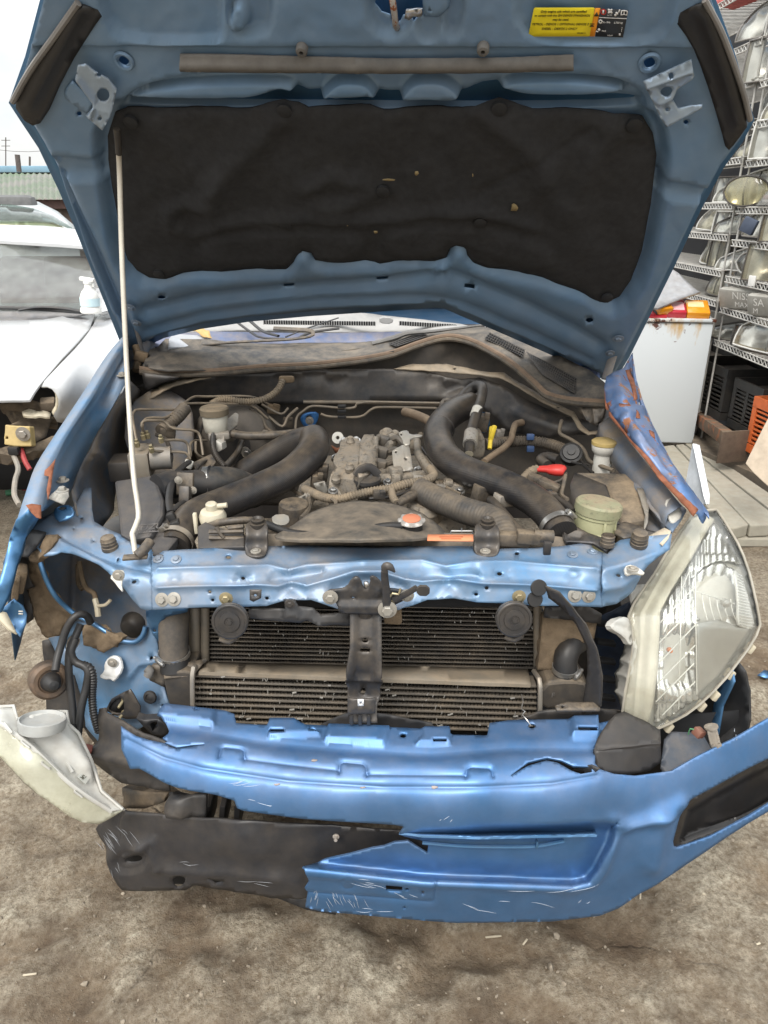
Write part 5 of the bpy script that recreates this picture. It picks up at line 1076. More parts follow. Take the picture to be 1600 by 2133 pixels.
bolt(645, 876, surfY(2.33), steel_dull, fw, .008, .01)
plen_s = surfC([(300, 792, 2.19), (560, 776, 2.28), (700, 770, 2.32), (900, 772, 2.36), (300, 840, 2.24), (420, 832, 2.28), (640, 840, 2.30), (900, 830, 2.33), (1000, 800, 2.30), (1060, 830, 2.24), (1180, 880, 2.12), (1250, 900, 2.04), (1000, 860, 2.26), (1100, 900, 2.16)])
plen = panel('plenum_front', [(285, 806), (330, 788), (420, 782), (560, 774), (700, 770), (800, 768), (880, 770), (930, 786), (960, 790), (1000, 786), (1040, 800), (1100, 834), (1180, 868), (1262, 880), (1258, 908), (1200, 905), (1140, 912), (1060, 900), (1020, 860), (985, 838), (920, 832), (850, 838), (640, 842), (560, 840), (480, 832), (420, 836), (380, 848), (300, 850)], plen_s, M('satin_black', (.026, .027, .030), .42, .1, dust=.25, updust=.5), truck, t=.005, step=12,
      feats=[pocket(rect(700, 795, 36, 18, -4), -.004, 4), pocket(rect(903, 794, 36, 20, 3), -.004, 4), pocket(rnd([(575, 782), (618, 780), (615, 796), (580, 798)]), -.006, 5), pocket(rnd([(630, 776), (680, 774), (672, 792), (634, 792)]), -.006, 5), ridge([(930, 812), (960, 800), (990, 820)], -.02, 12), ridge([(1070, 860), (1160, 892)], .014, 14), nzf(.004, 70, 5)])
flg = surfC([(800, 772, 2.34), (900, 760, 2.38), (960, 768, 2.34), (1040, 786, 2.26), (1100, 816, 2.18), (1180, 860, 2.08), (1240, 900, 1.98), (280, 832, 2.14), (400, 788, 2.22)])
panel('plenum_flange', [(820, 768), (860, 758), (930, 758), (960, 764), (1000, 772), (1050, 776), (1090, 800), (1150, 836), (1195, 858), (1212, 884), (1228, 900), (1270, 892), (1268, 902), (1225, 906), (1205, 892), (1190, 866), (1130, 838), (1080, 806), (1040, 786), (990, 780), (930, 774)], flg, M('pale_flange', (.20, .17, .13), .6, .3, dust=.8, updust=.3), truck, t=.003, step=7, feats=[nzf(.003, 20, 5)], holes=[ell(947, 767, 3, 1.8), ell(1163, 849, 3, 2)])
panel('plenum_flange', [(278, 834), (300, 822), (340, 800), (372, 790), (420, 784), (440, 786), (400, 794), (360, 804), (320, 826), (290, 838)], flg, M('pale_flange', (.2, .17, .13)), truck, t=.003, step=7, feats=[nzf(.003, 20, 5)])
# cowl top
cowl_s = surfC([(305, 760, 2.20), (450, 768, 2.235), (640, 755, 2.30), (820, 728, 2.37), (930, 700, 2.43), (1000, 712, 2.36), (1110, 788, 2.16), (1190, 828, 2.06), (1262, 832, 2.01), (315, 722, 2.36), (420, 712, 2.42), (560, 712, 2.52), (735, 710, 2.58), (850, 694, 2.60), (1000, 682, 2.52), (1060, 690, 2.44), (1170, 744, 2.24), (1262, 800, 2.09)])
cowl = panel('cowl_panel', [(296, 764), (312, 728), (330, 722), (345, 704), (420, 706), (540, 716), (640, 714), (735, 714), (790, 714), (846, 696), (900, 690), (1000, 680), (1060, 690), (1100, 714), (1170, 742), (1230, 772), (1264, 800), (1264, 834), (1190, 830), (1140, 816), (1110, 790), (1060, 748), (995, 712), (950, 699), (915, 700), (870, 713), (820, 731), (702, 751), (540, 762), (450, 770), (350, 772)], cowl_s, M('cowl_plastic', (.045, .045, .046), .7, 0, dust=.85, updust=.6, dustcol=(.20, .165, .125)), truck, t=.004, step=9,
       feats=[ridge([(330, 742), (500, 738), (700, 728), (800, 716), (900, 694)], .008, 8), pocket([(345, 706), (420, 708), (420, 726), (330, 732)], -.015, 6), ridge([(1000, 700), (1080, 750), (1160, 800), (1262, 816)], .006, 6), pocket(rnd([(1180, 780), (1262, 800), (1262, 822), (1200, 826)]), .006, 6), nzf(.002, 40, 3)],
       holes=[])
grd = M('grille_dark', (.012, .012, .012), .8, 0, var=0)
for nm, quad, nx_, ny_ in (('cowl_grille', [(1096, 740), (1200, 796), (1196, 826), (1130, 788)], 22, 6), ('cowl_grille', [(1020, 700), (1092, 736), (1088, 750), (1010, 712)], 16, 3), ('cowl_grille', [(810, 722), (880, 698), (890, 706), (826, 728)], 12, 3)):
    q = np.array(quad, float)
    bil = lambda s, t: (1 - t) * ((1 - s) * q[0] + s * q[1]) + t * ((1 - s) * q[3] + s * q[2])
    def cs(px, py): return cowl_s(px, py)
    off = Vector((0, -.25, 1)).normalized() * .009
    g = MB(); vs = [S1(cowl_s, *p) + off for p in quad]; g.add([tuple(v) for v in vs], [(0, 1, 2, 3)], False); bk = g.build(nm, grd, cowl)
    g = MB()
    for k in range(nx_ + 1): 
        a, b = S1(cowl_s, *bil(k / nx_, 0)) + off * 1.25, S1(cowl_s, *bil(k / nx_, 1)) + off * 1.25; g.add(*tube([a, b], .0016, 4, smoothpath=False, caps=False))
    for k in range(ny_ + 1):
        a, b = S1(cowl_s, *bil(0, k / ny_)) + off * 1.25, S1(cowl_s, *bil(1, k / ny_)) + off * 1.25; g.add(*tube([a, b], .0018, 4, smoothpath=False, caps=False))
    lat = g.build('grille_lattice', plastic, bk); lat['kind'] = 'stuff'
wsp = [(290, 768, 2.175), (350, 774, 2.195), (450, 772, 2.225), (540, 764, 2.26), (640, 759, 2.29), (702, 753, 2.315), (770, 744, 2.34), (820, 733, 2.36), (870, 715, 2.39), (915, 702, 2.42), (950, 701, 2.42), (995, 714, 2.35), (1060, 751, 2.23), (1110, 793, 2.12), (1140, 820, 2.06), (1190, 832, 2.03), (1266, 838, 1.985)]
hose('cowl_weatherstrip', wsp, .0085, M('brown_dusty_rubber', (.12, .085, .06), .9, 0, dust=.8, updust=.2, dustcol=(.22, .15, .10)), truck, 8)
hose('cowl_weatherstrip', [(a, b + 7, c - .008) for a, b, c in wsp], .0075, M('weatherstrip_black', (.035, .033, .031), .8, 0, dust=.5, updust=.4), truck, 8)
panel('cowl_drain_box', [(295, 776), (340, 782), (372, 786), (330, 800), (302, 816)], surfY(2.16), plastic, truck, t=.03, step=9)
panel('cowl_end_box', [(1196, 846), (1262, 846), (1256, 868), (1240, 888), (1218, 872)], surfC([(1196, 846, 2.04), (1262, 846, 1.98), (1240, 888, 1.97)]), plastic_dusty, truck, t=.02, step=8, feats=[ridge([(1210, 848), (1222, 872)], .006, 3), ridge([(1236, 848), (1240, 880)], .006, 3)])
# scuttle, dashboard, wipers, cab
scut = panel('scuttle', [(300, 700), (440, 690), (640, 694), (900, 690), (1060, 690), (1250, 770), (1250, 790), (1060, 730), (900, 716), (540, 722), (320, 722)], surfC([(300, 700, 2.45), (640, 694, 2.72), (900, 690, 2.74), (1250, 770, 2.25), (300, 722, 2.40), (640, 722, 2.64), (1250, 790, 2.22)]), M('scuttle_blue', (.085, .13, .25), .5, .2, dust=.6), truck, t=.004, step=14)
dashm = M('grey_dashboard', (.33, .325, .315), .8, 0, dust=.3, var=.1, dustcol=(.45, .42, .38))
dsh = surfC([(440, 672, 2.78), (700, 664, 2.84), (900, 668, 2.84), (1020, 678, 2.80), (440, 690, 2.72), (700, 690, 2.76), (1000, 690, 2.74), (600, 656, 2.95), (800, 654, 3.02)])
dash = panel('dashboard', [(330, 700), (420, 680), (520, 664), (560, 656), (660, 652), (760, 652), (850, 662), (960, 674), (1100, 712), (1110, 722), (1010, 690), (900, 690), (700, 692), (500, 688), (400, 692)], dsh, dashm, truck, t=.01, step=9, feats=[nzf(.002, 30, 3)])
for a, b, c, d in ((550, 671, 782, 674), (832, 673, 950, 680), (1010, 684, 1090, 708)):
    n_ = int((c - a) / 5)
    p = [U(a, b, y=2.79), U(c, d, y=2.79)] if a < 1000 else [U(a, b, y=2.66), U(c, d, y=2.60)]
    MB().box((p[0] + p[1]) / 2, ((p[1] - p[0]).length, .012, .014), rotm(0, math.degrees(math.atan2(-(p[1] - p[0]).z, (p[1] - p[0]).x)), 0)).build('defrost_vent', hole_m, dash)
    g = MB()
    for k in range(n_ + 1): g.add(*box(p[0] + (p[1] - p[0]) * (k / n_) + Vector((0, -.008, 0)), (.0028, .006, .017)), smooth=False)
    g.build('vent_fins', dashm, dash)['kind'] = 'stuff'
slab('dash_module', rnd([(790, 660), (820, 662), (818, 675), (790, 674)], 1), surfY(2.775), .03, dashm, dash, .003)
# wipers
for pts, r in (([(490, 668, 2.62), (520, 690, 2.58), (545, 703, 2.54), (600, 706, 2.50)], .006), ([(705, 662, 2.66), (640, 684, 2.60), (595, 702, 2.54)], .004), ([(620, 705, 2.52), (650, 692, 2.56), (706, 684, 2.60)], .0075), ([(520, 668, 2.66), (548, 690, 2.60), (580, 700, 2.55)], .007)):
    hose('wiper', pts, r, plastic_clean, truck, 8, flat=.6)
hose('wiper_arm', [(422, 718, 2.40), (500, 712, 2.44), (600, 707, 2.46), (645, 701, 2.48), (652, 694, 2.50), (640, 688, 2.52), (570, 684, 2.54)], .008, plastic_dusty, truck, 8, flat=.6)
hose('wiper_arm', [(775, 716, 2.46), (820, 704, 2.47), (850, 694, 2.48), (900, 690, 2.46), (950, 684, 2.44), (1015, 676, 2.42)], [.012, .016, .014, .010, .008, .005], rubber_grey, truck, 8, flat=.6)
slab('grey_box', [(352, 704), (362, 694), (420, 698), (440, 704), (400, 722), (350, 724)], surfC([(352, 704, 2.42), (440, 704, 2.5), (400, 722, 2.42)]), .05, M('silver_plastic', (.35, .37, .40), .4, .3, dust=.3), truck, .004)
panel('paper_scrap', [(386, 684), (418, 679), (436, 690), (442, 704), (424, 702), (408, 690)], surfC([(386, 684, 2.50), (418, 679, 2.52), (442, 704, 2.48)]), M('tan_paper', (.50, .34, .14), .8, 0, var=.15), truck, t=.001, step=6, feats=[nzf(.008, 14, 3)])
# cab behind the raised hood
cabm = M('cab_dark_trim', (.035, .030, .028), .8, 0, var=.2)
MB().box((-.02, 3.85, .78), (1.62, 1.6, .80), None, .05).build('cab_body', paint, truck)
MB().box((-.02, 4.62, 1.42), (1.40, .06, .60), None, .02).build('cab_back', cabm, truck)
cabo = MB(); cabo.box((-.02, 4.0, 1.74), (1.35, 1.4, .06), None, .025); cabo.build('cab_roof', paint, truck)
for sx in (-1, 1):
    MB().tube([(-.02 + sx * .74, 2.85, 1.30), (-.02 + sx * .64, 3.36, 1.72)], .035, 10).build('windscreen_pillar', paint, truck)
    MB().box((-.02 + sx * .67, 4.6, 1.58), (.05, .12, .30), None, .02).build('rear_pillar', paint, truck)
    MB().box((-.02 + sx * .38, 3.75, 1.42), (.46, .16, .42), rotm(-12), .05).build('seat_back', cabm, truck)
    m = MB(); m.lathe([(.20, -.11), (.34, -.11), (.375, -.08), (.375, .08), (.34, .11), (.20, .11)], (-.02 + sx * .76, 2.02, .375), (1, 0, 0), 32); wh = m.build('wheel', rubber, truck)
    MB().lathe([(0, -.05), (.08, -.06), (.2, -.02), (.21, -.1)], (-.02 + sx * .76, 2.02, .375), (-sx, 0, 0), 24).build('rim', steel_dull, wh)
MB().box((-.02, 3.0, .78), (1.5, .06, .85), None, .01).build('bulkhead', cabm, truck)
MB().box((-.02, 2.0, .34), (1.15, 1.2, .05), None, .01).build('underbody_light_stop', hole_m, truck)  # near-black sheet added to keep ground light out of the bay
MB().box((-.02, 1.98, .62), (.52, .72, .42), None, .05).build('engine_block_light_stop', M('dark_casting', (.045, .040, .036), .8, .2, dust=.6, bump=.5), truck)  # dark box added below the engine to stop light
panel('bay_shadow_wall', [(1240, 900), (1310, 900), (1420, 1060), (1380, 1110), (1280, 1090)], surfC([(1250, 900, 2.02), (1310, 900, 1.98), (1420, 1060, 1.56), (1280, 1090, 1.62)]), paint_inner, truck, t=.004, step=14, feats=[nzf(.006, 50, 3)])  # wall added to hold the right side of the bay in shadow
panel('inner_apron', [(1262, 838), (1300, 905), (1345, 965), (1390, 1020), (1430, 1062), (1400, 1110), (1370, 1080), (1330, 1040), (1300, 985), (1270, 960), (1255, 900)], surfC([(1262, 838, 1.99), (1345, 965, 1.70), (1430, 1062, 1.52), (1400, 1110, 1.46), (1300, 985, 1.72), (1255, 900, 1.96)]), paint_inner, truck, t=.004, step=10, feats=[nzf(.004, 40, 3), ridge([(1330, 1020), (1370, 1080)], .012, 8)])
# right fender: creased and rusted
fr = surfC([(1316, 742, 'z', 1.245), (1264, 784, 'z', 1.225), (1260, 830, 'z', 1.185), (1306, 903, 'z', 1.135), (1386, 1001, 'z', 1.07), (1453, 1082, 'z', 1.005), (1474, 1066, 'z', 1.0), (1397, 963, 'z', 1.09), (1355, 879, 'z', 1.14), (1323, 788, 'z', 1.20), (1330, 900, 'z', 1.150), (1310, 830, 'z', 1.195), (1420, 1015, 'z', 1.065)])
fenr = panel('fender', [(1318, 735), (1300, 766), (1264, 783), (1259, 805), (1260, 832), (1271, 858), (1306, 903), (1348, 956), (1386, 1001), (1425, 1050), (1440, 1070), (1453, 1082), (1464, 1091), (1470, 1080), (1472, 1068), (1464, 1054), (1432, 1012), (1412, 985), (1397, 963), (1388, 940), (1374, 917), (1366, 896), (1354, 879), (1348, 858), (1337, 837), (1330, 810), (1324, 788), (1322, 760)], fr, paint_rust, truck, t=.003, step=6,
      feats=[ridge([(1285, 790), (1290, 850), (1330, 910), (1400, 1000), (1450, 1070)], .012, 14), ridge([(1262, 850), (1310, 838), (1340, 836)], -.010, 7), ridge([(1320, 870), (1350, 920), (1400, 990)], -.008, 8), ridge([(1300, 880), (1320, 862)], .008, 8), nzf(.003, 22, 4)])
fenr['label'] = 'creased and rusted right hand fender'
panel('fender_side', [(1318, 740), (1326, 790), (1340, 836), (1357, 878), (1376, 916), (1400, 962), (1434, 1010), (1476, 1066), (1478, 1080), (1436, 1030), (1398, 980), (1364, 920), (1336, 850), (1318, 780)], surfC([(1318, 740, 2.10), (1340, 836, 1.93), (1400, 962, 1.70), (1476, 1066, 1.50), (1436, 1030, 1.57)]), paint_rust, fenr, t=.003, step=9)
for pts in ([(1312, 770), (1322, 800), (1330, 830), (1322, 832), (1312, 800), (1302, 772)], [(1290, 842), (1315, 838), (1314, 846), (1292, 850)], [(1268, 852), (1276, 866), (1320, 922), (1376, 990), (1424, 1044), (1444, 1066), (1440, 1078), (1424, 1058), (1376, 1002), (1306, 912), (1268, 866)], [(1322, 856), (1332, 864), (1334, 872), (1326, 870)], [(1352, 896), (1362, 900), (1364, 914), (1356, 908)], [(1260, 810), (1262, 834), (1266, 850), (1260, 848)]):
    panel('rust_patch', pts, fr, rustc, fenr, t=.002, step=6, feats=[lambda a, b: .0012 + 0 * a, ridge([(1285, 790), (1290, 850), (1330, 910), (1400, 1000), (1450, 1070)], .012, 14), ridge([(1262, 850), (1310, 838), (1340, 836)], -.010, 7), ridge([(1320, 870), (1350, 920), (1400, 990)], -.008, 8), ridge([(1300, 880), (1320, 862)], .008, 8), nzf(.003, 22, 4)])
fm_ = [(1272, 868, 1.93), (1306, 914, 1.80), (1348, 966, 1.68), (1386, 1012, 1.58), (1420, 1054, 1.50)]
loft('fender_flange', [up_(fm_), [p + Vector((-.03, -.005, -.02)) for p in up_(fm_)], [p + Vector((-.035, -.01, -.06)) for p in up_(fm_)]], paint_inner, fenr, t=.003, n=24)
panel('mounting_clip', rnd([(1386, 1042), (1400, 1036), (1412, 1050), (1424, 1076), (1402, 1096), (1390, 1072)], 1), surfC([(1386, 1042, 'z', 1.03), (1424, 1076, 'z', 1.0), (1402, 1096, 'z', .985)]), white_plastic, fenr, t=.004, step=6, feats=[nzf(.003, 12, 2)])
panel('loose_flap', [(1326, 1016), (1340, 1018), (1352, 1050), (1350, 1090), (1340, 1106), (1344, 1070)], surfC([(1326, 1016, 1.62), (1352, 1050, 1.56), (1340, 1106, 1.47)]), zinc, fenr, t=.002, step=7, feats=[nzf(.004, 20, 3)])
# ---- engine and ancillaries -------------------------------------
hdpe = M('aged_reservoir', (.44, .45, .27), .45, 0, dust=.4, var=.15, updust=.4)
# radiator top, shroud, cap
rad = slab('radiator_top_tank', [(556, 1112), (985, 1110), (1120, 1112), (1180, 1120), (1180, 1140), (560, 1138)], surfC([(556, 1112, 'z', .985), (985, 1110, 'z', .988), (1180, 1140, 'z', .965), (560, 1138, 'z', .965)]), .05, M('tank_dusty', (.045, .043, .042), .6, 0, dust=.75, updust=.5), truck, .006, dirv=(0, .3, -1))
shr_s = surfC([(600, 1104, 1.44), (632, 1078, 1.52), (675, 1056, 1.58), (725, 1046, 1.61), (775, 1044, 1.61), (825, 1051, 1.60), (875, 1070, 1.55), (912, 1090, 1.50), (930, 1114, 1.44), (700, 1100, 1.42), (850, 1105, 1.42), (760, 1075, 1.47)])
shroud = panel('fan_shroud', rnd([(566, 1118), (590, 1106), (615, 1090), (632, 1077), (675, 1055), (725, 1045), (775, 1043), (825, 1050), (875, 1069), (912, 1090), (932, 1114), (900, 1122), (700, 1126), (600, 1126)], 1), shr_s, M('shroud_plastic', (.060, .057, .052), .65, 0, dust=.95, updust=.35, dustcol=(.21, .17, .125)), truck, t=.005, step=9, feats=[ridge([(640, 1078), (725, 1054), (800, 1052), (880, 1076)], .004, 8), nzf(.002, 50, 3)])
capb = MB().lathe([(.025, -.02), (.025, .014), (.022, .016), (0, .016)], U(857, 1100, y=1.445), (0, -.1, 1), 28).build('radiator_cap_neck', rubber_clean, truck)
v = []; 
prof = [(0, .0245), (.018, .0245), (.021, .0235), (.028, .021), (.029, .018), (.026, .016)]
V, F = lathe(prof, U(857, 1100, y=1.445), (0, -.1, 1), 40)
c0 = U(857, 1100, y=1.445); V = [tuple(Vector(p) + (Vector(p) - c0) * (.07 * math.cos(8 * math.atan2(p[1] - c0.y, p[0] - c0.x)) if (i // 40) >= 3 else 0)) for i, p in enumerate(V)]
rc = MB().add(V, F).build('radiator_cap', M('cap_alloy', (.50, .48, .45), .45, .6, dust=.3), truck)
MB().lathe([(0, .0262), (.0185, .0262), (.020, .0252), (.020, .024)], c0, (0, -.1, 1), 28).build('cap_decal', M('faded_red', (.52, .17, .09), .7, 0, var=.2, dust=.2), rc)
hose('overflow_hose', [(556, 1092, 1.50), (580, 1102, 1.46), (612, 1111, 1.43), (660, 1115, 1.41), (715, 1112, 1.405), (765, 1103, 1.41), (805, 1096, 1.42), (836, 1096, 1.43)], .0088, rubber_clean, truck, 12)
lab2 = panel('caution_label', [(891, 1113), (986, 1113), (986, 1127), (890, 1126)], surfC([(891, 1113, 1.392), (986, 1113, 1.392), (986, 1127, 1.366), (890, 1126, 1.366)]), M('label_salmon', (.66, .22, .10), .7, 0, dust=.25, var=.12), truck, t=.001, step=12)
pl_ = M('label_print', (.45, .12, .05), .7, 0, var=0)
for k in range(2): panel('print_line', rect(940, 1118 + k * 4, 50 - k * 8, 1.2), surfC([(891, 1113, 1.390), (986, 1113, 1.390), (986, 1127, 1.364), (890, 1126, 1.364)]), pl_, lab2, t=.0004, step=20)
m = MB()
for a, b in (((940, 1106), (984, 1106)), ((940, 1106), (938, 1114)), ((984, 1106), (986, 1114)), ((962, 1100), (962, 1108))): m.add(*tube([U(*a, y=1.42), U(*b, y=1.42)], .0018, 6, smoothpath=False))
m.build('wire_clip', steel, truck)
for bx, pts in ((535, [(512, 1092), (520, 1086), (548, 1086), (557, 1092), (558, 1120), (556, 1150), (548, 1160), (518, 1160), (510, 1148), (512, 1120)]), (1013, [(988, 1096), (1000, 1088), (1030, 1090), (1040, 1100), (1041, 1140), (1036, 1156), (1026, 1160), (994, 1158), (986, 1142), (990, 1118)])):
    s_ = surfC([(bx, 1088, 'z', 1.02), (bx - 22, 1108, 'z', 1.012), (bx + 24, 1108, 'z', 1.012), (bx, 1140, 'z', .978), (bx, 1160, 'z', .973), (bx - 22, 1150, 'z', .975), (bx + 22, 1150, 'z', .975)])
    b_ = panel('radiator_mount', rnd(pts, 1), s_, black_metal, truck, t=.004, step=6, feats=[ridge([(bx - 22, 1118), (bx + 24, 1118)], .003, 8)])
    p = S1(s_, bx + 2, 1090)
    MB().lathe([(.018, -.006), (.018, .003), (.013, .004), (.0145, .008), (.0145, .011), (.010, .012), (.006, .008), (0, .008)], p, (0, -.1, 1), 24).build('mount_bush', rubber, b_)
    bolt(bx - 2, 1149, s_, zinc, b_, .0065, .006)
slab('tank_corner', [(411, 1096), (428, 1086), (450, 1096), (509, 1110), (509, 1140), (412, 1142)], surfC([(411, 1096, 1.46), (509, 1110, 1.42), (412, 1142, 1.40)]), .03, plastic, truck, .003)
for a, b, c, d in ((436, 1108, 508, 1106), (436, 1120, 508, 1122), (450, 1098, 466, 1120), (476, 1100, 508, 1096)):
    MB().add(*tube([U(a, b, y=1.415), U(c, d, y=1.41)], .005, 6, smoothpath=False)).build('tank_rib', plastic_dusty, truck)
hose('vent_hose', [(436, 1096, 1.47), (462, 1088, 1.46), (500, 1084, 1.46), (526, 1084, 1.47)], .0085, plastic_dusty, truck, 10)
m = MB(); p = U(443, 1074, y=1.51); m.lathe([(.030, -.012), (.031, 0), (.026, .012), (.022, .014), (.013, .016), (.013, .030), (.010, .033), (0, .033)], p, (0, -.1, 1), 24)
m.tube([p + Vector((0, 0, .022)), p + Vector((.035, 0, .026))], .006, 10); m.box(p + Vector((-.035, -.02, -.01)), (.008, .012, .05), None, .002); m.build('purge_valve', M('cream_valve', (.62, .57, .44), .5, 0, dust=.4), truck)
m = MB(); p = U(612, 1055, y=1.66); m.lathe([(.038, -.05), (.038, .0), (.036, .008), (.030, .011), (0, .011)], p, (.05, -.1, 1), 28); m.build('vacuum_tank', plastic_dusty, truck)
slab('tank_bracket', rnd([(566, 1072), (600, 1070), (604, 1086), (592, 1094), (568, 1090)], 1), surfC([(566, 1072, 1.55), (604, 1086, 1.53), (568, 1090, 1.52)]), .004, zinc, truck, .001)
# engine
eng = MB().box((-.02, 1.93, .86), (.46, .56, .12), None, .03).build('engine', engine_m, truck)
cv_s = surfC([(710, 912, 'z', 1.035), (750, 911, 'z', 1.035), (690, 985, 'z', 1.01), (745, 950, 'z', 1.03), (742, 1000, 'z', 1.015), (682, 1034, 'z', .955), (745, 1034, 'z', .955)])
cover = slab('rocker_cover', rnd([(710, 911), (752, 909), (748, 950), (744, 990), (748, 1030), (682, 1032), (686, 1000), (690, 982), (704, 974), (694, 964), (695, 950), (707, 936)], 1), cv_s, .05, engine_m, eng, .006, dirv=(0, 0, -1))
inj_s = surfC([(755, 908, 'z', 1.045), (784, 908, 'z', 1.04), (760, 990, 'z', 1.025), (782, 980, 'z', 1.02)])
panel('injector_cover', rnd([(752, 908), (776, 902), (785, 912), (784, 950), (780, 982), (762, 992), (744, 996), (748, 950)], 1), inj_s, engine_m, eng, t=.03, step=6, feats=[pocket(ell(768, 922, 11, 9), .010, 6), pocket(ell(766, 948, 11, 9), .010, 6), pocket(ell(762, 976, 12, 9), .010, 6), nzf(.004, 14, 4)])
hose('rocker_pipe', [(783, 914, 1.98), (781, 945, 1.90), (778, 978, 1.80)], .009, engine_m, eng, 10)
for a, b in ((730, 922), (728, 978), (700, 1000)):
    MB().lathe([(.012, -.004), (.013, .006), (.009, .010), (.008, .018), (0, .018)], S1(cv_s, a, b), (0, -.2, 1), 14).build('cover_boss', engine_m, eng)
cap0 = U(765, 1000, y=1.72)
m = MB(); m.lathe([(.030, -.035), (.032, -.004), (.036, 0), (.035, .008), (.028, .012), (0, .012)], cap0, (0, -.1, 1), 26)
m.add(*tube([cap0 + Vector((-.028, 0, .012)), cap0 + Vector((-.014, 0, .030)), cap0 + Vector((.008, 0, .034)), cap0 + Vector((.028, 0, .014))], .0075, 8, flat=1.5)); m.build('oil_filler_cap', M('oil_cap_black', (.03, .03, .032), .45, 0, dust=.4, updust=.8), eng)
for k, (a, b) in enumerate(((797, 918), (794, 942), (791, 968))):
    m = MB(); y = (2.0, 1.93, 1.85)[k]; p = U(a, b, y=y); m.box(p, (.040, .032, .028), rotm(0, 10, -15), .004); m.box(p + Vector((-.012, -.012, .014)), (.012, .02, .014), None, .003); m.tube([p + Vector((.015, 0, 0)), p + Vector((.04, .01, .005)), p + Vector((.06, .0, -.01))], .009, 8)
    m.build('injector_plug', M('grey_dusty_plug', (.06, .058, .055), .5, 0, dust=.45, updust=.3), eng)
m = MB()
for a, b, y, r in ((806, 905, 2.06, .022), (816, 916, 2.02, .018), (822, 908, 2.06, .016), (812, 930, 1.98, .014)): m.lathe([(0, -.02), (r, -.018), (r * 1.05, .004), (r * .6, .016), (0, .018)], U(a, b, y=y), (.2, -.3, 1), 12)
m.build('injector_lines', engine_m, eng)
braks = surfC([(817, 937, 'z', 1.05), (850, 925, 'z', 1.06), (859, 977, 'z', 1.02), (820, 975, 'z', 1.02)])
brt = M('pale_bracket', (.42, .40, .36), .45, .5, dust=.45, updust=.3)
panel('engine_bracket', [(817, 939), (826, 933), (850, 925), (854, 935), (857, 955), (860, 976), (852, 980), (836, 984), (822, 980), (818, 960)], braks, brt, eng, t=.004, step=6, holes=[ell(825, 942, 2.6), ell(845, 957, 3)], feats=[ridge([(838, 930), (842, 980)], .004, 5), nzf(.001, 12, 2)])
panel('engine_bracket', rnd([(829, 902), (838, 897), (850, 896), (853, 905), (880, 905), (880, 909), (854, 912), (855, 926), (842, 928), (838, 914)], 1), surfC([(829, 902, 'z', 1.08), (850, 896, 'z', 1.085), (842, 928, 'z', 1.06)]), brt, eng, t=.004, step=5, holes=[ell(836, 905, 2.4)])
m = MB(); m.box(U(825, 985, y=1.76), (.032, .028, .03), rotm(0, 0, 20), .004); m.box(U(825, 996, y=1.75), (.026, .026, .03), None, .006); m.box(U(825, 978, y=1.78), (.038, .022, .012), rotm(0, 0, 12), .003); m.build('sensor', engine_m, eng)
hose('coolant_pipe', [(790, 998, 1.78), (820, 996, 1.76), (860, 992, 1.78), (880, 990, 1.80)], .014, engine_m, eng, 12)
hose('coolant_pipe', [(782, 996, 1.80), (800, 985, 1.84), (822, 978, 1.86)], .016, engine_m, eng, 12)
harm = M('dusty_conduit', (.11, .095, .075), .8, 0, dust=.9, updust=.35)
hose('wiring_conduit', [(634, 1018, 1.74), (655, 1028, 1.70), (675, 1036, 1.67), (705, 1039, 1.65), (740, 1031, 1.66), (775, 1023, 1.66), (815, 1017, 1.67), (850, 1007, 1.69), (887, 1000, 1.71), (903, 990, 1.74), (897, 976, 1.78)], .0105, harm, eng, 12, corr=(.0075, .0014))
hose('wiring_conduit', [(815, 1018, 1.67), (818, 1034, 1.64), (826, 1048, 1.61)], .0085, harm, eng, 12, corr=(.0070, .0013))
hose('heater_pipe', [(872, 1028, 1.68), (850, 1036, 1.65), (826, 1051, 1.61)], [.014, .0125, .009], plastic_dusty, eng, 12)
hose('wiring_loom', [(868, 920, 1.98), (872, 945, 1.92), (885, 965, 1.85), (900, 985, 1.78)], .013, engine_m, eng, 10)
hose('wiring_loom', [(878, 905, 2.02), (862, 920, 1.98), (858, 940, 1.93)], .008, harm, eng, 10, corr=(.007, .0012))
m = MB(); p = U(944, 1015, y=1.74); m.box(p, (.055, .04, .034), rotm(0, 8, -8), .005); m.box(p + Vector((.05, .01, -.004)), (.05, .05, .02), rotm(0, 8, -8), .004); m.box(p + Vector((-.012, -.01, .018)), (.02, .025, .014), None, .003); m.build('throttle_plug', engine_m, eng)
m = MB(); m.box((.12, 1.78, .86), (.16, .20, .12), rotm(0, 0, 10), .02); m.lathe([(.05, 0), (.055, .05), (.04, .07), (0, .07)], (.10, 1.70, .90), (0, -.2, 1), 18); m.build('pump_housing', engine_m, eng)
for sx, pts in ((0, [(654, 1010), (676, 1004), (682, 1020), (680, 1034), (664, 1028)]), (1, [(618, 1040), (640, 1030), (654, 1042), (644, 1056), (620, 1058)])):
    panel('side_bracket', pts, surfC([(a, b, 1.70 + .003 * i) for i, (a, b) in enumerate(pts)]), zinc, eng, t=.006, step=7)
MB().lathe([(.017, 0), (.018, .003), (.006, .004), (.005, 0)], U(704, 912, y=2.08), (-.2, -1, .5), 20).build('pale_disc', white_plastic, eng)
panel('rust_tab', [(690, 928), (702, 934), (718, 930), (716, 942), (700, 946)], surfY(1.98), M('rust_tab', (.22, .09, .05), .8, 0, var=.3), eng, t=.004, step=7)
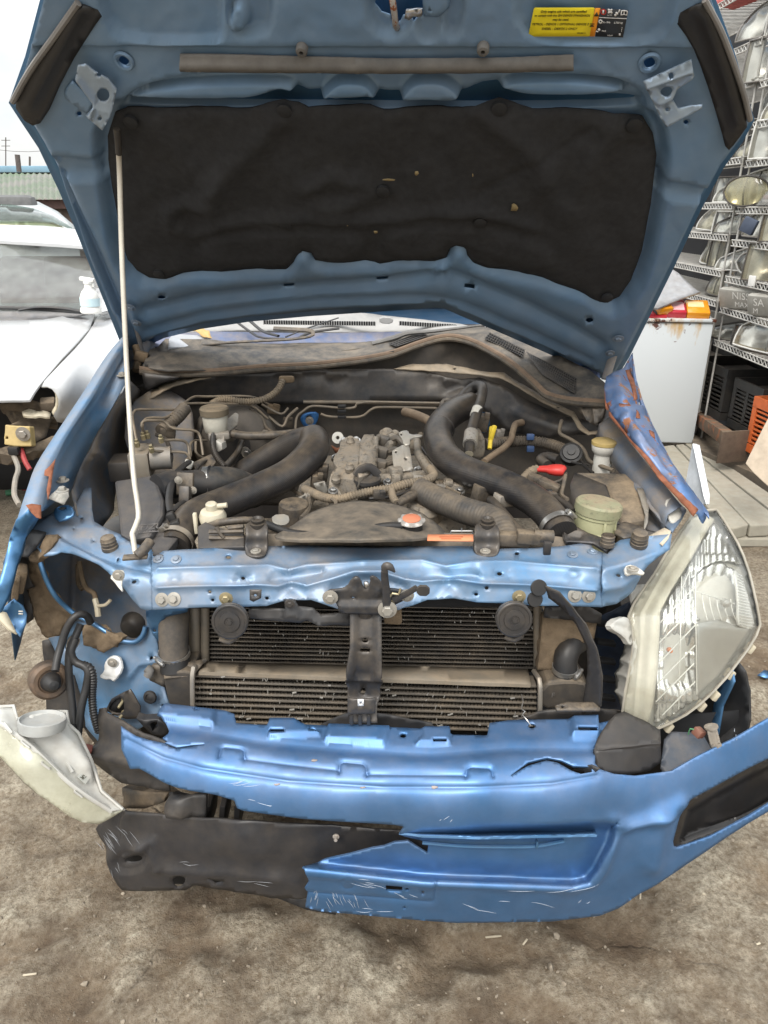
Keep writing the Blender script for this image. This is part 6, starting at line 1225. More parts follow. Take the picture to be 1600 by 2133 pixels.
# big intake pipes left
h1 = hose('intake_pipe', [(362, 1140, 1.45), (372, 1118, 1.485), (388, 1092, 1.53), (414, 1070, 1.57), (470, 1046, 1.64), (540, 1017, 1.71), (600, 988, 1.77), (640, 955, 1.83), (655, 930, 1.88), (652, 912, 1.93)], [.034, .036, .038, .039, .039, .039, .040, .042, .043, .041], hose_m, truck, 26)
hose('intake_pipe', [(654, 916, 1.92), (625, 922, 1.95), (590, 937, 1.97), (550, 960, 1.98), (505, 990, 1.98), (480, 1010, 1.97)], [.041, .041, .039, .039, .039, .039], hose_m, truck, 26)
clamp(U(368, 1126, y=1.47), U(388, 1092, y=1.53) - U(362, 1140, y=1.45), .0375, h1, .014, steel_dull, (-.5, -1, .2))
air = slab('air_filter_box', rnd([(237, 1001), (322, 988), (331, 1012), (341, 1041), (340, 1072), (313, 1118), (272, 1126), (250, 1114)], 0), surfC([(237, 1001, 'z', 1.03), (322, 988, 'z', 1.04), (340, 1072, 1.50), (313, 1118, 1.42), (250, 1114, 1.44)]), .16, airbox_m, truck, .008, dirv=(0, .6, -.8))
panel('filter_box_base', rnd([(342, 1076), (352, 1072), (400, 1068), (385, 1100), (366, 1128), (340, 1158), (318, 1156), (314, 1126)], 0), surfC([(342, 1076, 1.52), (400, 1068, 1.56), (366, 1128, 1.43), (314, 1126, 1.43)]), airbox_m, truck, t=.02, step=9, feats=[nzf(.002, 30, 3)])
ats = surfC([(237, 1001, 'z', 1.03), (322, 988, 'z', 1.04), (340, 1072, 1.50), (313, 1118, 1.42), (250, 1114, 1.44)])
nA = normal_at(ats, 306, 1100); rA = (S1(ats, 330, 1097) - S1(ats, 284, 1103)).normalized(); uA = nA.cross(rA); mo = M('moulded_grey', (.105, .105, .11), .5, 0, dust=.3)
text('lettering', 'ISUZU', S1(ats, 308, 1100), rA, uA, .026, mo, air, .001); text('lettering', 'JAPAN', S1(ats, 309, 1108), rA, uA, .011, mo, air, .001)
fr_ = [S1(ats, *p) + nA * .001 for p in ((284, 1096), (330, 1091), (331, 1107), (287, 1112), (284, 1096))]
MB().tube(fr_, .0012, 6, smoothpath=False).build('moulded_frame', mo, air)
maf = hose('airflow_sensor_pipe', [(328, 1018, 1.63), (360, 1010, 1.66), (400, 1008, 1.68), (430, 1006, 1.70)], [.036, .034, .034, .036], plastic, truck, 24)
m = MB(); m.box(U(386, 1008, y=1.628), (.042, .012, .055), rotm(-20, 0, -8), .003); m.build('sensor_flange', plastic_dusty, maf)
m = MB(); m.box(U(386, 1030, y=1.60), (.026, .022, .040), rotm(-25, 0, -5), .004); m.build('sensor_plug', black_metal, maf)
m = MB()
for k in range(5): m.tube([U(382 + k * 3, 1044, y=1.595), U(380 + k * 3, 1050, y=1.59), U(372, 1056, y=1.585)], .0022, 5)
m.build('plug_wires', M('wire_red_brown', (.22, .07, .045), .6, 0, var=.4, vscale=200), maf)
for a, b in ((372, 1000), (402, 1021)): bolt(a, b, surfY(1.612), zinc, maf, .0055, .005)
hose('loom_tail', [(394, 962, 1.78), (372, 980, 1.72), (358, 1005, 1.63), (352, 1040, 1.57), (355, 1066, 1.53)], .009, rubber_clean, truck, 10, flat=.6)
m = MB(); m.box(U(361, 1083, y=1.50), (.018, .02, .040), rotm(0, -20, 10), .004); m.box(U(366, 1092, y=1.485), (.022, .022, .018), rotm(0, -20, 10), .003); m.build('loose_plug', rubber_clean, truck)
hose('loom_tail', [(358, 1064, 1.54), (372, 1054, 1.56), (386, 1046, 1.59)], .008, rubber_clean, truck, 10)
elb = hose('intake_elbow', [(424, 1006, 1.70), (446, 1004, 1.715), (480, 1006, 1.75), (512, 1016, 1.80), (530, 1032, 1.84)], [.039, .040, .041, .040, .038], M('elbow_rubber', (.030, .032, .034), .5, 0, dust=.45, updust=.8), truck, 26)
clamp(U(431, 1006, y=1.706), (1, .1, .02), .0405, elb, .014, None, (.0, -.6, -1))
for a in (439, 447): MB().lathe([(.040, -.003), (.0435, -.002), (.0435, .002), (.040, .003)], U(a, 1005, y=1.71 + (a - 439) * .001), (1, .1, .02), 28).build('elbow_bead', rubber_clean, elb)
# ABS block and brake parts
ab = MB(); pa = U(296, 962, y=1.83); ab.box(pa, (.052, .10, .075), rotm(0, 0, 8), .004); abs_ = ab.build('brake_modulator', M('abs_alloy', (.26, .245, .215), .6, .3, dust=.8, updust=.45), truck)
MB().box(pa + Vector((-.052, -.01, -.012)), (.055, .085, .055), rotm(0, 0, 8), .006).build('modulator_plug', plastic, abs_)
MB().add(*tube([U(314, 955, y=1.80), U(357, 953, y=1.81)], .030, 26, smoothpath=False)).build('modulator_motor', M('motor_grey', (.22, .215, .205), .55, .3, dust=.7, updust=.5), abs_)
MB().lathe([(.010, 0), (.012, .0015), (.014, 0)], U(357.5, 953, y=1.81), (1, 0.02, 0), 18).build('motor_mark', plastic, abs_)
for a, b, y in ((286, 926, 1.80), (299, 911, 1.86), (308, 908, 1.87), (336, 917, 1.80), (316, 938, 1.77)):
    MB().lathe([(.007, -.006), (.007, .008), (.0045, .009), (.0045, .016), (0, .016)], U(a, b, y=y), (0, -.3, 1), 6).build('pipe_fitting', brass, abs_)
for pts in ([(285, 921, 1.80), (280, 895, 1.82), (276, 872, 1.85), (279, 858, 1.88), (290, 853, 1.90), (330, 853, 1.95), (366, 853, 2.0), (381, 842, 2.04), (403, 827, 2.09), (430, 826, 2.13), (520, 826, 2.2), (560, 842, 2.24)],
            [(298, 908, 1.86), (297, 885, 1.88), (303, 873, 1.9), (320, 870, 1.92), (347, 869, 1.95), (369, 853, 2.0), (388, 841, 2.05), (470, 841, 2.14), (522, 844, 2.18), (558, 872, 2.2)],
            [(304, 906, 1.87), (295, 888, 1.85), (300, 877, 1.86), (325, 876, 1.88), (342, 878, 1.9), (360, 892, 1.9), (400, 896, 1.92), (414, 903, 1.93), (419, 920, 1.92), (423, 948, 1.9)],
            [(336, 917, 1.80), (378, 917, 1.84), (391, 926, 1.85), (394, 945, 1.84), (396, 958, 1.83)], [(317, 939, 1.77), (350, 941, 1.80), (386, 943, 1.82), (396, 956, 1.82)],
            [(430, 918, 2.0), (405, 918, 1.95), (396, 928, 1.9), (397, 950, 1.86), (388, 958, 1.85), (394, 966, 1.84)], [(408, 920, 1.93), (408, 942, 1.91), (420, 952, 1.92), (430, 955, 1.93)]):
    hose('brake_pipe', pts, .0038, pipe_m, truck, 8)
bo = U(488, 925, y=2.18); bax = Vector((.05, -1, .10)).normalized()
boos = MB().lathe([(.055, .030), (.060, .026), (.080, .020), (.105, .012), (.118, .0), (.128, -.006), (.135, -.020), (.137, -.03), (.137, -.045), (.125, -.06), (.1, -.09), (0, -.09)], bo, bax, 44).build('brake_booster', M('booster_dusty', (.085, .078, .070), .6, .2, dust=.75, updust=.2, dustcol=(.14, .115, .09)), truck)
MB().lathe([(.0, .031), (.040, .031), (.056, .0295)], bo, bax, 36).build('booster_face', plastic, boos)
bolt(514, 944, surfY(2.13), steel, boos, .009, .01)
slab('booster_lug', rnd([(500, 934), (514, 930), (524, 944), (516, 952), (498, 944)], 1), surfY(2.135), .006, steel_dull, boos, .001)
mc = MB(); p = U(455, 905, y=2.02); mc.box(p, (.060, .050, .022), rotm(0, 0, 18), .005); mc.tube([U(452, 912, y=2.0), U(480, 905, y=2.12)], .022, 16)
mcy = mc.build('master_cylinder', alu_dusty, truck)
MB().lathe([(.017, -.02), (.019, .0), (.017, .012), (.012, .014), (0, .014)], U(456, 928, y=1.985), (-.2, -1, .1), 6).build('cylinder_plug', M('pale_plug', (.55, .53, .48), .4, .3, dust=.2), mcy)
rs = MB(); p = U(449, 884, y=2.03); rs.lathe([(.012, -.045), (.022, -.030), (.032, -.020), (.035, .0), (.036, .022), (.035, .030), (0, .030)], p, (0, 0, 1), 30); res = rs.build('fluid_reservoir', M('reservoir_white', (.52, .50, .43), .45, 0, dust=.45, updust=.1), mcy)
capm = M('cap_dusty', (.14, .115, .08), .9, 0, dust=.9, bump=.4)
V, F = lathe([(.036, .028), (.040, .030), (.041, .048), (.038, .052), (0, .053)], p, (0, 0, 1), 60); V = [tuple(Vector(q) + (Vector(q) - Vector((p.x, p.y, q[2]))) * (.025 if (i % 2 and 60 <= i < 180) else 0)) for i, q in enumerate(V)]
MB().add(V, F).build('reservoir_cap', capm, mcy)
slab('reservoir_bracket', [(456, 892), (474, 872), (490, 858), (498, 862), (496, 884), (470, 906), (452, 908), (440, 902)], surfC([(456, 892, 2.05), (490, 858, 2.13), (470, 906, 2.04)]), .012, alu_dusty, mcy, .003)
hose('reservoir_hose', [(484, 904, 2.03), (520, 908, 2.02), (580, 906, 2.02), (616, 902, 2.06)], .0125, plastic_dusty, truck, 14)
hose('vacuum_hose', [(466, 974, 1.90), (482, 958, 1.95), (496, 940, 2.02), (504, 918, 2.08)], .009, rubber, truck, 10)
hose('vacuum_hose', [(444, 905, 2.0), (444, 930, 1.95), (452, 952, 1.92), (468, 972, 1.90)], .008, rubber, truck, 10, corr=(.006, .0008))
hose('wiring_conduit', [(440, 842, 2.12), (464, 832, 2.15), (507, 836, 2.17), (540, 834, 2.18), (565, 824, 2.2), (580, 810, 2.22), (590, 792, 2.24)], .010, harm, truck, 12, corr=(.0075, .0014))
MB().box(U(597, 790, y=2.25), (.05, .02, .022), rotm(0, 0, 5), .008).build('conduit_grommet', foam_m, truck)
hose('wiring_conduit', [(385, 850, 2.02), (370, 868, 1.98), (350, 886, 1.95), (336, 898, 1.92)], .018, M('dark_conduit', (.05, .045, .04), .7, 0, dust=.6), truck, 14, corr=(.009, .0018))
slab('pipe_plate', [(398, 965), (440, 945), (450, 962), (438, 978), (410, 980)], surfC([(398, 965, 1.82), (440, 945, 1.86), (438, 978, 1.80)]), .004, plastic_dusty, truck, .001)
MB().box(U(393, 967, y=1.80), (.022, .012, .022), rotm(0, 20, 0), .003).build('pipe_union', white_plastic, truck)
# pipes on the firewall
for pts, r in (([(632, 837, 2.30), (760, 838, 2.31), (924, 842, 2.28)], .0065), ([(615, 903, 2.2), (618, 870, 2.24), (632, 856, 2.26), (650, 846, 2.27), (690, 848, 2.27), (720, 851, 2.27), (740, 848, 2.27), (760, 838, 2.27), (920, 840, 2.22)], .0042), ([(668, 862, 2.26), (690, 868, 2.26), (750, 868, 2.26), (775, 852, 2.26), (800, 848, 2.26), (910, 850, 2.22)], .0042), ([(560, 868, 2.22), (588, 888, 2.2), (600, 868, 2.22), (620, 850, 2.25)], .0045), ([(545, 842, 2.22), (585, 862, 2.22), (600, 850, 2.24)], .004)):
    hose('firewall_pipe', pts, r, pipe_m, truck, 8)
for a, b in ((712, 846), (712, 856), (712, 868)): MB().box(U(a, b, y=2.25), (.026, .016, .010), None, .002).build('pipe_clip', rubber_clean, truck)
# right side hoses
h2 = hose('charge_pipe', [(985, 842, 2.12), (950, 856, 2.08), (925, 876, 2.02), (912, 902, 1.95), (917, 930, 1.88), (935, 957, 1.80), (975, 982, 1.73), (1048, 1008, 1.65), (1108, 1040, 1.57), (1146, 1074, 1.50), (1170, 1112, 1.44)], [.038, .040, .040, .040, .040, .039, .038, .037, .037, .036, .036], hose_m, truck, 28)
clamp(U(1160, 1096, y=1.462), U(1170, 1112, y=1.44) - U(1146, 1074, y=1.50), .0372, h2, .014, None, (.8, -.2, .8))
MB().lathe([(.040, -.005), (.0425, -.003), (.0425, .003), (.040, .005)], U(917, 892, y=1.98), U(912, 902, y=1.95) - U(925, 876, y=2.02), 30).build('pipe_bead', hose_m, h2)
hose('lower_pipe', [(872, 1018, 1.70), (895, 1032, 1.67), (935, 1050, 1.62), (975, 1066, 1.57), (1015, 1078, 1.53), (1040, 1096, 1.49), (1056, 1130, 1.44)], [.030, .032, .032, .032, .032, .033, .032], M('ribbed_dusty_hose', (.050, .048, .046), .55, 0, dust=.55, updust=.7), truck, 24, corr=(.010, .0005))
MB().tube([U(884, 1004, y=1.70), U(874, 1016, y=1.70), U(876, 1034, y=1.68), U(884, 1042, y=1.66)], .0022, 6).build('spring_clip', steel_dull, truck)
ac = hose('ac_pipe', [(958, 838, 2.12), (970, 822, 2.14), (990, 806, 2.14), (1004, 808, 2.10), (1003, 830, 2.05), (994, 858, 1.99), (984, 890, 1.93), (979, 920, 1.87), (977, 945, 1.83)], [.018, .018, .017, .0155, .0145, .0145, .0145, .0145, .012], rubber, truck, 16)
for a, b, y, c, d, e, r, mt in ((995, 852, 2.002, 990, 866, 1.975, .0155, white_plastic), (982, 902, 1.908, 979, 926, 1.862, .020, alu_dusty)):
    MB().add(*tube([U(a, b, y=y), U(c, d, y=e)], r, 18, smoothpath=False)).build('pipe_sleeve', mt, ac)
MB().add(*tube([U(979, 926, y=1.862), U(977, 946, y=1.83)], .012, 14, smoothpath=False)).build('pipe_end', cream_plastic, ac)
hose('heater_hose', [(843, 858, 2.22), (860, 862, 2.18), (885, 872, 2.12), (905, 884, 2.06)], .014, M('tan_hose', (.15, .105, .07), .8, 0, dust=.7), truck, 14)
hose('heater_hose', [(920, 850, 2.2), (926, 836, 2.22), (945, 838, 2.2), (966, 846, 2.16)], .010, plastic_dusty, truck, 12)
hose('heater_hose', [(1087, 880, 2.16), (1074, 884, 2.12), (1068, 900, 2.05), (1064, 916, 2.0), (1050, 932, 1.95), (1030, 946, 1.90), (1008, 962, 1.84)], [.011, .010, .0095, .0095, .0095, .0095, .009], M('tan_hose', (.15, .105, .07)), truck, 12)
hose('wiring_conduit', [(1010, 925, 2.0), (1040, 922, 2.02), (1080, 919, 2.04), (1125, 921, 2.03), (1155, 928, 2.0), (1180, 938, 1.97)], .0155, M('dark_conduit', (.05, .045, .04)), truck, 14, corr=(.0085, .0016))
for b in (910, 935): MB().box(U(1105, b, y=2.02), (.022, .012, .018), None, .003).build('blue_clip', M('clip_blue', (.03, .08, .20), .5, 0, dust=.3), truck)
hose('drain_tube', [(1170, 876, 2.06), (1166, 892, 2.03), (1168, 904, 2.0), (1190, 916, 1.96), (1214, 934, 1.90), (1226, 958, 1.85), (1240, 966, 1.82), (1278, 980, 1.76)], .0055, pipe_m, truck, 10)
MB().lathe([(.0, .014), (.010, .014), (.011, .010), (.022, .010), (.024, .006), (.030, .004), (.031, -.015), (.026, -.03)], U(1190, 944, y=1.86), (-.25, -.8, .75), 28).build('valve_cap', rubber_clean, truck)
dp = MB(); dp.tube([U(1020, 935, y=1.88), U(1022, 915, y=1.90), U(1024, 890, y=1.93)], .006, 8); dp.box(U(1026, 902, y=1.90), (.014, .012, .045), rotm(0, 15, 20), .005); dp.build('dipstick_handle', M('dipstick_yellow', (.62, .45, .03), .5, 0, dust=.25), truck)
slab('service_port_block', rnd([(985, 900), (1010, 905), (1012, 950), (995, 958), (975, 945)], 1), surfY(1.95), .06, engine_m, truck, .006)
red = MB(); red.tube([U(1118, 977, y=1.76), U(1136, 977, y=1.75), U(1150, 978, y=1.745)], [.011, .013, .016], 14, flat=.7)
V, F, S_ = tube([U(1142, 978, y=1.748), U(1158, 979, y=1.742), U(1174, 980, y=1.738), U(1177, 981, y=1.737)], [.015, .020, .018, .010], 16, flat=.75); red.add(V, F, S_); red.build('battery_terminal_cover', M('terminal_red', (.56, .035, .03), .4, 0, dust=.12, var=.1), truck)
hose('battery_cable', [(1120, 977, 1.76), (1106, 982, 1.75), (1094, 994, 1.73), (1086, 1004, 1.70)], .011, harm, truck, 12, corr=(.009, .0014))
hose('battery_cable', [(1140, 970, 1.80), (1126, 958, 1.84), (1140, 952, 1.86), (1162, 958, 1.84)], .014, rubber, truck, 12)
hose('battery_cable', [(1178, 990, 1.72), (1174, 1010, 1.68), (1170, 1030, 1.64), (1182, 1040, 1.6)], .005, pipe_m, truck, 8)
hose('battery_cable', [(1140, 1030, 1.60), (1160, 1040, 1.57), (1180, 1052, 1.53), (1194, 1066, 1.50)], .009, rubber, truck, 10)
m = MB(); m.box(U(1118, 1002, y=1.70), (.05, .03, .03), rotm(0, 15, -25), .006); m.box(U(1142, 1014, y=1.67), (.055, .035, .03), rotm(0, 18, -25), .006); m.build('fuse_block', plastic_dusty, truck)
bat = slab('battery_box', [(1198, 982), (1306, 984), (1338, 1006), (1348, 1084), (1290, 1092), (1262, 1010), (1196, 1000)], surfC([(1198, 982, 'z', 1.03), (1306, 984, 'z', 1.03), (1338, 1006, 'z', 1.025), (1348, 1084, 'z', .985), (1290, 1092, 'z', .985)]), .12, M('battery_dusty', (.07, .06, .05), .8, 0, dust=1.0, updust=.6), truck, .008, dirv=(0, .1, -1))
panel('battery_side', [(1188, 1008), (1198, 984), (1262, 1010), (1290, 1090), (1240, 1110), (1190, 1060)], surfC([(1188, 1008, 1.66), (1198, 984, 1.72), (1290, 1090, 1.47), (1190, 1060, 1.60)]), plastic, bat, t=.004, step=12)
m = MB(); p = U(1240, 1085, y=1.50); ax = Vector((.10, .02, 1)).normalized()
m.lathe([(.036, -.07), (.043, -.055), (.0455, -.03), (.048, -.027), (.048, -.020), (.0455, -.017), (.046, .012), (.049, .014), (.049, .020), (.046, .021)], p, ax, 36); psr = m.build('steering_fluid_reservoir', hdpe, truck)
V, F = lathe([(.0465, .020), (.0515, .022), (.0515, .042), (.048, .047), (.030, .049), (0, .049)], p, ax, 72); V = [tuple(Vector(q) + (Vector(q) - p - ax * (Vector(q) - p).dot(ax)) * (.02 if (i % 2 and 72 <= i < 216) else 0)) for i, q in enumerate(V)]
MB().add(V, F).build('reservoir_cap', M('cap_olive', (.27, .28, .17), .55, 0, dust=.85, dscale=50, grime=.4), psr)
for t_ in (-35, -80):
    a = math.radians(t_); MB().box(p + Vector((math.cos(a) * .047, math.sin(a) * .047, -.003)), (.004, .006, .034), rotm(0, 0, t_), .001).build('reservoir_rib', hdpe, psr)
wf = MB(); p = U(1255, 955, y=1.82); wf.lathe([(.030, -.09), (.024, -.05), (.022, .012), (.030, .022), (.032, .036), (.030, .040), (0, .040)], p, (0, 0, 1), 26); wf.tube([p + Vector((.02, 0, .0)), p + Vector((.045, .0, .006)), p + Vector((.07, 0, .0))], [.018, .016, .014], 14)
wsh = wf.build('washer_filler', white_plastic, truck)
MB().lathe([(.031, .038), (.033, .040), (.033, .048), (.029, .051), (0, .052)], p, (0, 0, 1), 26).build('filler_cap', M('cap_amber', (.50, .37, .13), .5, 0, dust=.4), wsh)
m = MB(); m.box(U(1060, 1122, y=1.41), (.09, .03, .03), rotm(0, 4, 0), .006); m.box(U(1100, 1118, y=1.40), (.05, .03, .026), rotm(0, 4, 0), .004); m.add(*tube([U(1112, 1116, y=1.40), U(1152, 1118, y=1.40)], .014, 14, smoothpath=False)); m.build('loom_connector', plastic_dusty, truck)
MB().box(U(1140, 1142, y=1.345), (.016, .010, .030), None, .003).build('loom_clip', black_metal, truck)
hose('oil_cooler_hose', [(1022, 1042, 1.62), (1042, 1062, 1.56), (1062, 1086, 1.50), (1090, 1114, 1.45)], .012, rubber, truck, 12)
panel('side_bracket', [(1172, 1100), (1196, 1094), (1226, 1110), (1250, 1118), (1278, 1134), (1262, 1148), (1236, 1132), (1180, 1128)], surfC([(1172, 1100, 'z', .995), (1226, 1110, 'z', .99), (1278, 1134, 'z', .982), (1180, 1128, 'z', .98)]), black_metal, truck, t=.006, step=7, feats=[pocket([(1180, 1104), (1216, 1112), (1210, 1122), (1180, 1122)], -.008, 5)])
panel('wheelhouse_flap', [(1280, 1080), (1340, 1098), (1350, 1110), (1300, 1122), (1280, 1110)], surfC([(1280, 1080, 1.52), (1350, 1110, 1.46), (1280, 1110, 1.46)]), plastic_dusty, truck, t=.004, step=9)

# small fittings that crowd the bay
wire_b = M('black_wire', (.016, .016, .017), .45, 0, dust=.15); wire_t = M('taped_loom', (.05, .045, .04), .7, 0, dust=.6, grime=.4)
for pts, r, mt in (([(866, 905, 2.02), (880, 935, 1.94), (905, 965, 1.85), (940, 990, 1.78), (985, 1012, 1.72)], .0035, wire_b), ([(862, 912, 2.0), (870, 950, 1.9), (888, 985, 1.8), (925, 1012, 1.72), (960, 1030, 1.68)], .0045, wire_t),
                   ([(560, 985, 1.9), (590, 1008, 1.84), (622, 1028, 1.76), (650, 1048, 1.70)], .005, wire_t), ([(640, 1030, 1.72), (646, 1046, 1.69), (640, 1066, 1.64), (628, 1080, 1.60)], .007, wire_t), ([(655, 1000, 1.80), (662, 1020, 1.76), (660, 1040, 1.70)], .004, wire_b),
                   ([(690, 1038, 1.64), (700, 1046, 1.63), (698, 1060, 1.61)], .005, wire_t), ([(326, 905, 1.90), (345, 915, 1.88), (352, 932, 1.86)], .006, wire_b), ([(400, 985, 1.76), (412, 975, 1.78), (425, 962, 1.82), (440, 958, 1.86)], .004, wire_b),
                   ([(1080, 1000, 1.70), (1096, 1016, 1.66), (1120, 1024, 1.64), (1150, 1022, 1.64)], .005, wire_b), ([(1150, 1006, 1.68), (1168, 1000, 1.70), (1180, 986, 1.74)], .0035, wire_t), ([(1210, 960, 1.84), (1220, 972, 1.80), (1236, 985, 1.76)], .004, wire_b), ([(1226, 968, 1.82), (1206, 966, 1.82), (1190, 962, 1.83)], .003, wire_b),
                   ([(905, 1000, 1.74), (920, 1022, 1.70), (925, 1045, 1.66)], .006, wire_t), ([(770, 1038, 1.64), (800, 1036, 1.64), (830, 1030, 1.66), (862, 1018, 1.69)], .004, wire_b), ([(430, 870, 2.14), (420, 890, 2.1), (412, 915, 2.05)], .005, wire_b), ([(520, 850, 2.2), (545, 870, 2.2), (556, 892, 2.18), (575, 905, 2.14)], .006, wire_t),
                   ([(1010, 985, 1.72), (1030, 1000, 1.68), (1040, 1020, 1.64)], .007, wire_t), ([(940, 1040, 1.66), (965, 1042, 1.65), (985, 1050, 1.62)], .004, wire_b)):
    hose('wire', pts, r, mt, eng, 7)
for a, b, y in ((716, 918, 2.0), (742, 916, 2.0), (700, 952, 1.90), (738, 946, 1.92), (712, 990, 1.80), (736, 1008, 1.76), (694, 1022, 1.70), (758, 1018, 1.70), (850, 985, 1.80), (872, 978, 1.84), (930, 1030, 1.70), (958, 1022, 1.70), (808, 1004, 1.74), (846, 1012, 1.72)):
    p = U(a, b, y=y); m = MB(); m.lathe([(0, -.012), (.013, -.010), (.013, .0), (.009, .001)], p, (.05, -.35, 1), 14); m.add(*lathe([(.0, .0), (.0075, .0), (.0075, .007), (.006, .0085), (0, .0085)], p, (.05, -.35, 1), 6), smooth=False); m.build('engine_bolt', steel, eng)
for a, b, y, sx, sy, sz, rz, mt in ((905, 1022, 1.72, .05, .03, .03, 20, alu_dusty), (890, 1008, 1.75, .03, .03, .035, -15, engine_m), (920, 1008, 1.76, .035, .022, .02, 30, plastic_dusty), (870, 1004, 1.75, .025, .025, .03, 10, brt), (660, 1002, 1.80, .03, .03, .04, 10, plastic_dusty), (645, 1036, 1.72, .022, .03, .03, -20, alu_dusty), (672, 984, 1.84, .03, .04, .04, 0, plastic_dusty), (1002, 1030, 1.66, .04, .03, .05, 25, plastic_dusty), (1050, 1040, 1.62, .05, .03, .03, 30, alu_dusty), (1006, 880, 2.05, .03, .03, .05, 0, plastic_dusty), (1040, 905, 2.05, .025, .02, .03, 15, alu_dusty), (1135, 1040, 1.58, .05, .03, .03, 30, plastic_dusty), (350, 900, 1.93, .04, .03, .03, 10, plastic_dusty), (556, 905, 2.16, .03, .03, .02, 0, alu_dusty), (600, 880, 2.26, .035, .02, .03, 0, plastic_dusty), (570, 852, 2.28, .04, .02, .03, 0, foam_m), (790, 1030, 1.64, .03, .02, .02, 10, plastic_dusty)):
    m = MB(); p = U(a, b, y=y); R = rotm(6, 8, rz); m.box(p, (sx, sy, sz), R, .003); m.box(p + R @ Vector((sx * .2, -sy * .3, sz * .5)), (sx * .5, sy * .5, sz * .4), R, .002); m.build('fitting', mt, eng)
# ---- left front: loose horn, cables -----------------------------
hn_p = U(104, 1418, y=1.33); hax = Vector((.60, -.75, .22)).normalized()
lh = MB().lathe([(0, .012), (.012, .012), (.014, .004), (.024, .003), (.027, .008), (.036, .009), (.042, .004), (.042, -.022), (.036, -.030), (.012, -.034), (0, -.034)], hn_p, hax, 32).build('loose_horn', M('rusty_black', (.045, .040, .036), .6, .1, dust=.7, dustcol=(.22, .14, .085), updust=-.2), truck)
MB().lathe([(0, .040), (.010, .038), (.018, .026), (.020, .012), (.022, .008)], hn_p, hax, 22).build('horn_boot', rubber_clean, lh)
MB().lathe([(.0035, -.03), (.0035, -.075), (0, -.075)], hn_p, hax, 8).build('horn_stud', steel, lh)
for pts, r, cr in (([(188, 1296, 1.40), (182, 1284, 1.39), (168, 1279, 1.38), (152, 1288, 1.37), (138, 1312, 1.36), (127, 1345, 1.345), (119, 1374, 1.325), (115, 1398, 1.305)], .0085, None),
                   ([(168, 1300, 1.39), (158, 1324, 1.375), (146, 1350, 1.36), (143, 1385, 1.345), (146, 1430, 1.33), (151, 1476, 1.31), (153, 1512, 1.29)], .0085, None),
                   ([(158, 1330, 1.37), (148, 1358, 1.355), (156, 1378, 1.35), (176, 1388, 1.345), (184, 1400, 1.34), (180, 1430, 1.33), (170, 1470, 1.31), (165, 1510, 1.29), (160, 1545, 1.27)], .0088, None),
                   ([(172, 1384, 1.348), (188, 1392, 1.345), (194, 1415, 1.34), (192, 1450, 1.335), (196, 1490, 1.325), (206, 1525, 1.32)], .0085, (.0065, .0009))):
    hose('lamp_cable', pts, r, rubber_clean, truck, 12, corr=cr)
MB().box(U(145, 1522, y=1.275), (.026, .02, .026), rotm(0, 10, 20), .005).build('lamp_plug', rubber_clean, truck)
for k, (a, b, c, d) in enumerate(((160, 1546, 164, 1556), (164, 1546, 168, 1556))): MB().tube([U(a, b, y=1.268), U(c, d, y=1.262)], .0018, 6).build('plug_wire', M('wire_brown', (.25, .15, .08), .6, 0), truck)
MB().box(U(176, 1562, y=1.262), (.030, .022, .020), rotm(0, 28, 15), .003).build('turn_signal_plug', M('plug_maroon', (.20, .060, .050), .55, 0, dust=.25, var=.1), truck)
panel('arch_liner', [(88, 1335), (104, 1330), (122, 1372), (138, 1396), (156, 1410), (172, 1460), (178, 1520), (140, 1500), (96, 1484)], surfC([(88, 1335, 1.52), (138, 1396, 1.50), (172, 1460, 1.48), (96, 1484, 1.50)]), plastic, truck, t=.004, step=12, feats=[nzf(.004, 40, 3)])
# ---- headlamps --------------------------------------------------
lamp_white = M('lamp_housing', (.50, .50, .47), .55, 0, dust=.35, var=.1, updust=.3)
lens_y = lens_mat('aged_clear_lens', (.98, .98, .96), .06, .06)
lens_h = lens_mat('hazed_lens', (.93, .92, .82), .55, .15)
chrome = M('lamp_chrome', (.74, .74, .73), .22, .85, dust=.06, var=.05)
chrome_f = M('lamp_fluted_chrome', (.62, .62, .61), .30, .95, dust=.15, var=.05)
# right headlamp, pushed out of its place but still on the truck
R_out = [(1492, 1064), (1506, 1084), (1519, 1106), (1535, 1132), (1547, 1158), (1560, 1196), (1568, 1229), (1576, 1265), (1582, 1300), (1574, 1323), (1556, 1352), (1534, 1381), (1510, 1412), (1482, 1442), (1456, 1466), (1429, 1486), (1396, 1504), (1364, 1518), (1340, 1525), (1322, 1524), (1306, 1510), (1298, 1488), (1304, 1440), (1314, 1390), (1322, 1340), (1318, 1310), (1311, 1284), (1322, 1258), (1342, 1228), (1364, 1197), (1380, 1170), (1395, 1145), (1418, 1108), (1440, 1079), (1462, 1067)]
RS = surfC([(1492, 1064, 1.60), (1519, 1106, 1.56), (1547, 1158, 1.51), (1582, 1300, 1.40), (1534, 1381, 1.33), (1482, 1442, 1.275), (1429, 1486, 1.245), (1364, 1518, 1.23), (1306, 1510, 1.25), (1298, 1488, 1.255), (1322, 1340, 1.31), (1311, 1284, 1.345), (1364, 1197, 1.43), (1440, 1079, 1.565), (1450, 1280, 1.315), (1400, 1400, 1.255), (1500, 1200, 1.42), (1400, 1250, 1.34), (1370, 1440, 1.24)])
def RSo(d):
    def f(px, py):
        P = RS(px, py); return P + (P - ORG) / np.linalg.norm(P - ORG, axis=-1)[..., None] * d
    return f
hd = panel('headlight', R_out, RSo(.075), lamp_white, truck, t=.006, step=10, feats=[nzf(.002, 40, 2)])
hd['label'] = 'large right hand headlight with yellowed lens pushed out of place'
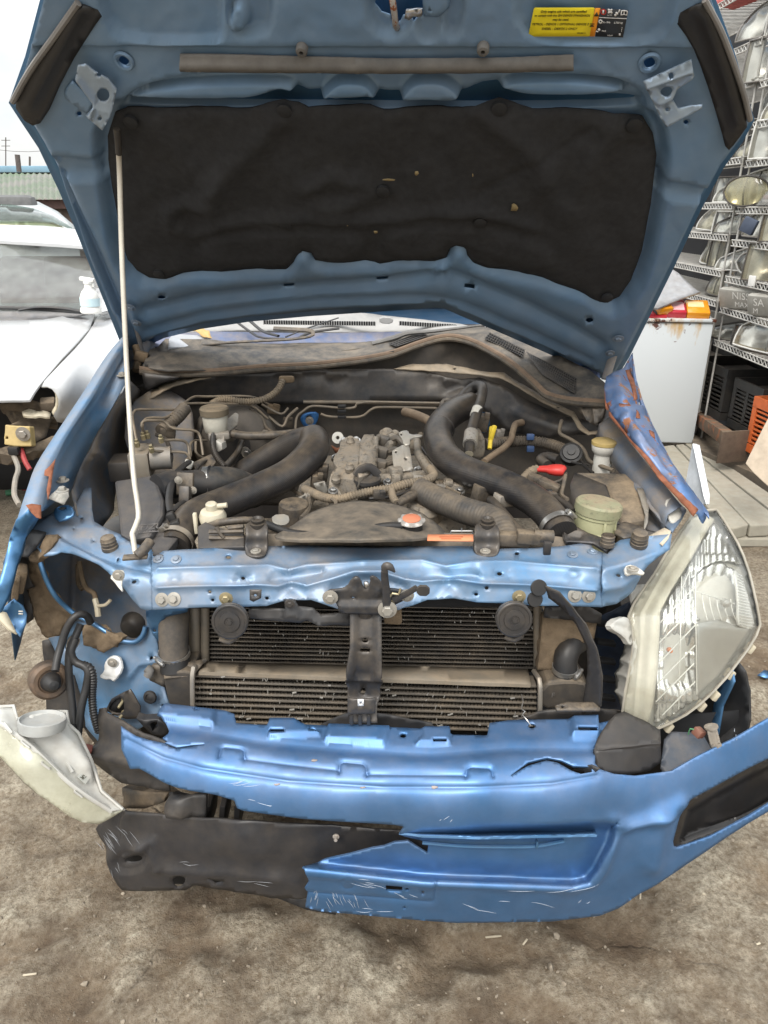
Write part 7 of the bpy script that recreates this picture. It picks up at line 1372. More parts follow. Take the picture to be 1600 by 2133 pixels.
# rim: wall between housing and lens
def wall(name, out, sA, sB, mat, par, t=.003):
    O = dens(out, 9); A = sA(O[:, 0], O[:, 1]); B = sB(O[:, 0], O[:, 1]); n = len(O)
    me = bpy.data.meshes.new(name); me.from_pydata(np.vstack([A, B]).tolist(), [], [(i, (i + 1) % n, n + (i + 1) % n, n + i) for i in range(n)])
    me.polygons.foreach_set('use_smooth', [True] * n); me.update(); o = link(name, me, mat, par); md = o.modifiers.new('thickness', 'SOLIDIFY'); md.thickness = t; md.offset = 0; return o
wall('housing_rim', R_out, RSo(.075), RSo(.020), lamp_white, hd)
sc = lambda P, k, c=None: [tuple((np.array(p) - (np.mean(P, 0) if c is None else c)) * k + (np.mean(P, 0) if c is None else c)) for p in P]
wall('seal_lip', sc(R_out, 1.012), RSo(.028), RSo(.014), M('old_sealant', (.36, .34, .29), .8, 0, dust=.4, var=.25), hd, .006)
band = [(1311, 1284), (1342, 1228), (1395, 1145), (1440, 1079), (1470, 1070), (1488, 1082), (1470, 1110), (1440, 1165), (1400, 1230), (1376, 1276), (1374, 1330), (1370, 1400), (1362, 1460), (1352, 1500), (1322, 1524), (1300, 1500), (1300, 1470), (1322, 1340)]
panel('lens_border', band, RSo(.020), M('yellowed_border', (.54, .52, .44), .4, 0, dust=.35, var=.15, updust=.2), hd, t=.010, step=8, feats=[ridge([(1345, 1500), (1358, 1330), (1362, 1280), (1400, 1210), (1460, 1110)], .008, 12), ridge([(1320, 1500), (1336, 1330), (1335, 1280), (1380, 1200), (1440, 1100)], .005, 5)])
RB = RSo(.066)
panel('reflector', [(1482, 1092), (1505, 1110), (1530, 1150), (1545, 1180), (1520, 1172), (1490, 1172), (1462, 1186), (1440, 1208), (1446, 1292), (1450, 1300), (1452, 1452), (1390, 1494), (1362, 1502), (1366, 1440), (1374, 1360), (1376, 1290), (1400, 1238), (1440, 1172)], RB, chrome, hd, t=.003, step=3.2,
      feats=[lambda px, py: .0055 * np.abs(np.sin((px - 1376) / 13 * math.pi)), pocket(ell(1408, 1372, 34, 60), -.020, 40), lambda px, py: .004 * sstep(np.sin(py / 34 * math.pi) * 4)])
rb2 = panel('reflector', [(1450, 1298), (1500, 1290), (1536, 1306), (1562, 1306), (1566, 1316), (1548, 1346), (1500, 1406), (1452, 1450)], RSo(.040), M('grey_brushed', (.46, .46, .45), .35, .8, dust=.15, var=.08), hd, t=.003, step=5, feats=[pocket([(1450, 1300), (1562, 1308), (1500, 1404), (1452, 1446)], .004, 8)])
for k in range(22):
    a0 = (1456 + k * 5.0, 1302 + k * .4); b0 = (1453, 1310 + k * 6.2)
    if k < 2: continue
    q = [S1(RSo(.037), a0[0] + (b0[0] - a0[0]) * t, a0[1] + (b0[1] - a0[1]) * t) for t in (0, .5, 1)]
    MB().tube(q, .0009, 4, step=.03).build('reflector_flute', chrome, rb2)
hb = rnd([(1440, 1208), (1462, 1186), (1490, 1172), (1522, 1174), (1548, 1208), (1562, 1262), (1566, 1304), (1536, 1306), (1500, 1290), (1446, 1292)], 1)
panel('low_beam_bowl', hb, RSo(.046), chrome, hd, t=.003, step=3.5, feats=[pocket(ell(1496, 1244, 58, 60), -.034, 58), lambda px, py: .006 * np.abs(np.sin((px - py * .22) / 21 * math.pi)), pocket([(1430, 1232), (1545, 1252), (1545, 1272), (1430, 1252)], .007, 6)])
panel('bowl_edge', rnd([(1526, 1182), (1546, 1202), (1564, 1258), (1574, 1312), (1546, 1308), (1536, 1300), (1538, 1240)], 1), RSo(.030), M('ribbed_white', (.62, .62, .60), .35, .4, var=.04), hd, t=.004, step=4)
for k in range(18): MB().tube([S1(RSo(.027), 1536 + k * .3, 1196 + k * 6.2), S1(RSo(.027), 1546 + k * 1.5, 1200 + k * 6.2)], .0011, 4).build('edge_flute', chrome, hd)
m = MB(); p = S1(RSo(.05), 1392, 1352); m.lathe([(.004, 0), (.006, .004), (.006, .012), (.004, .016), (0, .017)], p, (0, -1, .3), 14); m.build('amber_bulb', M('amber', (.55, .16, .04), .25, 0, var=0), hd)
m = MB(); p = S1(RSo(.05), 1505, 1252); m.lathe([(.006, 0), (.009, .006), (.009, .02), (.0, .022)], p, (0, -1, .2), 14); m.build('halogen_bulb', steel, hd)
gl_m = M('lens_ribs', (.74, .74, .70), .2, .4, var=0)
for a, b in (((1372, 1300), (1448, 1222)), ((1372, 1340), (1446, 1266)), ((1374, 1380), (1450, 1300)), ((1370, 1424), (1448, 1344)), ((1366, 1462), (1446, 1382)), ((1380, 1490), (1448, 1420)), ((1384, 1316), (1440, 1180)), ((1448, 1190), (1452, 1446)), ((1446, 1230), (1530, 1258)), ((1420, 1200), (1414, 1478))):
    k = [S1(RSo(.030), a[0] + (b[0] - a[0]) * t, a[1] + (b[1] - a[1]) * t) for t in (0, .33, .66, 1)]
    MB().tube(k, .0014, 6).build('lens_rib', gl_m, hd)
for k in range(6):
    x = 1462 + k * 15
    MB().tube([S1(RSo(.036), x, 1236 + k * 3), S1(RSo(.036), x + 4, 1262 + k * 3), S1(RSo(.036), x + 12, 1292)], .0012, 6).build('lens_rib', gl_m, hd)
panel('lens', R_out, RS, lens_y, hd, t=.002, step=9)
panel('mounting_ear', rnd([(1304, 1222), (1346, 1215), (1346, 1222), (1322, 1246), (1314, 1260), (1310, 1240)], 1), RSo(.05), lamp_white, hd, t=.012, step=7)
panel('mounting_ear', rnd([(1270, 1302), (1296, 1284), (1312, 1288), (1318, 1320), (1320, 1340), (1312, 1346), (1300, 1326), (1276, 1312)], 1), surfC([(1270, 1302, 1.30), (1312, 1288, 1.345), (1312, 1346, 1.315)]), lamp_white, hd, t=.012, step=6, feats=[ridge([(1284, 1302), (1308, 1310)], -.004, 5)], holes=[ell(1315, 1330, 3, 7, 12)])
panel('housing_side', [(1318, 1330), (1322, 1350), (1306, 1440), (1298, 1490), (1290, 1460), (1284, 1440), (1282, 1410), (1296, 1370), (1300, 1345)], surfC([(1318, 1330, 1.33), (1298, 1490, 1.28), (1282, 1410, 1.36), (1300, 1345, 1.37)]), lamp_white, hd, t=.006, step=7, feats=[ridge([(1292, 1372), (1312, 1380)], .006, 5), ridge([(1286, 1402), (1308, 1410)], .006, 5), ridge([(1286, 1440), (1302, 1450)], .006, 5)])
for a, b in ((1392, 1514), (1488, 1448), (1460, 1470), (1562, 1350), (1520, 1404)): MB().box(S1(RSo(.04), a, b), (.012, .02, .022), rotm(0, 30, 10), .003).build('housing_tab', cream_plastic, hd)
# left headlamp: torn out, hanging by its cable against the bumper
lp = thing('loose_headlight', 'detached grey backed headlight hanging by its cable beside the torn bumper', 'headlight', U(110, 1620, y=1.25))
HS = surfC([(-20, 1480, 1.23), (30, 1470, 1.25), (130, 1482, 1.26), (175, 1555, 1.23), (260, 1685, 1.17), (150, 1630, 1.16), (65, 1550, 1.17), (0, 1500, 1.18)])
hg = panel('housing', [(-30, 1476), (0, 1470), (32, 1468), (38, 1496), (52, 1488), (90, 1482), (124, 1478), (142, 1480), (144, 1506), (164, 1524), (172, 1548), (190, 1578), (200, 1596), (212, 1644), (236, 1664), (262, 1686), (232, 1690), (190, 1662), (150, 1632), (106, 1590), (65, 1552), (30, 1524), (-30, 1490)], HS, lamp_white, lp, t=.004, step=8,
      feats=[pocket(rnd([(44, 1492), (130, 1486), (140, 1512), (160, 1540), (190, 1600), (190, 1640), (120, 1584), (60, 1530)]), .018, 16), ridge([(100, 1520), (140, 1556), (170, 1600)], .010, 12), ridge([(60, 1524), (110, 1570)], -.006, 8), nzf(.003, 30, 4)])
MB().lathe([(.044, -.01), (.046, 0), (.046, .012), (.043, .013), (.040, .006), (.0, .002)], U(88, 1508, y=1.19), (.08, .30, 1), 30).build('bulb_cover', M('grey_cover', (.36, .37, .36), .5, 0, dust=.35), hg)
LS = surfC([(-20, 1520, 1.165), (65, 1560, 1.15), (150, 1636, 1.14), (232, 1690, 1.155), (-20, 1560, 1.145), (50, 1630, 1.125), (110, 1675, 1.12), (165, 1710, 1.125), (205, 1718, 1.14), (255, 1690, 1.165), (60, 1600, 1.125)])
panel('lens', [(-30, 1496), (0, 1506), (30, 1528), (65, 1556), (106, 1594), (150, 1636), (190, 1666), (232, 1692), (258, 1688), (232, 1704), (206, 1718), (166, 1712), (140, 1698), (110, 1676), (80, 1656), (50, 1632), (0, 1578), (-30, 1560)], LS, lens_h, lp, t=.003, step=8, feats=[nzf(.001, 30, 3)])
panel('reflector', [(-30, 1500), (30, 1532), (106, 1598), (190, 1670), (230, 1696), (204, 1710), (140, 1690), (80, 1648), (0, 1570), (-30, 1552)], surfC([(-20, 1500, 1.195), (150, 1640, 1.175), (230, 1696, 1.18), (80, 1648, 1.165), (-20, 1552, 1.18)]), M('lamp_inner_white', (.62, .62, .60), .4, .2, var=.06), lp, t=.003, step=10, feats=[lambda px, py: .0015 * np.abs(np.sin((px + py) / 6 * math.pi))])
for a, b, c, d in ((150, 1528, 176, 1590), (120, 1530, 160, 1600), (70, 1536, 120, 1582), (20, 1500, 36, 1520)):
    q = [S1(HS, a + (c - a) * t, b + (d - b) * t) + Vector((0, -.020, .008)) for t in (0, .33, .66, 1)]
    MB().tube(q, .0035, 6).build('housing_rib', lamp_white, hg)
MB().tube([S1(HS, *p) + Vector((0, -.006, .004)) for p in ((0, 1472), (32, 1470), (40, 1497), (90, 1484), (142, 1482), (146, 1508), (166, 1526), (192, 1580), (214, 1646), (258, 1684))], .0035, 6, smoothpath=False).build('housing_lip', lamp_white, hg)
MB().tube([S1(LS, *p) for p in ((0, 1505), (65, 1555), (150, 1635), (232, 1690))], .005, 8).build('lens_seam', lamp_white, lp)
for a, b in ((92, 1590), (160, 1648), (50, 1545)):
    q = [S1(HS, a - 4, b - 12) , S1(LS, a, b) + Vector((0, -.008, .006)), S1(LS, a + 14, b + 12) + Vector((0, -.006, .006)), S1(HS, a + 20, b + 4)]
    MB().tube(q, .0024, 6, smoothpath=False).build('lens_clip', lamp_white, lp)
slab('sticker', [(160, 1618), (174, 1604), (190, 1616), (178, 1634)], surfP(S1(HS, 160, 1618) + Vector((0, -.022, .008)), S1(HS, 174, 1604) + Vector((0, -.022, .008)), S1(HS, 178, 1634) + Vector((0, -.020, .008))), .002, M('sticker_grey', (.42, .42, .38), .6, 0), lp, 0)
stp = lambda a, b: S1(surfP(S1(HS, 160, 1618) + Vector((0, -.022, .008)), S1(HS, 174, 1604) + Vector((0, -.022, .008)), S1(HS, 178, 1634) + Vector((0, -.020, .008))), a, b)
nn = (stp(180, 1615) - stp(170, 1615)).cross(stp(175, 1605) - stp(175, 1615)).normalized()
rr_ = stp(166, 1620) - stp(178, 1610); text('lettering', 'GR', stp(174, 1617), -rr_ * -1, nn.cross(-rr_ * -1), .012, ink, lp, .0012)
# ================================================================ right side: rack of used lamps, cabinet, crates, slabs
wirem = M('galvanised_wire', (.50, .49, .46), .5, .3, dust=.3)
RX = 2.20
rack_y = [(3.4, 4.86, 'near'), (4.93, 7.4, 'far')]
def ray_x(px, py, x):
    d = rays(px, py); t = x / d[0]; return Vector(ORG + d * t)
shelf_px = [((1564, 97), 'a'), ((1564, 176), 'b'), ((1582, 253), 'c'), ((1560, 335), 'd'), ((1540, 432), 'e'), ((1560, 503), 'f'), ((1556, 584), 'g'), ((1550, 653), 'h'), ((1545, 730), 'i')]
zs_near = [ray_x(p[0], p[1], RX).z for p, _ in shelf_px] + [ray_x(1506, 12, RX).z]
for ri, (y0, y1, nm) in enumerate(rack_y):
    rk = thing('shelf_rack', 'wire shelving unit of lamps, the %s one of the two' % ('nearer' if ri == 0 else 'farther, behind the white cabinet'), 'shelf', (RX + .25, (y0 + y1) / 2, 0), 'wire shelving units against the right wall')
    dz = 0 if ri == 0 else .025
    for z in zs_near:
        z = z + dz; m = MB()
        for zz in (0, -.035): m.add(*tube([(RX, y0, z + zz), (RX, y1, z + zz)], .0045, 6, smoothpath=False))
        n_ = int((y1 - y0) / .045)
        for k in range(n_):
            a = y0 + (y1 - y0) * k / n_; b = y0 + (y1 - y0) * (k + 1) / n_
            m.add(*tube([(RX, a, z), (RX, a + .006, z - .035)], .003, 4, smoothpath=False, caps=False)); m.add(*tube([(RX, a + .006, z - .035), (RX, b, z)], .003, 4, smoothpath=False, caps=False))
        for k in range(int((y1 - y0) / .04)):
            a = y0 + k * .04; m.add(*tube([(RX, a, z + .004), (RX + .5, a, z + .004)], .003, 4, smoothpath=False, caps=False))
        m.add(*tube([(RX + .5, y0, z), (RX + .5, y1, z)], .005, 6, smoothpath=False))
        m.build('wire_shelf', wirem, rk)
    for yy in (y0 + .02, y1 - .02):
        for xx in (RX + .02, RX + .48): MB().add(*tube([(xx, yy, .02), (xx, yy, 2.9)], .007, 8, smoothpath=False)).build('post', wirem, rk)
wl = MB().box((RX + .62, 6.2, 1.7), (.08, 8.0, 3.4), None, .0).build('wall', M('dark_wall', (.020, .021, .025), .8, 0, var=.3, vscale=3))
tag(wl, 'dark wall behind the shelves of lamps', 'wall')
# lamps on the shelves --------------------------------------------
lens_c = lens_mat('shelf_lens_clear', (.93, .93, .90), .10, .10, .45)
lens_d = lens_mat('shelf_lens_dull', (.90, .87, .76), .22, .2, .42)
sh_h = [M('shelf_housing_' + n_, c, .6, 0, dust=.4, var=.15) for n_, c in (('grey', (.16, .155, .15)), ('pale', (.34, .33, .29)), ('dark', (.045, .045, .045)), ('beige', (.28, .24, .17)))]
shc = M('shelf_chrome', (.62, .61, .58), .28, .8, dust=.30, var=.2, vscale=8)
lamp_words = {}
def shelf_lamp(y, zi, L_, H_, D_, style, label, hm, lm, ri=None, rz=0, tilt=0, z=None, x=None, wide=.5):
    """used lamp unit standing on a shelf, its lens towards the yard"""
    ri = (0 if y < 4.9 else 1) if ri is None else ri
    z = (zs_near[zi] + (.025 if ri else 0) + .008) if z is None else z
    x = RX + .02 if x is None else x
    t = thing('used_headlight', label, 'headlight', (x + .1, y, z), 'used lamps on the wire shelves')
    R = rotm(0, 0, rz)
    n_u, n_v = 18, 8
    def shp(u, v):                       # u along length -1..1, v height 0..1 -> lens surface
        if style == 'round': w_ = math.sqrt(max(0, 1 - u * u)); vv = .5 + (v - .5) * w_; dd = 1 - .5 * u * u - .3 * (v * 2 - 1) ** 2 * w_
        elif style == 'wedge': top = .35 + .65 * (1 - abs((u + 1) / 2) ** 1.6); vv = v * top; dd = 1 - .55 * ((u + 1) / 2) ** 2 - .35 * v * v
        elif style == 'almond': top = .3 + .7 * math.cos(u * 1.25); vv = v * top + .12 * (u * .5 + .5); dd = 1 - .5 * u * u - .45 * v * v
        else: vv = v; dd = 1 - .12 * u ** 4 - .18 * v * v
        p = Vector((-D_ * .55 * dd, u * L_ / 2, vv * H_)); p = Matrix.Rotation(math.radians(tilt), 3, 'Y') @ p
        return R @ p + Vector((x + D_ * .55, y, z))
    V = [tuple(shp(-1 + 2 * i / n_u, j / n_v)) for i in range(n_u + 1) for j in range(n_v + 1)]
    F = [(i * (n_v + 1) + j, (i + 1) * (n_v + 1) + j, (i + 1) * (n_v + 1) + j + 1, i * (n_v + 1) + j + 1) for i in range(n_u) for j in range(n_v)]
    me = bpy.data.meshes.new('lens'); me.from_pydata(V, [], F); me.polygons.foreach_set('use_smooth', [True] * len(F)); me.update(); link('lens', me, lm, t)
    # housing: the lens outline carried back and closed
    c = R @ Vector((D_ * .25, 0, H_ * .42)) + Vector((x + D_ * .55, y, z))
    V2 = [tuple(Vector(p) + (R @ Vector((D_ * .10, 0, 0)))) for p in V]
    ring = [i * (n_v + 1) for i in range(n_u + 1)] + [n_u * (n_v + 1) + j for j in range(1, n_v + 1)] + [i * (n_v + 1) + n_v for i in range(n_u - 1, -1, -1)] + [j for j in range(n_v - 1, 0, -1)]
    r0 = [Vector(V[i]) for i in ring]; m = MB()
    r1 = [p + (c - p) * .06 + R @ Vector((D_ * .12, 0, 0)) for p in r0]; r2 = [p + (c - p) * .45 + R @ Vector((D_ * .42, 0, 0)) for p in r0]
    k = len(ring); VV = [tuple(p) for p in r0 + r1 + r2] + [tuple(sum(r2, Vector()) / k)]
    FF = [(a * k + i, a * k + (i + 1) % k, (a + 1) * k + (i + 1) % k, (a + 1) * k + i) for a in range(2) for i in range(k)] + [(2 * k + i, 2 * k + (i + 1) % k, 3 * k) for i in range(k)]
    m.add(VV, FF, True); m.build('housing', hm, t)
    rim = [Vector(p) + (Vector(p) - c) * .015 for p in r0]
    MB().tube(rim + rim[:1], .0055, 6, smoothpath=False).build('bezel', [sh_h[2], sh_h[0], M('bezel_pale', (.60, .59, .55), .5, 0)][len(label) % 3], t)
    for u in ((-.35, .25) if style != 'round' else (.0,)):
        i_ = int((u + 1) / 2 * n_u); q_ = [Vector(V[i_ * (n_v + 1) + j]) + (c - Vector(V[i_ * (n_v + 1) + j])) * .10 for j in range(n_v + 1)]
        MB().tube(q_, .006, 6, smoothpath=False).build('divider', [shc, sh_h[2]][len(label) % 2], t)
    # reflector: a bowl inside
    VR = []
    for i in range(n_u + 1):
        for j in range(n_v + 1):
            p = Vector(V[i * (n_v + 1) + j]); u = -1 + 2 * i / n_u; v = j / n_v
            edge = min(1, (1 - abs(u)) * 5, v * 5 + .2, (1 - v) * 5 + .2)
            bowl = .35 * max(0, 1 - ((u - .3) / .45) ** 2 - ((v - .5) / .6) ** 2) + .25 * max(0, 1 - ((u + .5) / .35) ** 2 - ((v - .5) / .6) ** 2)
            VR.append(tuple(p + (c - p) * .05 + R @ Vector((D_ * (.06 + .22 * edge * .4 + bowl * .8), 0, 0))))
    me = bpy.data.meshes.new('reflector'); me.from_pydata(VR, [], F); me.polygons.foreach_set('use_smooth', [True] * len(F)); me.update(); link('reflector', me, shc, t)
    return t
rows = [  # (shelf, photograph column of its middle, length, height, depth, style, housing, lens, rz, description)
    (0, 1562, .50, .20, .22, 'almond', 0, lens_c, 32, 'smoky almond shaped headlight on the top shelf'),
    (0, 1612, .30, .22, .2, 'box', 0, lens_c, 20, 'upright grey lamp at the frame edge on the top shelf'),
    (1, 1582, .46, .22, .22, 'box', 1, lens_c, 34, 'square clear headlight on the second shelf from the top'),
    (1, 1550, .34, .14, .22, 'almond', 3, lens_d, 30, 'yellowed headlight beside the hood on the second shelf'),
    (2, 1596, .34, .20, .2, 'wedge', 3, lens_d, 36, 'brownish headlight with pale frame on the third shelf'),
    (2, 1563, .17, .17, .2, 'round', 1, lens_c, 25, 'round sealed beam lamp on the third shelf'),
    (3, 1588, .42, .20, .24, 'box', 1, lens_c, 30, 'pale boxy headlight with brackets on the fourth shelf'),
    (3, 1540, .40, .17, .2, 'wedge', 0, lens_d, 26, 'grey headlight at the inner end of the fourth shelf'),
    (4, 1502, .46, .20, .24, 'wedge', 1, lens_c, 30, 'silvery headlight left of the yellow round lamp'),
    (5, 1570, .46, .19, .24, 'almond', 1, lens_c, 34, 'large pale headlight carrying a blue grey plug'),
    (5, 1510, .50, .18, .22, 'wedge', 1, lens_c, 30, 'white edged curved headlight on the shelf under the yellow round lamp'),
    (5, 1462, .40, .15, .2, 'almond', 3, lens_d, 28, 'greenish yellow headlight farthest along its shelf'),
    (6, 1578, .46, .20, .26, 'box', 1, lens_d, 30, 'cream headlight with a white mounting tab hanging over the shelf edge'),
    (6, 1506, .44, .18, .24, 'wedge', 1, lens_c, 34, 'pale triangular headlight on the shelf above the lettered lamp'),
    (6, 1466, .18, .18, .2, 'box', 1, lens_d, 20, 'narrow upright white lamp beside the triangular headlight'),
    (6, 1444, .20, .17, .2, 'almond', 3, lens_d, 20, 'narrow upright olive lamp at the far end of its shelf'),
    (7, 1490, .2, .19, .24, 'box', 1, lens_c, 26, 'white cornered lamp right of the grey panel'),
    (7, 1462, .3, .18, .24, 'almond', 1, lens_d, 20, 'pale rounded lamp behind the grey panel'),
    (8, 1566, .56, .20, .26, 'almond', 3, lens_c, 36, 'big clear headlight on the lowest shelf above the crates'),
    (8, 1500, .52, .16, .24, 'wedge', 1, lens_c, 30, 'wedge headlight on the lowest shelf beside the white cabinet'),
    (0, 1588, .30, .17, .2, 'wedge', 2, lens_c, 34, 'dark edged lamp between the smoky and the upright one on the top shelf'),
    (1, 1612, .30, .20, .2, 'wedge', 2, lens_c, 30, 'dark wedge lamp cut by the frame edge on the second shelf'),
    (2, 1620, .30, .18, .2, 'box', 1, lens_c, 26, 'white flat lamp cut by the frame edge on the third shelf'),
    (3, 1612, .30, .16, .2, 'almond', 0, lens_c, 34, 'grey almond lamp cut by the frame edge on the fourth shelf'),
    (4, 1482, .24, .15, .2, 'box', 0, lens_c, 24, 'small grey lamp behind the silvery one on the fifth shelf'),
    (5, 1600, .34, .17, .2, 'box', 3, lens_d, 30, 'brown backed lamp right of the blue grey plug'),
    (5, 1486, .26, .13, .2, 'box', 2, lens_c, 30, 'dark housed lamp between the greenish and the white edged ones'),
    (6, 1536, .32, .16, .2, 'round', 2, lens_c, 36, 'round edged lamp with dark ring right of the triangular headlight'),
    (7, 1512, .22, .14, .2, 'wedge', 0, lens_d, 28, 'grey wedge lamp left of the lettered headlight'),
    (8, 1528, .26, .12, .2, 'box', 0, lens_c, 30, 'small grey lamp between the two big ones on the lowest shelf'),
]
def rack_y_at(px, zi):
    """distance at which the edge of shelf zi crosses that photograph column"""
    lo, hi = -200.0, 1200.0
    for _ in range(40):
        md = (lo + hi) / 2
        if ray_x(px, md, RX).z > zs_near[zi]: lo = md
        else: hi = md
    return ray_x(px, (lo + hi) / 2, RX).y
for (zi, px, L_, H_, D_, st_, hi, lm, rz, lab_) in rows: shelf_lamp(rack_y_at(px, zi), zi, L_, H_, D_, st_, lab_, sh_h[hi], lm, rz=rz, x=RX + .05)
# yellow round lamp and the red striped one
shelf_lamp(rack_y_at(1545, 4), 4, .27, .165, .16, 'round', 'oval yellowed lamp leaning on the fifth shelf', M('rim_pale_yellow', (.50, .46, .28), .5, 0), lens_mat('yellow_lens', (.92, .88, .68), .4, .12, .55), rz=42, x=RX - .06)
t = thing('striped_lamp', 'dark domed lamp with a red and white stripe on the fifth shelf', 'lamp', (RX - .01, 4.36, zs_near[4] + .01), 'used lamps on the wire shelves')
V = [(RX - .02 + .14 * (1 - math.cos(a)) * .5, 4.36 + .24 * u, zs_near[4] + .012 + .15 * math.sin(a) * math.sqrt(max(0, 1 - u * u))) for u in np.linspace(-1, 1, 17) for a in np.linspace(.0, 1.6, 9)]
F = [(i * 9 + j, (i + 1) * 9 + j, (i + 1) * 9 + j + 1, i * 9 + j + 1) for i in range(16) for j in range(8)]
MB().add(V, F).build('lens', lens_mat('smoked_dome', (.75, .73, .70), .3, .12), t)
MB().box((RX + .01, 4.36, zs_near[4] + .055), (.02, .40, .022), None, .003).build('red_stripe', M('stripe_red', (.30, .10, .07), .5, 0), t)
MB().box((RX + .008, 4.36, zs_near[4] + .034), (.02, .40, .014), None, .003).build('white_stripe', M('stripe_white', (.7, .68, .68), .5, 0), t)
MB().box((RX + .05, 4.36, zs_near[4] + .05), (.05, .36, .08), None, .01).build('housing', sh_h[2], t)
# lettered flat lamps
def lettered(y, L_, words, lab_, rz):
    z = zs_near[7] + (.025 if y > 4.9 else 0) + .006
    t = thing('lettered_headlight', lab_, 'headlight', (RX + .05, y, z), 'used lamps on the wire shelves')
    R = rotm(0, -18, rz); c = Vector((RX + .05, y, z + .068)); gl = M('dusty_glass_lamp', (.30, .29, .26), .45, .1, dust=.5, var=.2, dustcol=(.38, .35, .29))
    MB().box(c, (.05, L_, .125), R, .014).build('lens', gl, t); MB().box(c + R @ Vector((.045, 0, -.005)), (.05, L_ * .9, .11), R, .01).build('housing', sh_h[0], t)
    ch = M('chalk', (.72, .70, .66), .9, 0, var=.2)
    for s, u, v, sz in words: text('lettering', s, c + R @ Vector((-.0255, u, v)), R @ Vector((0, -1, 0)), R @ Vector((0, 0, 1)), sz, ch, t, .001)
lettered(rack_y_at(1541, 7), .40, [('NISSAN', .0, .026, .062), ('MAXIMA', -.0, -.028, .045)], 'dusty headlight with handwritten chalk words NISSAN MAXIMA', 32)
lettered(rack_y_at(1596, 7), .36, [('SA', .10, .022, .062), ('M', .12, -.03, .045)], 'dusty headlight with chalk letters SA at the frame edge', 30)
t = thing('lamp_plug', 'blue grey rectangular plug hanging on a pale headlight', 'plug', (RX - .02, 4.55, zs_near[5] + .06)); MB().box((RX - .055, 4.55, zs_near[5] + .09), (.03, .085, .085), rotm(20, 0, 35), .006).build('plug_body', M('slate_plug', (.06, .075, .11), .5, 0), t); MB().box((RX - .07, 4.60, zs_near[5] + .095), (.02, .03, .07), rotm(20, 0, 10), .004).build('plug_latch', sh_h[2], t)
t = thing('tab_bracket', 'white mounting tab hanging down from a cream headlight', 'bracket', (RX - .04, 4.42, zs_near[6] - .02)); MB().box((RX - .04, 4.42, zs_near[6] + .01), (.012, .045, .06), rotm(0, 0, 30), .004).build('plate', M('tab_white', (.7, .69, .66), .5, 0), t)
# red cloth and box at the very top
tag(MB().box(Vector((RX + .10, ray_x(1506, 12, RX).y, zs_near[9] + .055)), (.16, .30, .08), rotm(0, 8, 12), .02).build('red_bundle', M('red_bundle', (.62, .16, .15), .8, 0, var=.25, vscale=30)), 'red and white bundle above the top shelf', 'bundle')
# white cabinet with rusty corner
cb = thing('white_cabinet', 'rust stained white metal cabinet standing left of the shelves', 'cabinet', (1.75, 4.85, .12))
cab_m = bpy.data.materials.new('white_enamel_rusting'); cab_m.use_nodes = True; n = N(cab_m); b = n.n['Principled BSDF']
g = n.new('NewGeometry'); sx = n.new('SeparateXYZ'); n.l.new(g.outputs['Position'], sx.inputs[0])
topf = n.math('MULTIPLY', n.math('SUBTRACT', sx.outputs[2], .70), 4.2, True)
rn = n.noise(9, 6, .65); stn = n.noise(7, 4, .6, n.pos((2.2, 2.2, .7)))
c_ = n.mix(n.ramp(n.math('ADD', n.math('MULTIPLY', stn, .8), n.math('MULTIPLY', topf, .22)), .62, .78), (.62, .66, .68), (.50, .33, .14))
c_ = n.mix(n.ramp(n.math('ADD', n.math('MULTIPLY', rn, .8), n.math('MULTIPLY', topf, .2)), .635, .655), c_, (.10, .035, .02))
n.val(b.inputs['Base Color'], c_); b.inputs['Roughness'].default_value = .45
C0, C1 = U(1444, 924, z=.13), U(1300, 920, z=.13)
dv = (C1 - C0).normalized(); L_c = .78; nrm = Vector((-dv.y, dv.x, 0)); nrm = nrm if nrm.y > 0 else -nrm
cc = C0 + dv * (L_c / 2) + nrm * .25 + Vector((0, 0, .41)); ang = math.degrees(math.atan2(-dv.y, -dv.x))
MB().box(cc, (L_c, .50, .82), rotm(0, 0, ang), .012).build('body', cab_m, cb)
MB().box(cc + Vector((0, 0, .425)), (L_c + .02, .53, .022), rotm(0, 0, ang), .006).build('top_lid', cab_m, cb)
ctop = cc.z + .437
def tail(px, py, size, cols, rz, tilt, lab_, z0=0):
    p = U(px, py, y=cc.y - .18); t = thing('tail_lamp', lab_, 'tail lamp', p, 'tail lamps piled on the cabinet')
    R = rotm(tilt, 0, rz); n_ = len(cols); wd = size[0] / n_
    MB().box(p + R @ Vector((0, .02, -size[2] / 2 - .004)), (size[0] * 1.03, size[1] * 1.05, .03), R, .005).build('housing', sh_h[2], t)
    for k, (nm_, c_) in enumerate(cols):
        MB().box(p + R @ Vector((-size[0] / 2 + wd * (k + .5), 0, 0)), (wd * .98, size[1], size[2]), R, .008).build('lens_segment', M('tail_' + nm_, c_, .18, 0, var=.08, coat=.4, spec=.6), t)
    return t, p, R
tt, p, R = tail(1428, 644, (.29, .17, .05), [('red', (.45, .025, .045)), ('amber', (.72, .28, .015))], -12, 22, 'red and amber tail lamp lying on the cabinet corner')
MB().box(p + R @ Vector((-.07, -.01, .026)), (.11, .10, .006), R, .002).build('clear_window', M('tail_pink', (.72, .42, .45), .2, 0), tt); MB().box(p + R @ Vector((.06, .02, .026)), (.10, .07, .006), R, .002).build('clear_window', M('tail_pale', (.80, .62, .32), .2, 0), tt)
tail(1378, 636, (.10, .15, .05), [('amber', (.72, .28, .015))], 10, 25, 'amber lamp at the edge of the raised hood')
tail(1366, 656, (.12, .13, .05), [('red', (.35, .02, .04))], -5, 20, 'dark red lamp under the amber one')
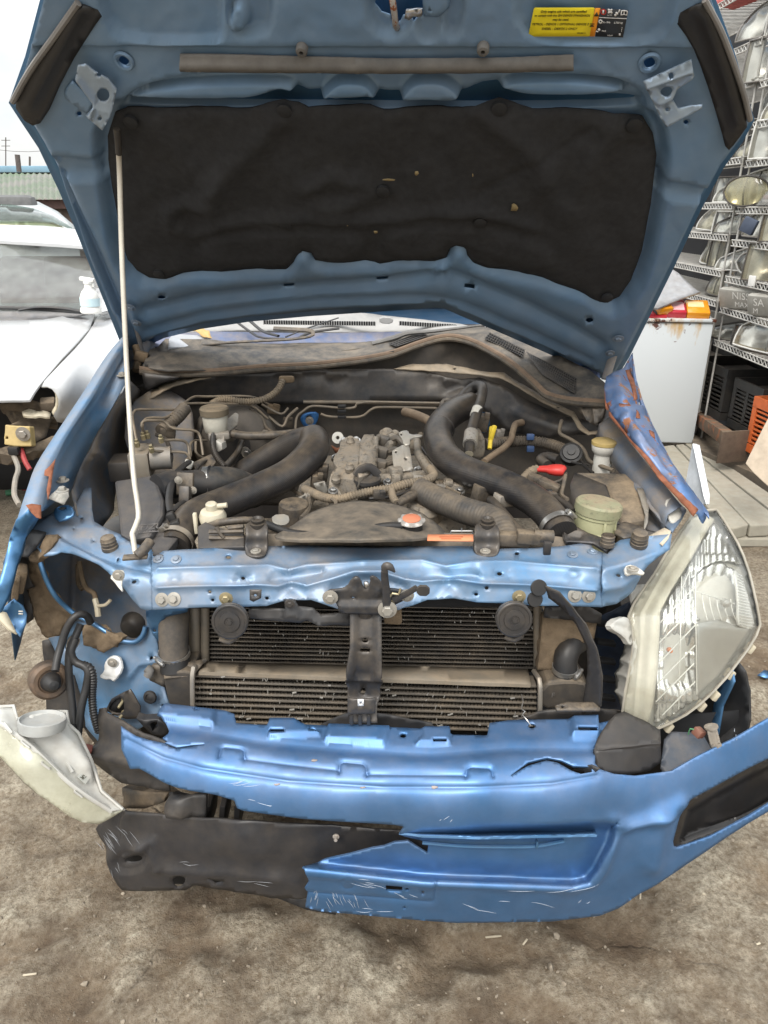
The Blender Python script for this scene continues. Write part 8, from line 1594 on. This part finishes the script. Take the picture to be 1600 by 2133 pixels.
for k, (a, b) in enumerate(((1388, 650), (1400, 656))):
    p = U(a, b, y=cc.y - .20); tg = thing('teal_bulb_holder', ('left one' if k == 0 else 'right one') + ' of two teal bulb holders among the tail lamps', 'bulb holder', p, 'teal bulb holders')
    MB().lathe([(.018, -.03), (.022, 0), (.026, .02), (.018, .03), (0, .03)], p, (.4, -.7, .4), 16).build('body', M('teal_plastic', (.03, .22, .20), .4, 0), tg); MB().lathe([(.010, .03), (.008, .05), (0, .052)], p, (.4, -.7, .4), 12).build('socket', sh_h[2], tg)
gp = panel('grey_panel', [(1336, 640), (1400, 560), (1412, 568), (1454, 606), (1460, 608), (1420, 622), (1370, 642)], surfP(U(1336, 640, y=cc.y - .28), U(1405, 565, y=cc.y + .05), U(1458, 608, y=cc.y - .15)), M('grey_plastic_panel', (.34, .35, .37), .5, 0, dust=.3), None, t=.012, step=14, feats=[ridge([(1405, 566), (1440, 604)], .006, 4), ridge([(1400, 622), (1440, 610)], .006, 3)])
tag(gp, 'grey plastic panel leaning on the tail lamps', 'panel')
# slabs, panels, crates, beam
slm = M('pale_concrete', (.36, .34, .28), .9, 0, dust=.3, var=.12, bump=.6, bscale=90)
for k, (pts, nm) in enumerate((([(1372, 930), (1404, 926), (1560, 1092), (1530, 1100), (1500, 1096), (1480, 1062)], 'near'), ([(1408, 926), (1424, 924), (1606, 1066), (1606, 1092), (1564, 1094)], 'middle'), ([(1428, 924), (1446, 922), (1606, 1030), (1606, 1062)], 'far'))):
    o = slab('concrete_slab', pts, surfZ(.12 + .004 * k), .07, slm, None, .008, dirv=(0, 0, -1))
    tag(o, ('pale concrete slab nearest the truck fender', 'pale concrete slab between the two others', 'pale concrete slab nearest the black crates')[k], 'slab', 'concrete slabs beside the truck')
o = slab('concrete_slab', [(1490, 1092), (1510, 1100), (1540, 1104), (1606, 1092), (1606, 1122), (1540, 1122), (1500, 1112)], surfZ(.05), .05, slm, None, .008, dirv=(0, 0, -1)); tag(o, 'thin worn slab under the three long slabs', 'slab')
o = slab('white_board', [(1442, 925), (1450, 926), (1471, 1030), (1470, 1050), (1464, 1052), (1424, 1026)], surfC([(1442, 925, 3.05), (1471, 1030, 2.85), (1424, 1026, 3.0)]), .02, M('white_board', (.66, .70, .74), .5, 0, dust=.15), None, .003); tag(o, 'small white board standing on edge behind the fender', 'board')
o = slab('white_board_edge', [(1443, 924), (1452, 925), (1474, 1030), (1472, 1052), (1466, 1034)], surfC([(1443, 924, 3.03), (1474, 1030, 2.83), (1466, 1034, 2.83)]), .01, M('white_edge', (.75, .78, .78), .4, 0), None, 0); o.parent = bpy.data.objects['white_board']; o.matrix_parent_inverse = WORLD['white_board'].inverted()
o = slab('beige_panel', [(1618, 880), (1606, 860), (1590, 890), (1553, 965), (1570, 985), (1606, 1018), (1618, 1020)], surfC([(1606, 860, 3.55), (1553, 965, 3.45), (1606, 1018, 3.3)]), .015, M('beige_sheet', (.45, .37, .28), .5, .1, dust=.3), None, .002); tag(o, 'beige metal sheet propped at the right frame edge', 'panel')
crm = M('crate_black', (.018, .019, .020), .5, 0, dust=.2, var=.15); cro = M('crate_orange', (.62, .13, .03), .5, 0, dust=.2)
def crate(c, size, rz, mat, lab_):
    t = thing('crate', lab_, 'crate', (c[0], c[1], c[2] - size[2] / 2), 'plastic crates under the shelves'); R = rotm(0, 0, rz); c = Vector(c); w_, d_, h_ = size
    for nm_, off, sz in (('base', (0, 0, -h_ / 2 + .01), (w_ - .024, d_ - .024, .02)),):
        MB().box(c + R @ Vector(off), sz, R, .002).build(nm_, mat, t)
    for ax_, sg in (('x', -1), ('x', 1), ('y', -1), ('y', 1)):
        side = MB(); ln = d_ if ax_ == 'x' else w_
        def place(u, z, lu, lz, th=.012):
            off = Vector((sg * (w_ / 2 - .006), u, z)) if ax_ == 'x' else Vector((u, sg * (d_ / 2 - .006), z))
            sz = (th, lu, lz) if ax_ == 'x' else (lu, th, lz)
            side.box(c + R @ off, sz, R, 0)
        lu = ln if ax_ == 'x' else ln - .026
        place(0, h_ / 2 - .03, lu, .06, .016); place(0, -h_ / 2 + .025, lu, .05, .014)
        for k in range(2): place((-1 + 2 * k) * (lu / 2 - .02), 0, .04, h_ - .115)
        place(0, 0, .03, h_ - .115)
        for k in range(8): place(0, -h_ / 2 + .065 + k * (h_ - .13) / 7.5, lu - .085, .010, .008)
        side.build('side', mat, t)
    MB().box(c + R @ Vector((0, 0, h_ / 2 - .10)), (w_ - .05, d_ - .05, .10), R, .01).build('contents', sh_h[2], t)
crate((2.38, 5.35, .52), (.36, .50, .32), 4, crm, 'black crate farthest left, next to the white cabinet'); crate((2.42, 4.90, .50), (.38, .42, .34), 4, crm, 'black crate in the middle of the row'); crate((2.46, 4.48, .47), (.34, .34, .32), 4, crm, 'black crate beside the orange one')
crate((2.42, 4.10, .43), (.34, .36, .34), 6, cro, 'orange crate at the right frame edge')
bmm = M('rusty_channel', (.10, .065, .045), .8, .2, dust=.5, rust=.4)
t = thing('steel_channel', 'rusty steel channel lying in front of the crates', 'beam', (2.15, 4.5, .3)); a_, b_ = U(1452, 868, y=5.0), U(1515, 912, y=4.25)
d_ = (b_ - a_).normalized(); MB().box((a_ + b_) / 2, (.07, (b_ - a_).length, .08), Matrix((d_.cross(Vector((0, 0, 1))).normalized(), d_, Vector((0, 0, 1)))).transposed(), .004).build('web', bmm, t); MB().box(b_ + Vector((.04, -.02, -.05)), (.20, .012, .20), rotm(0, 0, 12), .002).build('end_plate', M('brown_plate', (.09, .065, .05), .8, .1, dust=.5), t)
pl = slab('plinth', [(1440, 880), (1640, 900), (1700, 1040), (1606, 1000), (1444, 930)], surfZ(.16), .14, M('dark_plinth', (.10, .085, .07), .9, 0, dust=.5), None, .004, dirv=(0, 0, -1)); tag(pl, 'dark earth ledge under the crates', 'ledge')
# chip of blue paint and litter on the ground
o = panel('paint_chip', [(1578, 1406), (1592, 1396), (1606, 1398), (1606, 1410), (1596, 1412)], surfZ(.02), paint, None, t=.003, step=8, feats=[nzf(.004, 10, 2)]); tag(o, 'blue paint fragment on the soil by the right frame edge', 'fragment')
lit = M('dry_litter', (.46, .40, .30), .8, 0, var=.2)
for k, (a, b, l_, r_z, lab_) in enumerate(((62, 2030, .03, 10, 'thin dry stick on the soil at lower left'), (1028, 1951, .04, 8, 'dry twig in the hollow under the bumper'), (1094, 1962, .02, 50, 'short dry straw beside the twig'), (1334, 1866, .022, 70, 'pale leaf scrap by the bumper corner'), (1580, 1966, .012, 20, 'white scrap near the lower right edge'), (1466, 1862, .008, 0, 'tiny pale pebble right of the bumper'))):
    o = MB().box(U(a, b, z=.012), (l_, .0045, .003), rotm(4, 3, r_z), .001).build('litter', lit); tag(o, lab_, 'litter')

# ================================================================ left side: white car, bottle, cars behind, shed
wc_m = M('white_car_paint', (.52, .53, .54), .35, 0, dust=.18, var=.04, dscale=4, coat=.3, dustcol=(.50, .44, .36))
car = thing('white_car', 'white car with missing front bumper parked left of the truck', 'car', (-2.5, 4.8, 0))
chs = surfC([(-620, 655, 'z', 1.00), (0, 668, 'z', .99), (190, 655, 'z', 1.00), (60, 832, 'z', .80), (-620, 834, 'z', .80), (130, 720, 'z', .945), (0, 760, 'z', .90), (-620, 760, 'z', .90), (80, 790, 'z', .86)])
panel('hood', [(-620, 668), (0, 668), (90, 666), (150, 656), (198, 652), (186, 690), (160, 720), (130, 750), (84, 806), (62, 834), (0, 834), (-620, 834)], chs, wc_m, car, t=.01, step=14, feats=[ridge([(180, 690), (130, 740), (70, 810)], .012, 16), nzf(.003, 80, 3)])
cf = surfC([(205, 655, 'z', 1.00), (255, 690, 'z', .97), (80, 812, 'z', .845), (124, 882, 'z', .66), (180, 850, 'z', .72), (250, 760, 'z', .86), (135, 760, 'z', .93), (118, 840, 'z', .78)])
panel('front_fender', rnd([(206, 652), (262, 640), (300, 700), (300, 780), (240, 830), (160, 872), (122, 884), (110, 864), (122, 850), (120, 824), (104, 806), (80, 806), (132, 752), (162, 722), (188, 690)], 1), cf, wc_m, car, t=.008, step=10, feats=[ridge([(200, 700), (150, 770), (130, 830)], .01, 20)])
panel('fender_edge', rnd([(106, 808), (118, 822), (120, 848), (110, 864), (114, 866), (126, 850), (126, 822), (112, 804)], 1), cf, cream_plastic, car, t=.02, step=6)
wss = surfC([(-200, 650, 4.72), (0, 650, 4.72), (210, 650, 4.66), (-200, 500, 5.32), (0, 500, 5.32), (200, 508, 5.28)])
glass = lens_mat('car_glass', (.82, .85, .85), .14, .04)
panel('windscreen', [(-620, 500), (0, 500), (120, 506), (216, 512), (240, 620), (210, 652), (180, 648), (100, 646), (-620, 650)], wss, glass, car, t=.006, step=30)
panel('roof', [(-620, 466), (0, 468), (90, 470), (170, 478), (220, 500), (222, 516), (120, 508), (0, 501), (-620, 501)], surfC([(-620, 466, 6.6), (0, 468, 6.5), (170, 478, 6.3), (220, 510, 5.3), (0, 500, 5.32), (-620, 500, 5.32)]), wc_m, car, t=.02, step=16)
MB().tube([U(214, 506, y=5.30), U(232, 580, y=4.95), U(228, 655, y=4.66)], .05, 10, flat=.6).build('windscreen_pillar', wc_m, car)
panel('screen_seal', [(200, 600), (224, 600), (232, 650), (214, 656), (198, 650)], surfC([(200, 600, 4.86), (224, 600, 4.84), (232, 650, 4.64), (198, 650, 4.66)]), M('grey_seal', (.32, .32, .32), .7, 0), car, t=.008, step=10)
panel('cowl', [(-620, 640), (0, 640), (100, 644), (196, 650), (150, 660), (90, 668), (0, 668), (-620, 668)], surfC([(-620, 640, 4.78), (0, 640, 4.78), (196, 650, 4.68), (90, 668, 4.62), (-620, 668, 4.62)]), M('grey_cowl', (.16, .16, .165), .6, 0, dust=.2), car, t=.01, step=14)
hose('wiper', [(-60, 640, 4.62), (40, 642, 4.62), (100, 645, 4.62), (192, 652, 4.58)], .012, plastic_clean, car, 8); hose('wiper_blade', [(40, 646, 4.60), (80, 640, 4.60), (130, 642, 4.60), (180, 650, 4.58)], .016, plastic_clean, car, 6, flat=.5)
for a in (-250, -80, 60, 150): MB().box(U(a, 610, y=5.6) , (.42, .14, .52), rotm(-10), .06).build('seat', M('seat_red_grey', (.28, .16, .15), .8, 0, var=.2, vscale=3), car)
MB().box((-2.50, 6.3, .66), (1.55, 2.6, .66), None, .06).build('cabin_body', wc_m, car)
MB().box((-2.50, 5.3, .92), (1.45, .6, .1), None, .03).build('car_dash', M('car_dash_grey', (.20, .20, .20), .8, 0), car)
for sx in (-1, 1): MB().box((-2.50 + sx * .70, 6.3, 1.2), (.06, .08, .5), None, .01).build('door_pillar', wc_m, car)
tan = M('yellow_primer', (.48, .36, .15), .55, .1, dust=.5, var=.15, rust=.15); under = M('muddy_underbody', (.09, .072, .055), .9, 0, dust=.7, var=.3, bump=.6)
slab('chassis_end', rnd([(10, 884), (22, 886), (62, 888), (66, 930), (30, 930), (8, 926)], 0), surfC([(10, 884, 3.30), (62, 888, 3.30), (30, 930, 3.27)]), .05, tan, car, .006, holes=[ell(14, 912, 2.5), ell(48, 914, 2.5)])
bolt(48, 904, surfY(3.27), steel_dull, car, .02, .015)
panel('chassis_rail', [(22, 884), (70, 862), (110, 868), (96, 910), (66, 924), (62, 888)], surfC([(22, 884, 3.34), (110, 868, 3.6), (66, 924, 3.32)]), under, car, t=.05, step=10)
panel('front_beam', [(-420, 928), (60, 930), (130, 905), (150, 880), (160, 900), (120, 928), (60, 946), (-420, 954)], surfC([(-60, 928, 3.32), (60, 930, 3.34), (150, 880, 3.6), (60, 946, 3.30)]), under, car, t=.06, step=12, feats=[nzf(.02, 20, 2)])
panel('engine_void_shade', [(-420, 820), (130, 800), (170, 880), (170, 960), (130, 1020), (-420, 1020)], surfY(3.95), hole_m, car, t=.01, step=40)  # near-black sheet standing in for the shade of the engine void
m = MB()
for k in range(8): m.add(*tube([U(random.uniform(0, 40), random.uniform(842, 870), y=3.6), U(random.uniform(40, 80), random.uniform(842, 880), y=3.55), U(random.uniform(80, 120), random.uniform(845, 890), y=3.6)], random.uniform(.012, .03), 8))
m.build('front_pipes', under, car)['kind'] = 'stuff'
panel('headlamp_bracket', [(46, 858), (60, 852), (106, 858), (104, 868), (66, 868), (48, 866)], surfC([(46, 858, 3.40), (106, 858, 3.45), (66, 868, 3.38)]), cream_plastic, car, t=.01, step=7, feats=[nzf(.01, 10, 2)]); MB().box(U(100, 842, y=3.5), (.07, .08, .05), rotm(10, 0, 20), .01).build('lamp_mount', under, car)
hose('car_cable', [(27, 945, 3.28), (38, 975, 3.2), (32, 1000, 3.15), (30, 1030, 3.05), (40, 1052, 2.95)], .012, M('grey_cable', (.25, .23, .20), .7, 0, dust=.4), car, 8); hose('car_cable', [(44, 935, 3.3), (52, 960, 3.26), (62, 978, 3.24)], .012, M('red_cable', (.35, .05, .05), .6, 0), car, 8)
MB().box(U(30, 938, y=3.27), (.05, .04, .04), None, .008).build('car_plug', rubber_clean, car)
for sx in (-1, 1): MB().lathe([(.18, -.09), (.28, -.09), (.30, -.06), (.30, .06), (.28, .09), (.18, .09)], (-2.50 + sx * .68, 4.35, .30), (1, 0, 0), 28).build('wheel', rubber, car)
o = MB().box(U(54, 1018, z=.02), (.05, .02, .02), rotm(0, 0, 5), .006).build('red_scrap', M('scrap_red', (.45, .06, .07), .6, 0)); tag(o, 'small red scrap on the ground under the white car', 'scrap')
o = MB().lathe([(.018, -.02), (.018, .02), (0, .03)], U(20, 1026, z=.02), (1, .2, .1), 14).build('green_bottle_cap', M('scrap_green', (.10, .30, .16), .5, 0)); tag(o, 'small green cap on the ground under the white car', 'cap')
# bottle on the white car
bt = thing('spray_bottle', 'white trigger spray bottle standing at the windscreen of the white car', 'bottle', U(190, 652, y=4.50)); p = U(190, 652, y=4.50); wb = M('bottle_white', (.74, .73, .69), .4, 0, var=.04); k = .0031
prof = [(0, 0), (18, 0), (20, 3), (19.5, 8), (17, 13), (17.5, 22), (18, 30), (14, 40), (8, 47), (7, 54), (9, 56), (9, 60), (0, 60)]
MB().lathe([(a * k, b * k) for a, b in prof], p, (0.05, 0, 1), 24).build('body', wb, bt)
m = MB(); q = p + Vector((0, 0, 61 * k)); m.box(q + Vector((.005, 0, .006)), (.085, .03, .022), rotm(0, 8, 0), .006); m.tube([q + Vector((.015, 0, 0)), q + Vector((.034, 0, -.018)), q + Vector((.036, 0, -.038))], .007, 8); m.build('trigger', wb, bt)
V, F = lathe([(18.3 * k, 14 * k), (18.6 * k, 22 * k), (18.8 * k, 29 * k)], p, (.05, 0, 1), 24); MB().add(V, [f for i, f in enumerate(F) if Vector(V[f[0]]).y < p.y + .01]).build('label', M('bottle_label', (.55, .70, .74), .5, 0, var=.1), bt)
# car behind
c2 = thing('parked_car', 'second white car with yellowed roof behind the first', 'car', (-4.6, 9.0, 0)); k2 = surfC([(-100, 470, 8.6), (180, 480, 8.3), (-100, 425, 9.2), (150, 440, 9.0)])
panel('windscreen', [(-120, 424), (20, 425), (70, 434), (110, 448), (150, 474), (140, 478), (110, 462), (-120, 462)], k2, lens_mat('far_glass', (.62, .70, .68), .12, .05), c2, t=.01, step=20)
panel('hood', [(-120, 458), (105, 460), (150, 478), (160, 492), (-120, 484)], surfC([(-120, 458, 8.7), (150, 478, 8.5), (-120, 484, 7.7), (160, 492, 7.8)]), M('yellowed_white', (.66, .60, .38), .5, 0, var=.12, vscale=2), c2, t=.02, step=20)
panel('roof', [(-120, 408), (20, 410), (80, 420), (120, 440), (160, 474), (150, 476), (106, 448), (70, 436), (0, 428), (-120, 427)], surfC([(-120, 408, 10.2), (20, 410, 10.2), (80, 420, 9.8), (160, 474, 8.7), (-120, 427, 9.2)]), M('far_grey', (.38, .40, .40), .5, 0), c2, t=.03, step=20)
MB().box((-5.6, 9.6, .68), (2.6, 2.6, 1.2), None, .1).build('body', wc_m, c2)
for a in (-60, 40): MB().box(U(a, 462, y=9.5), (.5, .2, .6), None, .08).build('seat', M('far_seat', (.12, .12, .12), .8, 0), c2)
# sheds and poles
shd = thing('shed', 'low shed with mossy green corrugated roof behind the white cars', 'shed', (-9.5, 16, 0)); rfm = bpy.data.materials.new('mossy_roof'); rfm.use_nodes = True; n = N(rfm); b = n.n['Principled BSDF']
n.val(b.inputs['Base Color'], n.mix(n.ramp(n.noise(1.1, 6, .65), .4, .62), (.20, .195, .175), (.13, .175, .115))); b.inputs['Roughness'].default_value = .9
A, B, C_, D = U(-300, 412, y=14.5), U(190, 414, y=14.5), U(190, 362, y=19.5), U(-300, 360, y=19.5)
V = []; nx_ = 160
for i in range(nx_ + 1):
    s = i / nx_; off = .022 * math.sin(i * math.pi / 2.0)
    for t_ in (0, 1): q = (A + (B - A) * s) * (1 - t_) + (D + (C_ - D) * s) * t_; V.append((q.x, q.y, q.z + off))
MB().add(V, [(2 * i, 2 * i + 2, 2 * i + 3, 2 * i + 1) for i in range(nx_)]).build('roof', rfm, shd)
MB().box((A + B) / 2 + Vector((0, .15, -.10)), ((B - A).length, .06, .16), None, .01).build('fascia', M('shed_fascia', (.09, .055, .05), .8, 0, var=.3), shd)
MB().box((A + B) / 2 + Vector((0, 2.5, -1.1)), ((B - A).length, 4.4, 1.9), None, .02).build('walls', M('shed_wall', (.10, .08, .07), .9, 0, var=.5, vscale=2), shd)
for k in range(9): MB().box(A + (B - A) * (.25 + k * .085) + Vector((0, .05, -.30)), (.10 + .04 * (k % 3), .06, .14), rotm(0, 0, k * 20), .02).build('hanging_part', [sh_h[1], sh_h[2], tan][k % 3], shd)
b2 = thing('blue_roof_building', 'distant building with blue roof edge beyond the shed', 'building', (-20, 33, 0)); A, B = U(-300, 352, y=30), U(150, 352, y=30)
MB().box((A + B) / 2 + Vector((0, 1.5, .0)), ((B - A).length, 3, .22), None, .02).build('roof', M('blue_roof', (.20, .34, .44), .6, 0, var=.15, vscale=1), b2); MB().box((A + B) / 2 + Vector((0, 1.6, -1.7)), ((B - A).length, 2.6, 3.1), None).build('wall', M('far_wall', (.35, .34, .32), .9, 0), b2)
for (a, b0, b1, y, r, lab_) in ((36, 322, 352, 28, .09, 'leaning dark stump of a pole above the blue roof'), (62, 326, 352, 40, .05, 'thin upright post right of the pole stump'), (12, 286, 352, 45, .03, 'tall thin aerial mast at the far left')):
    t = thing('pole', lab_, 'pole', U(a, 360, y=y)); q0, q1 = U(a + 4 if r > .08 else a, b1 + 6, y=y), U(a, b0, y=y); MB().add(*tube([q0, q1], r, 8, smoothpath=False)).build('mast', M('dark_pole', (.10, .09, .085), .9, 0), t)
    if r < .04:
        for b in (292, 304): MB().add(*tube([U(a - 9, b, y=y), U(a + 9, b, y=y)], .018, 6, smoothpath=False)).build('cross_arm', M('dark_pole', (.1, .09, .085)), t)
w_ = MB().tube([U(-60, 305, y=45), U(60, 316, y=45), U(200, 300, y=45)], .012, 5, step=1.0).build('overhead_wire', M('dark_pole', (.1, .09, .085))); tag(w_, 'thin overhead wire crossing the pale sky at left', 'wire')
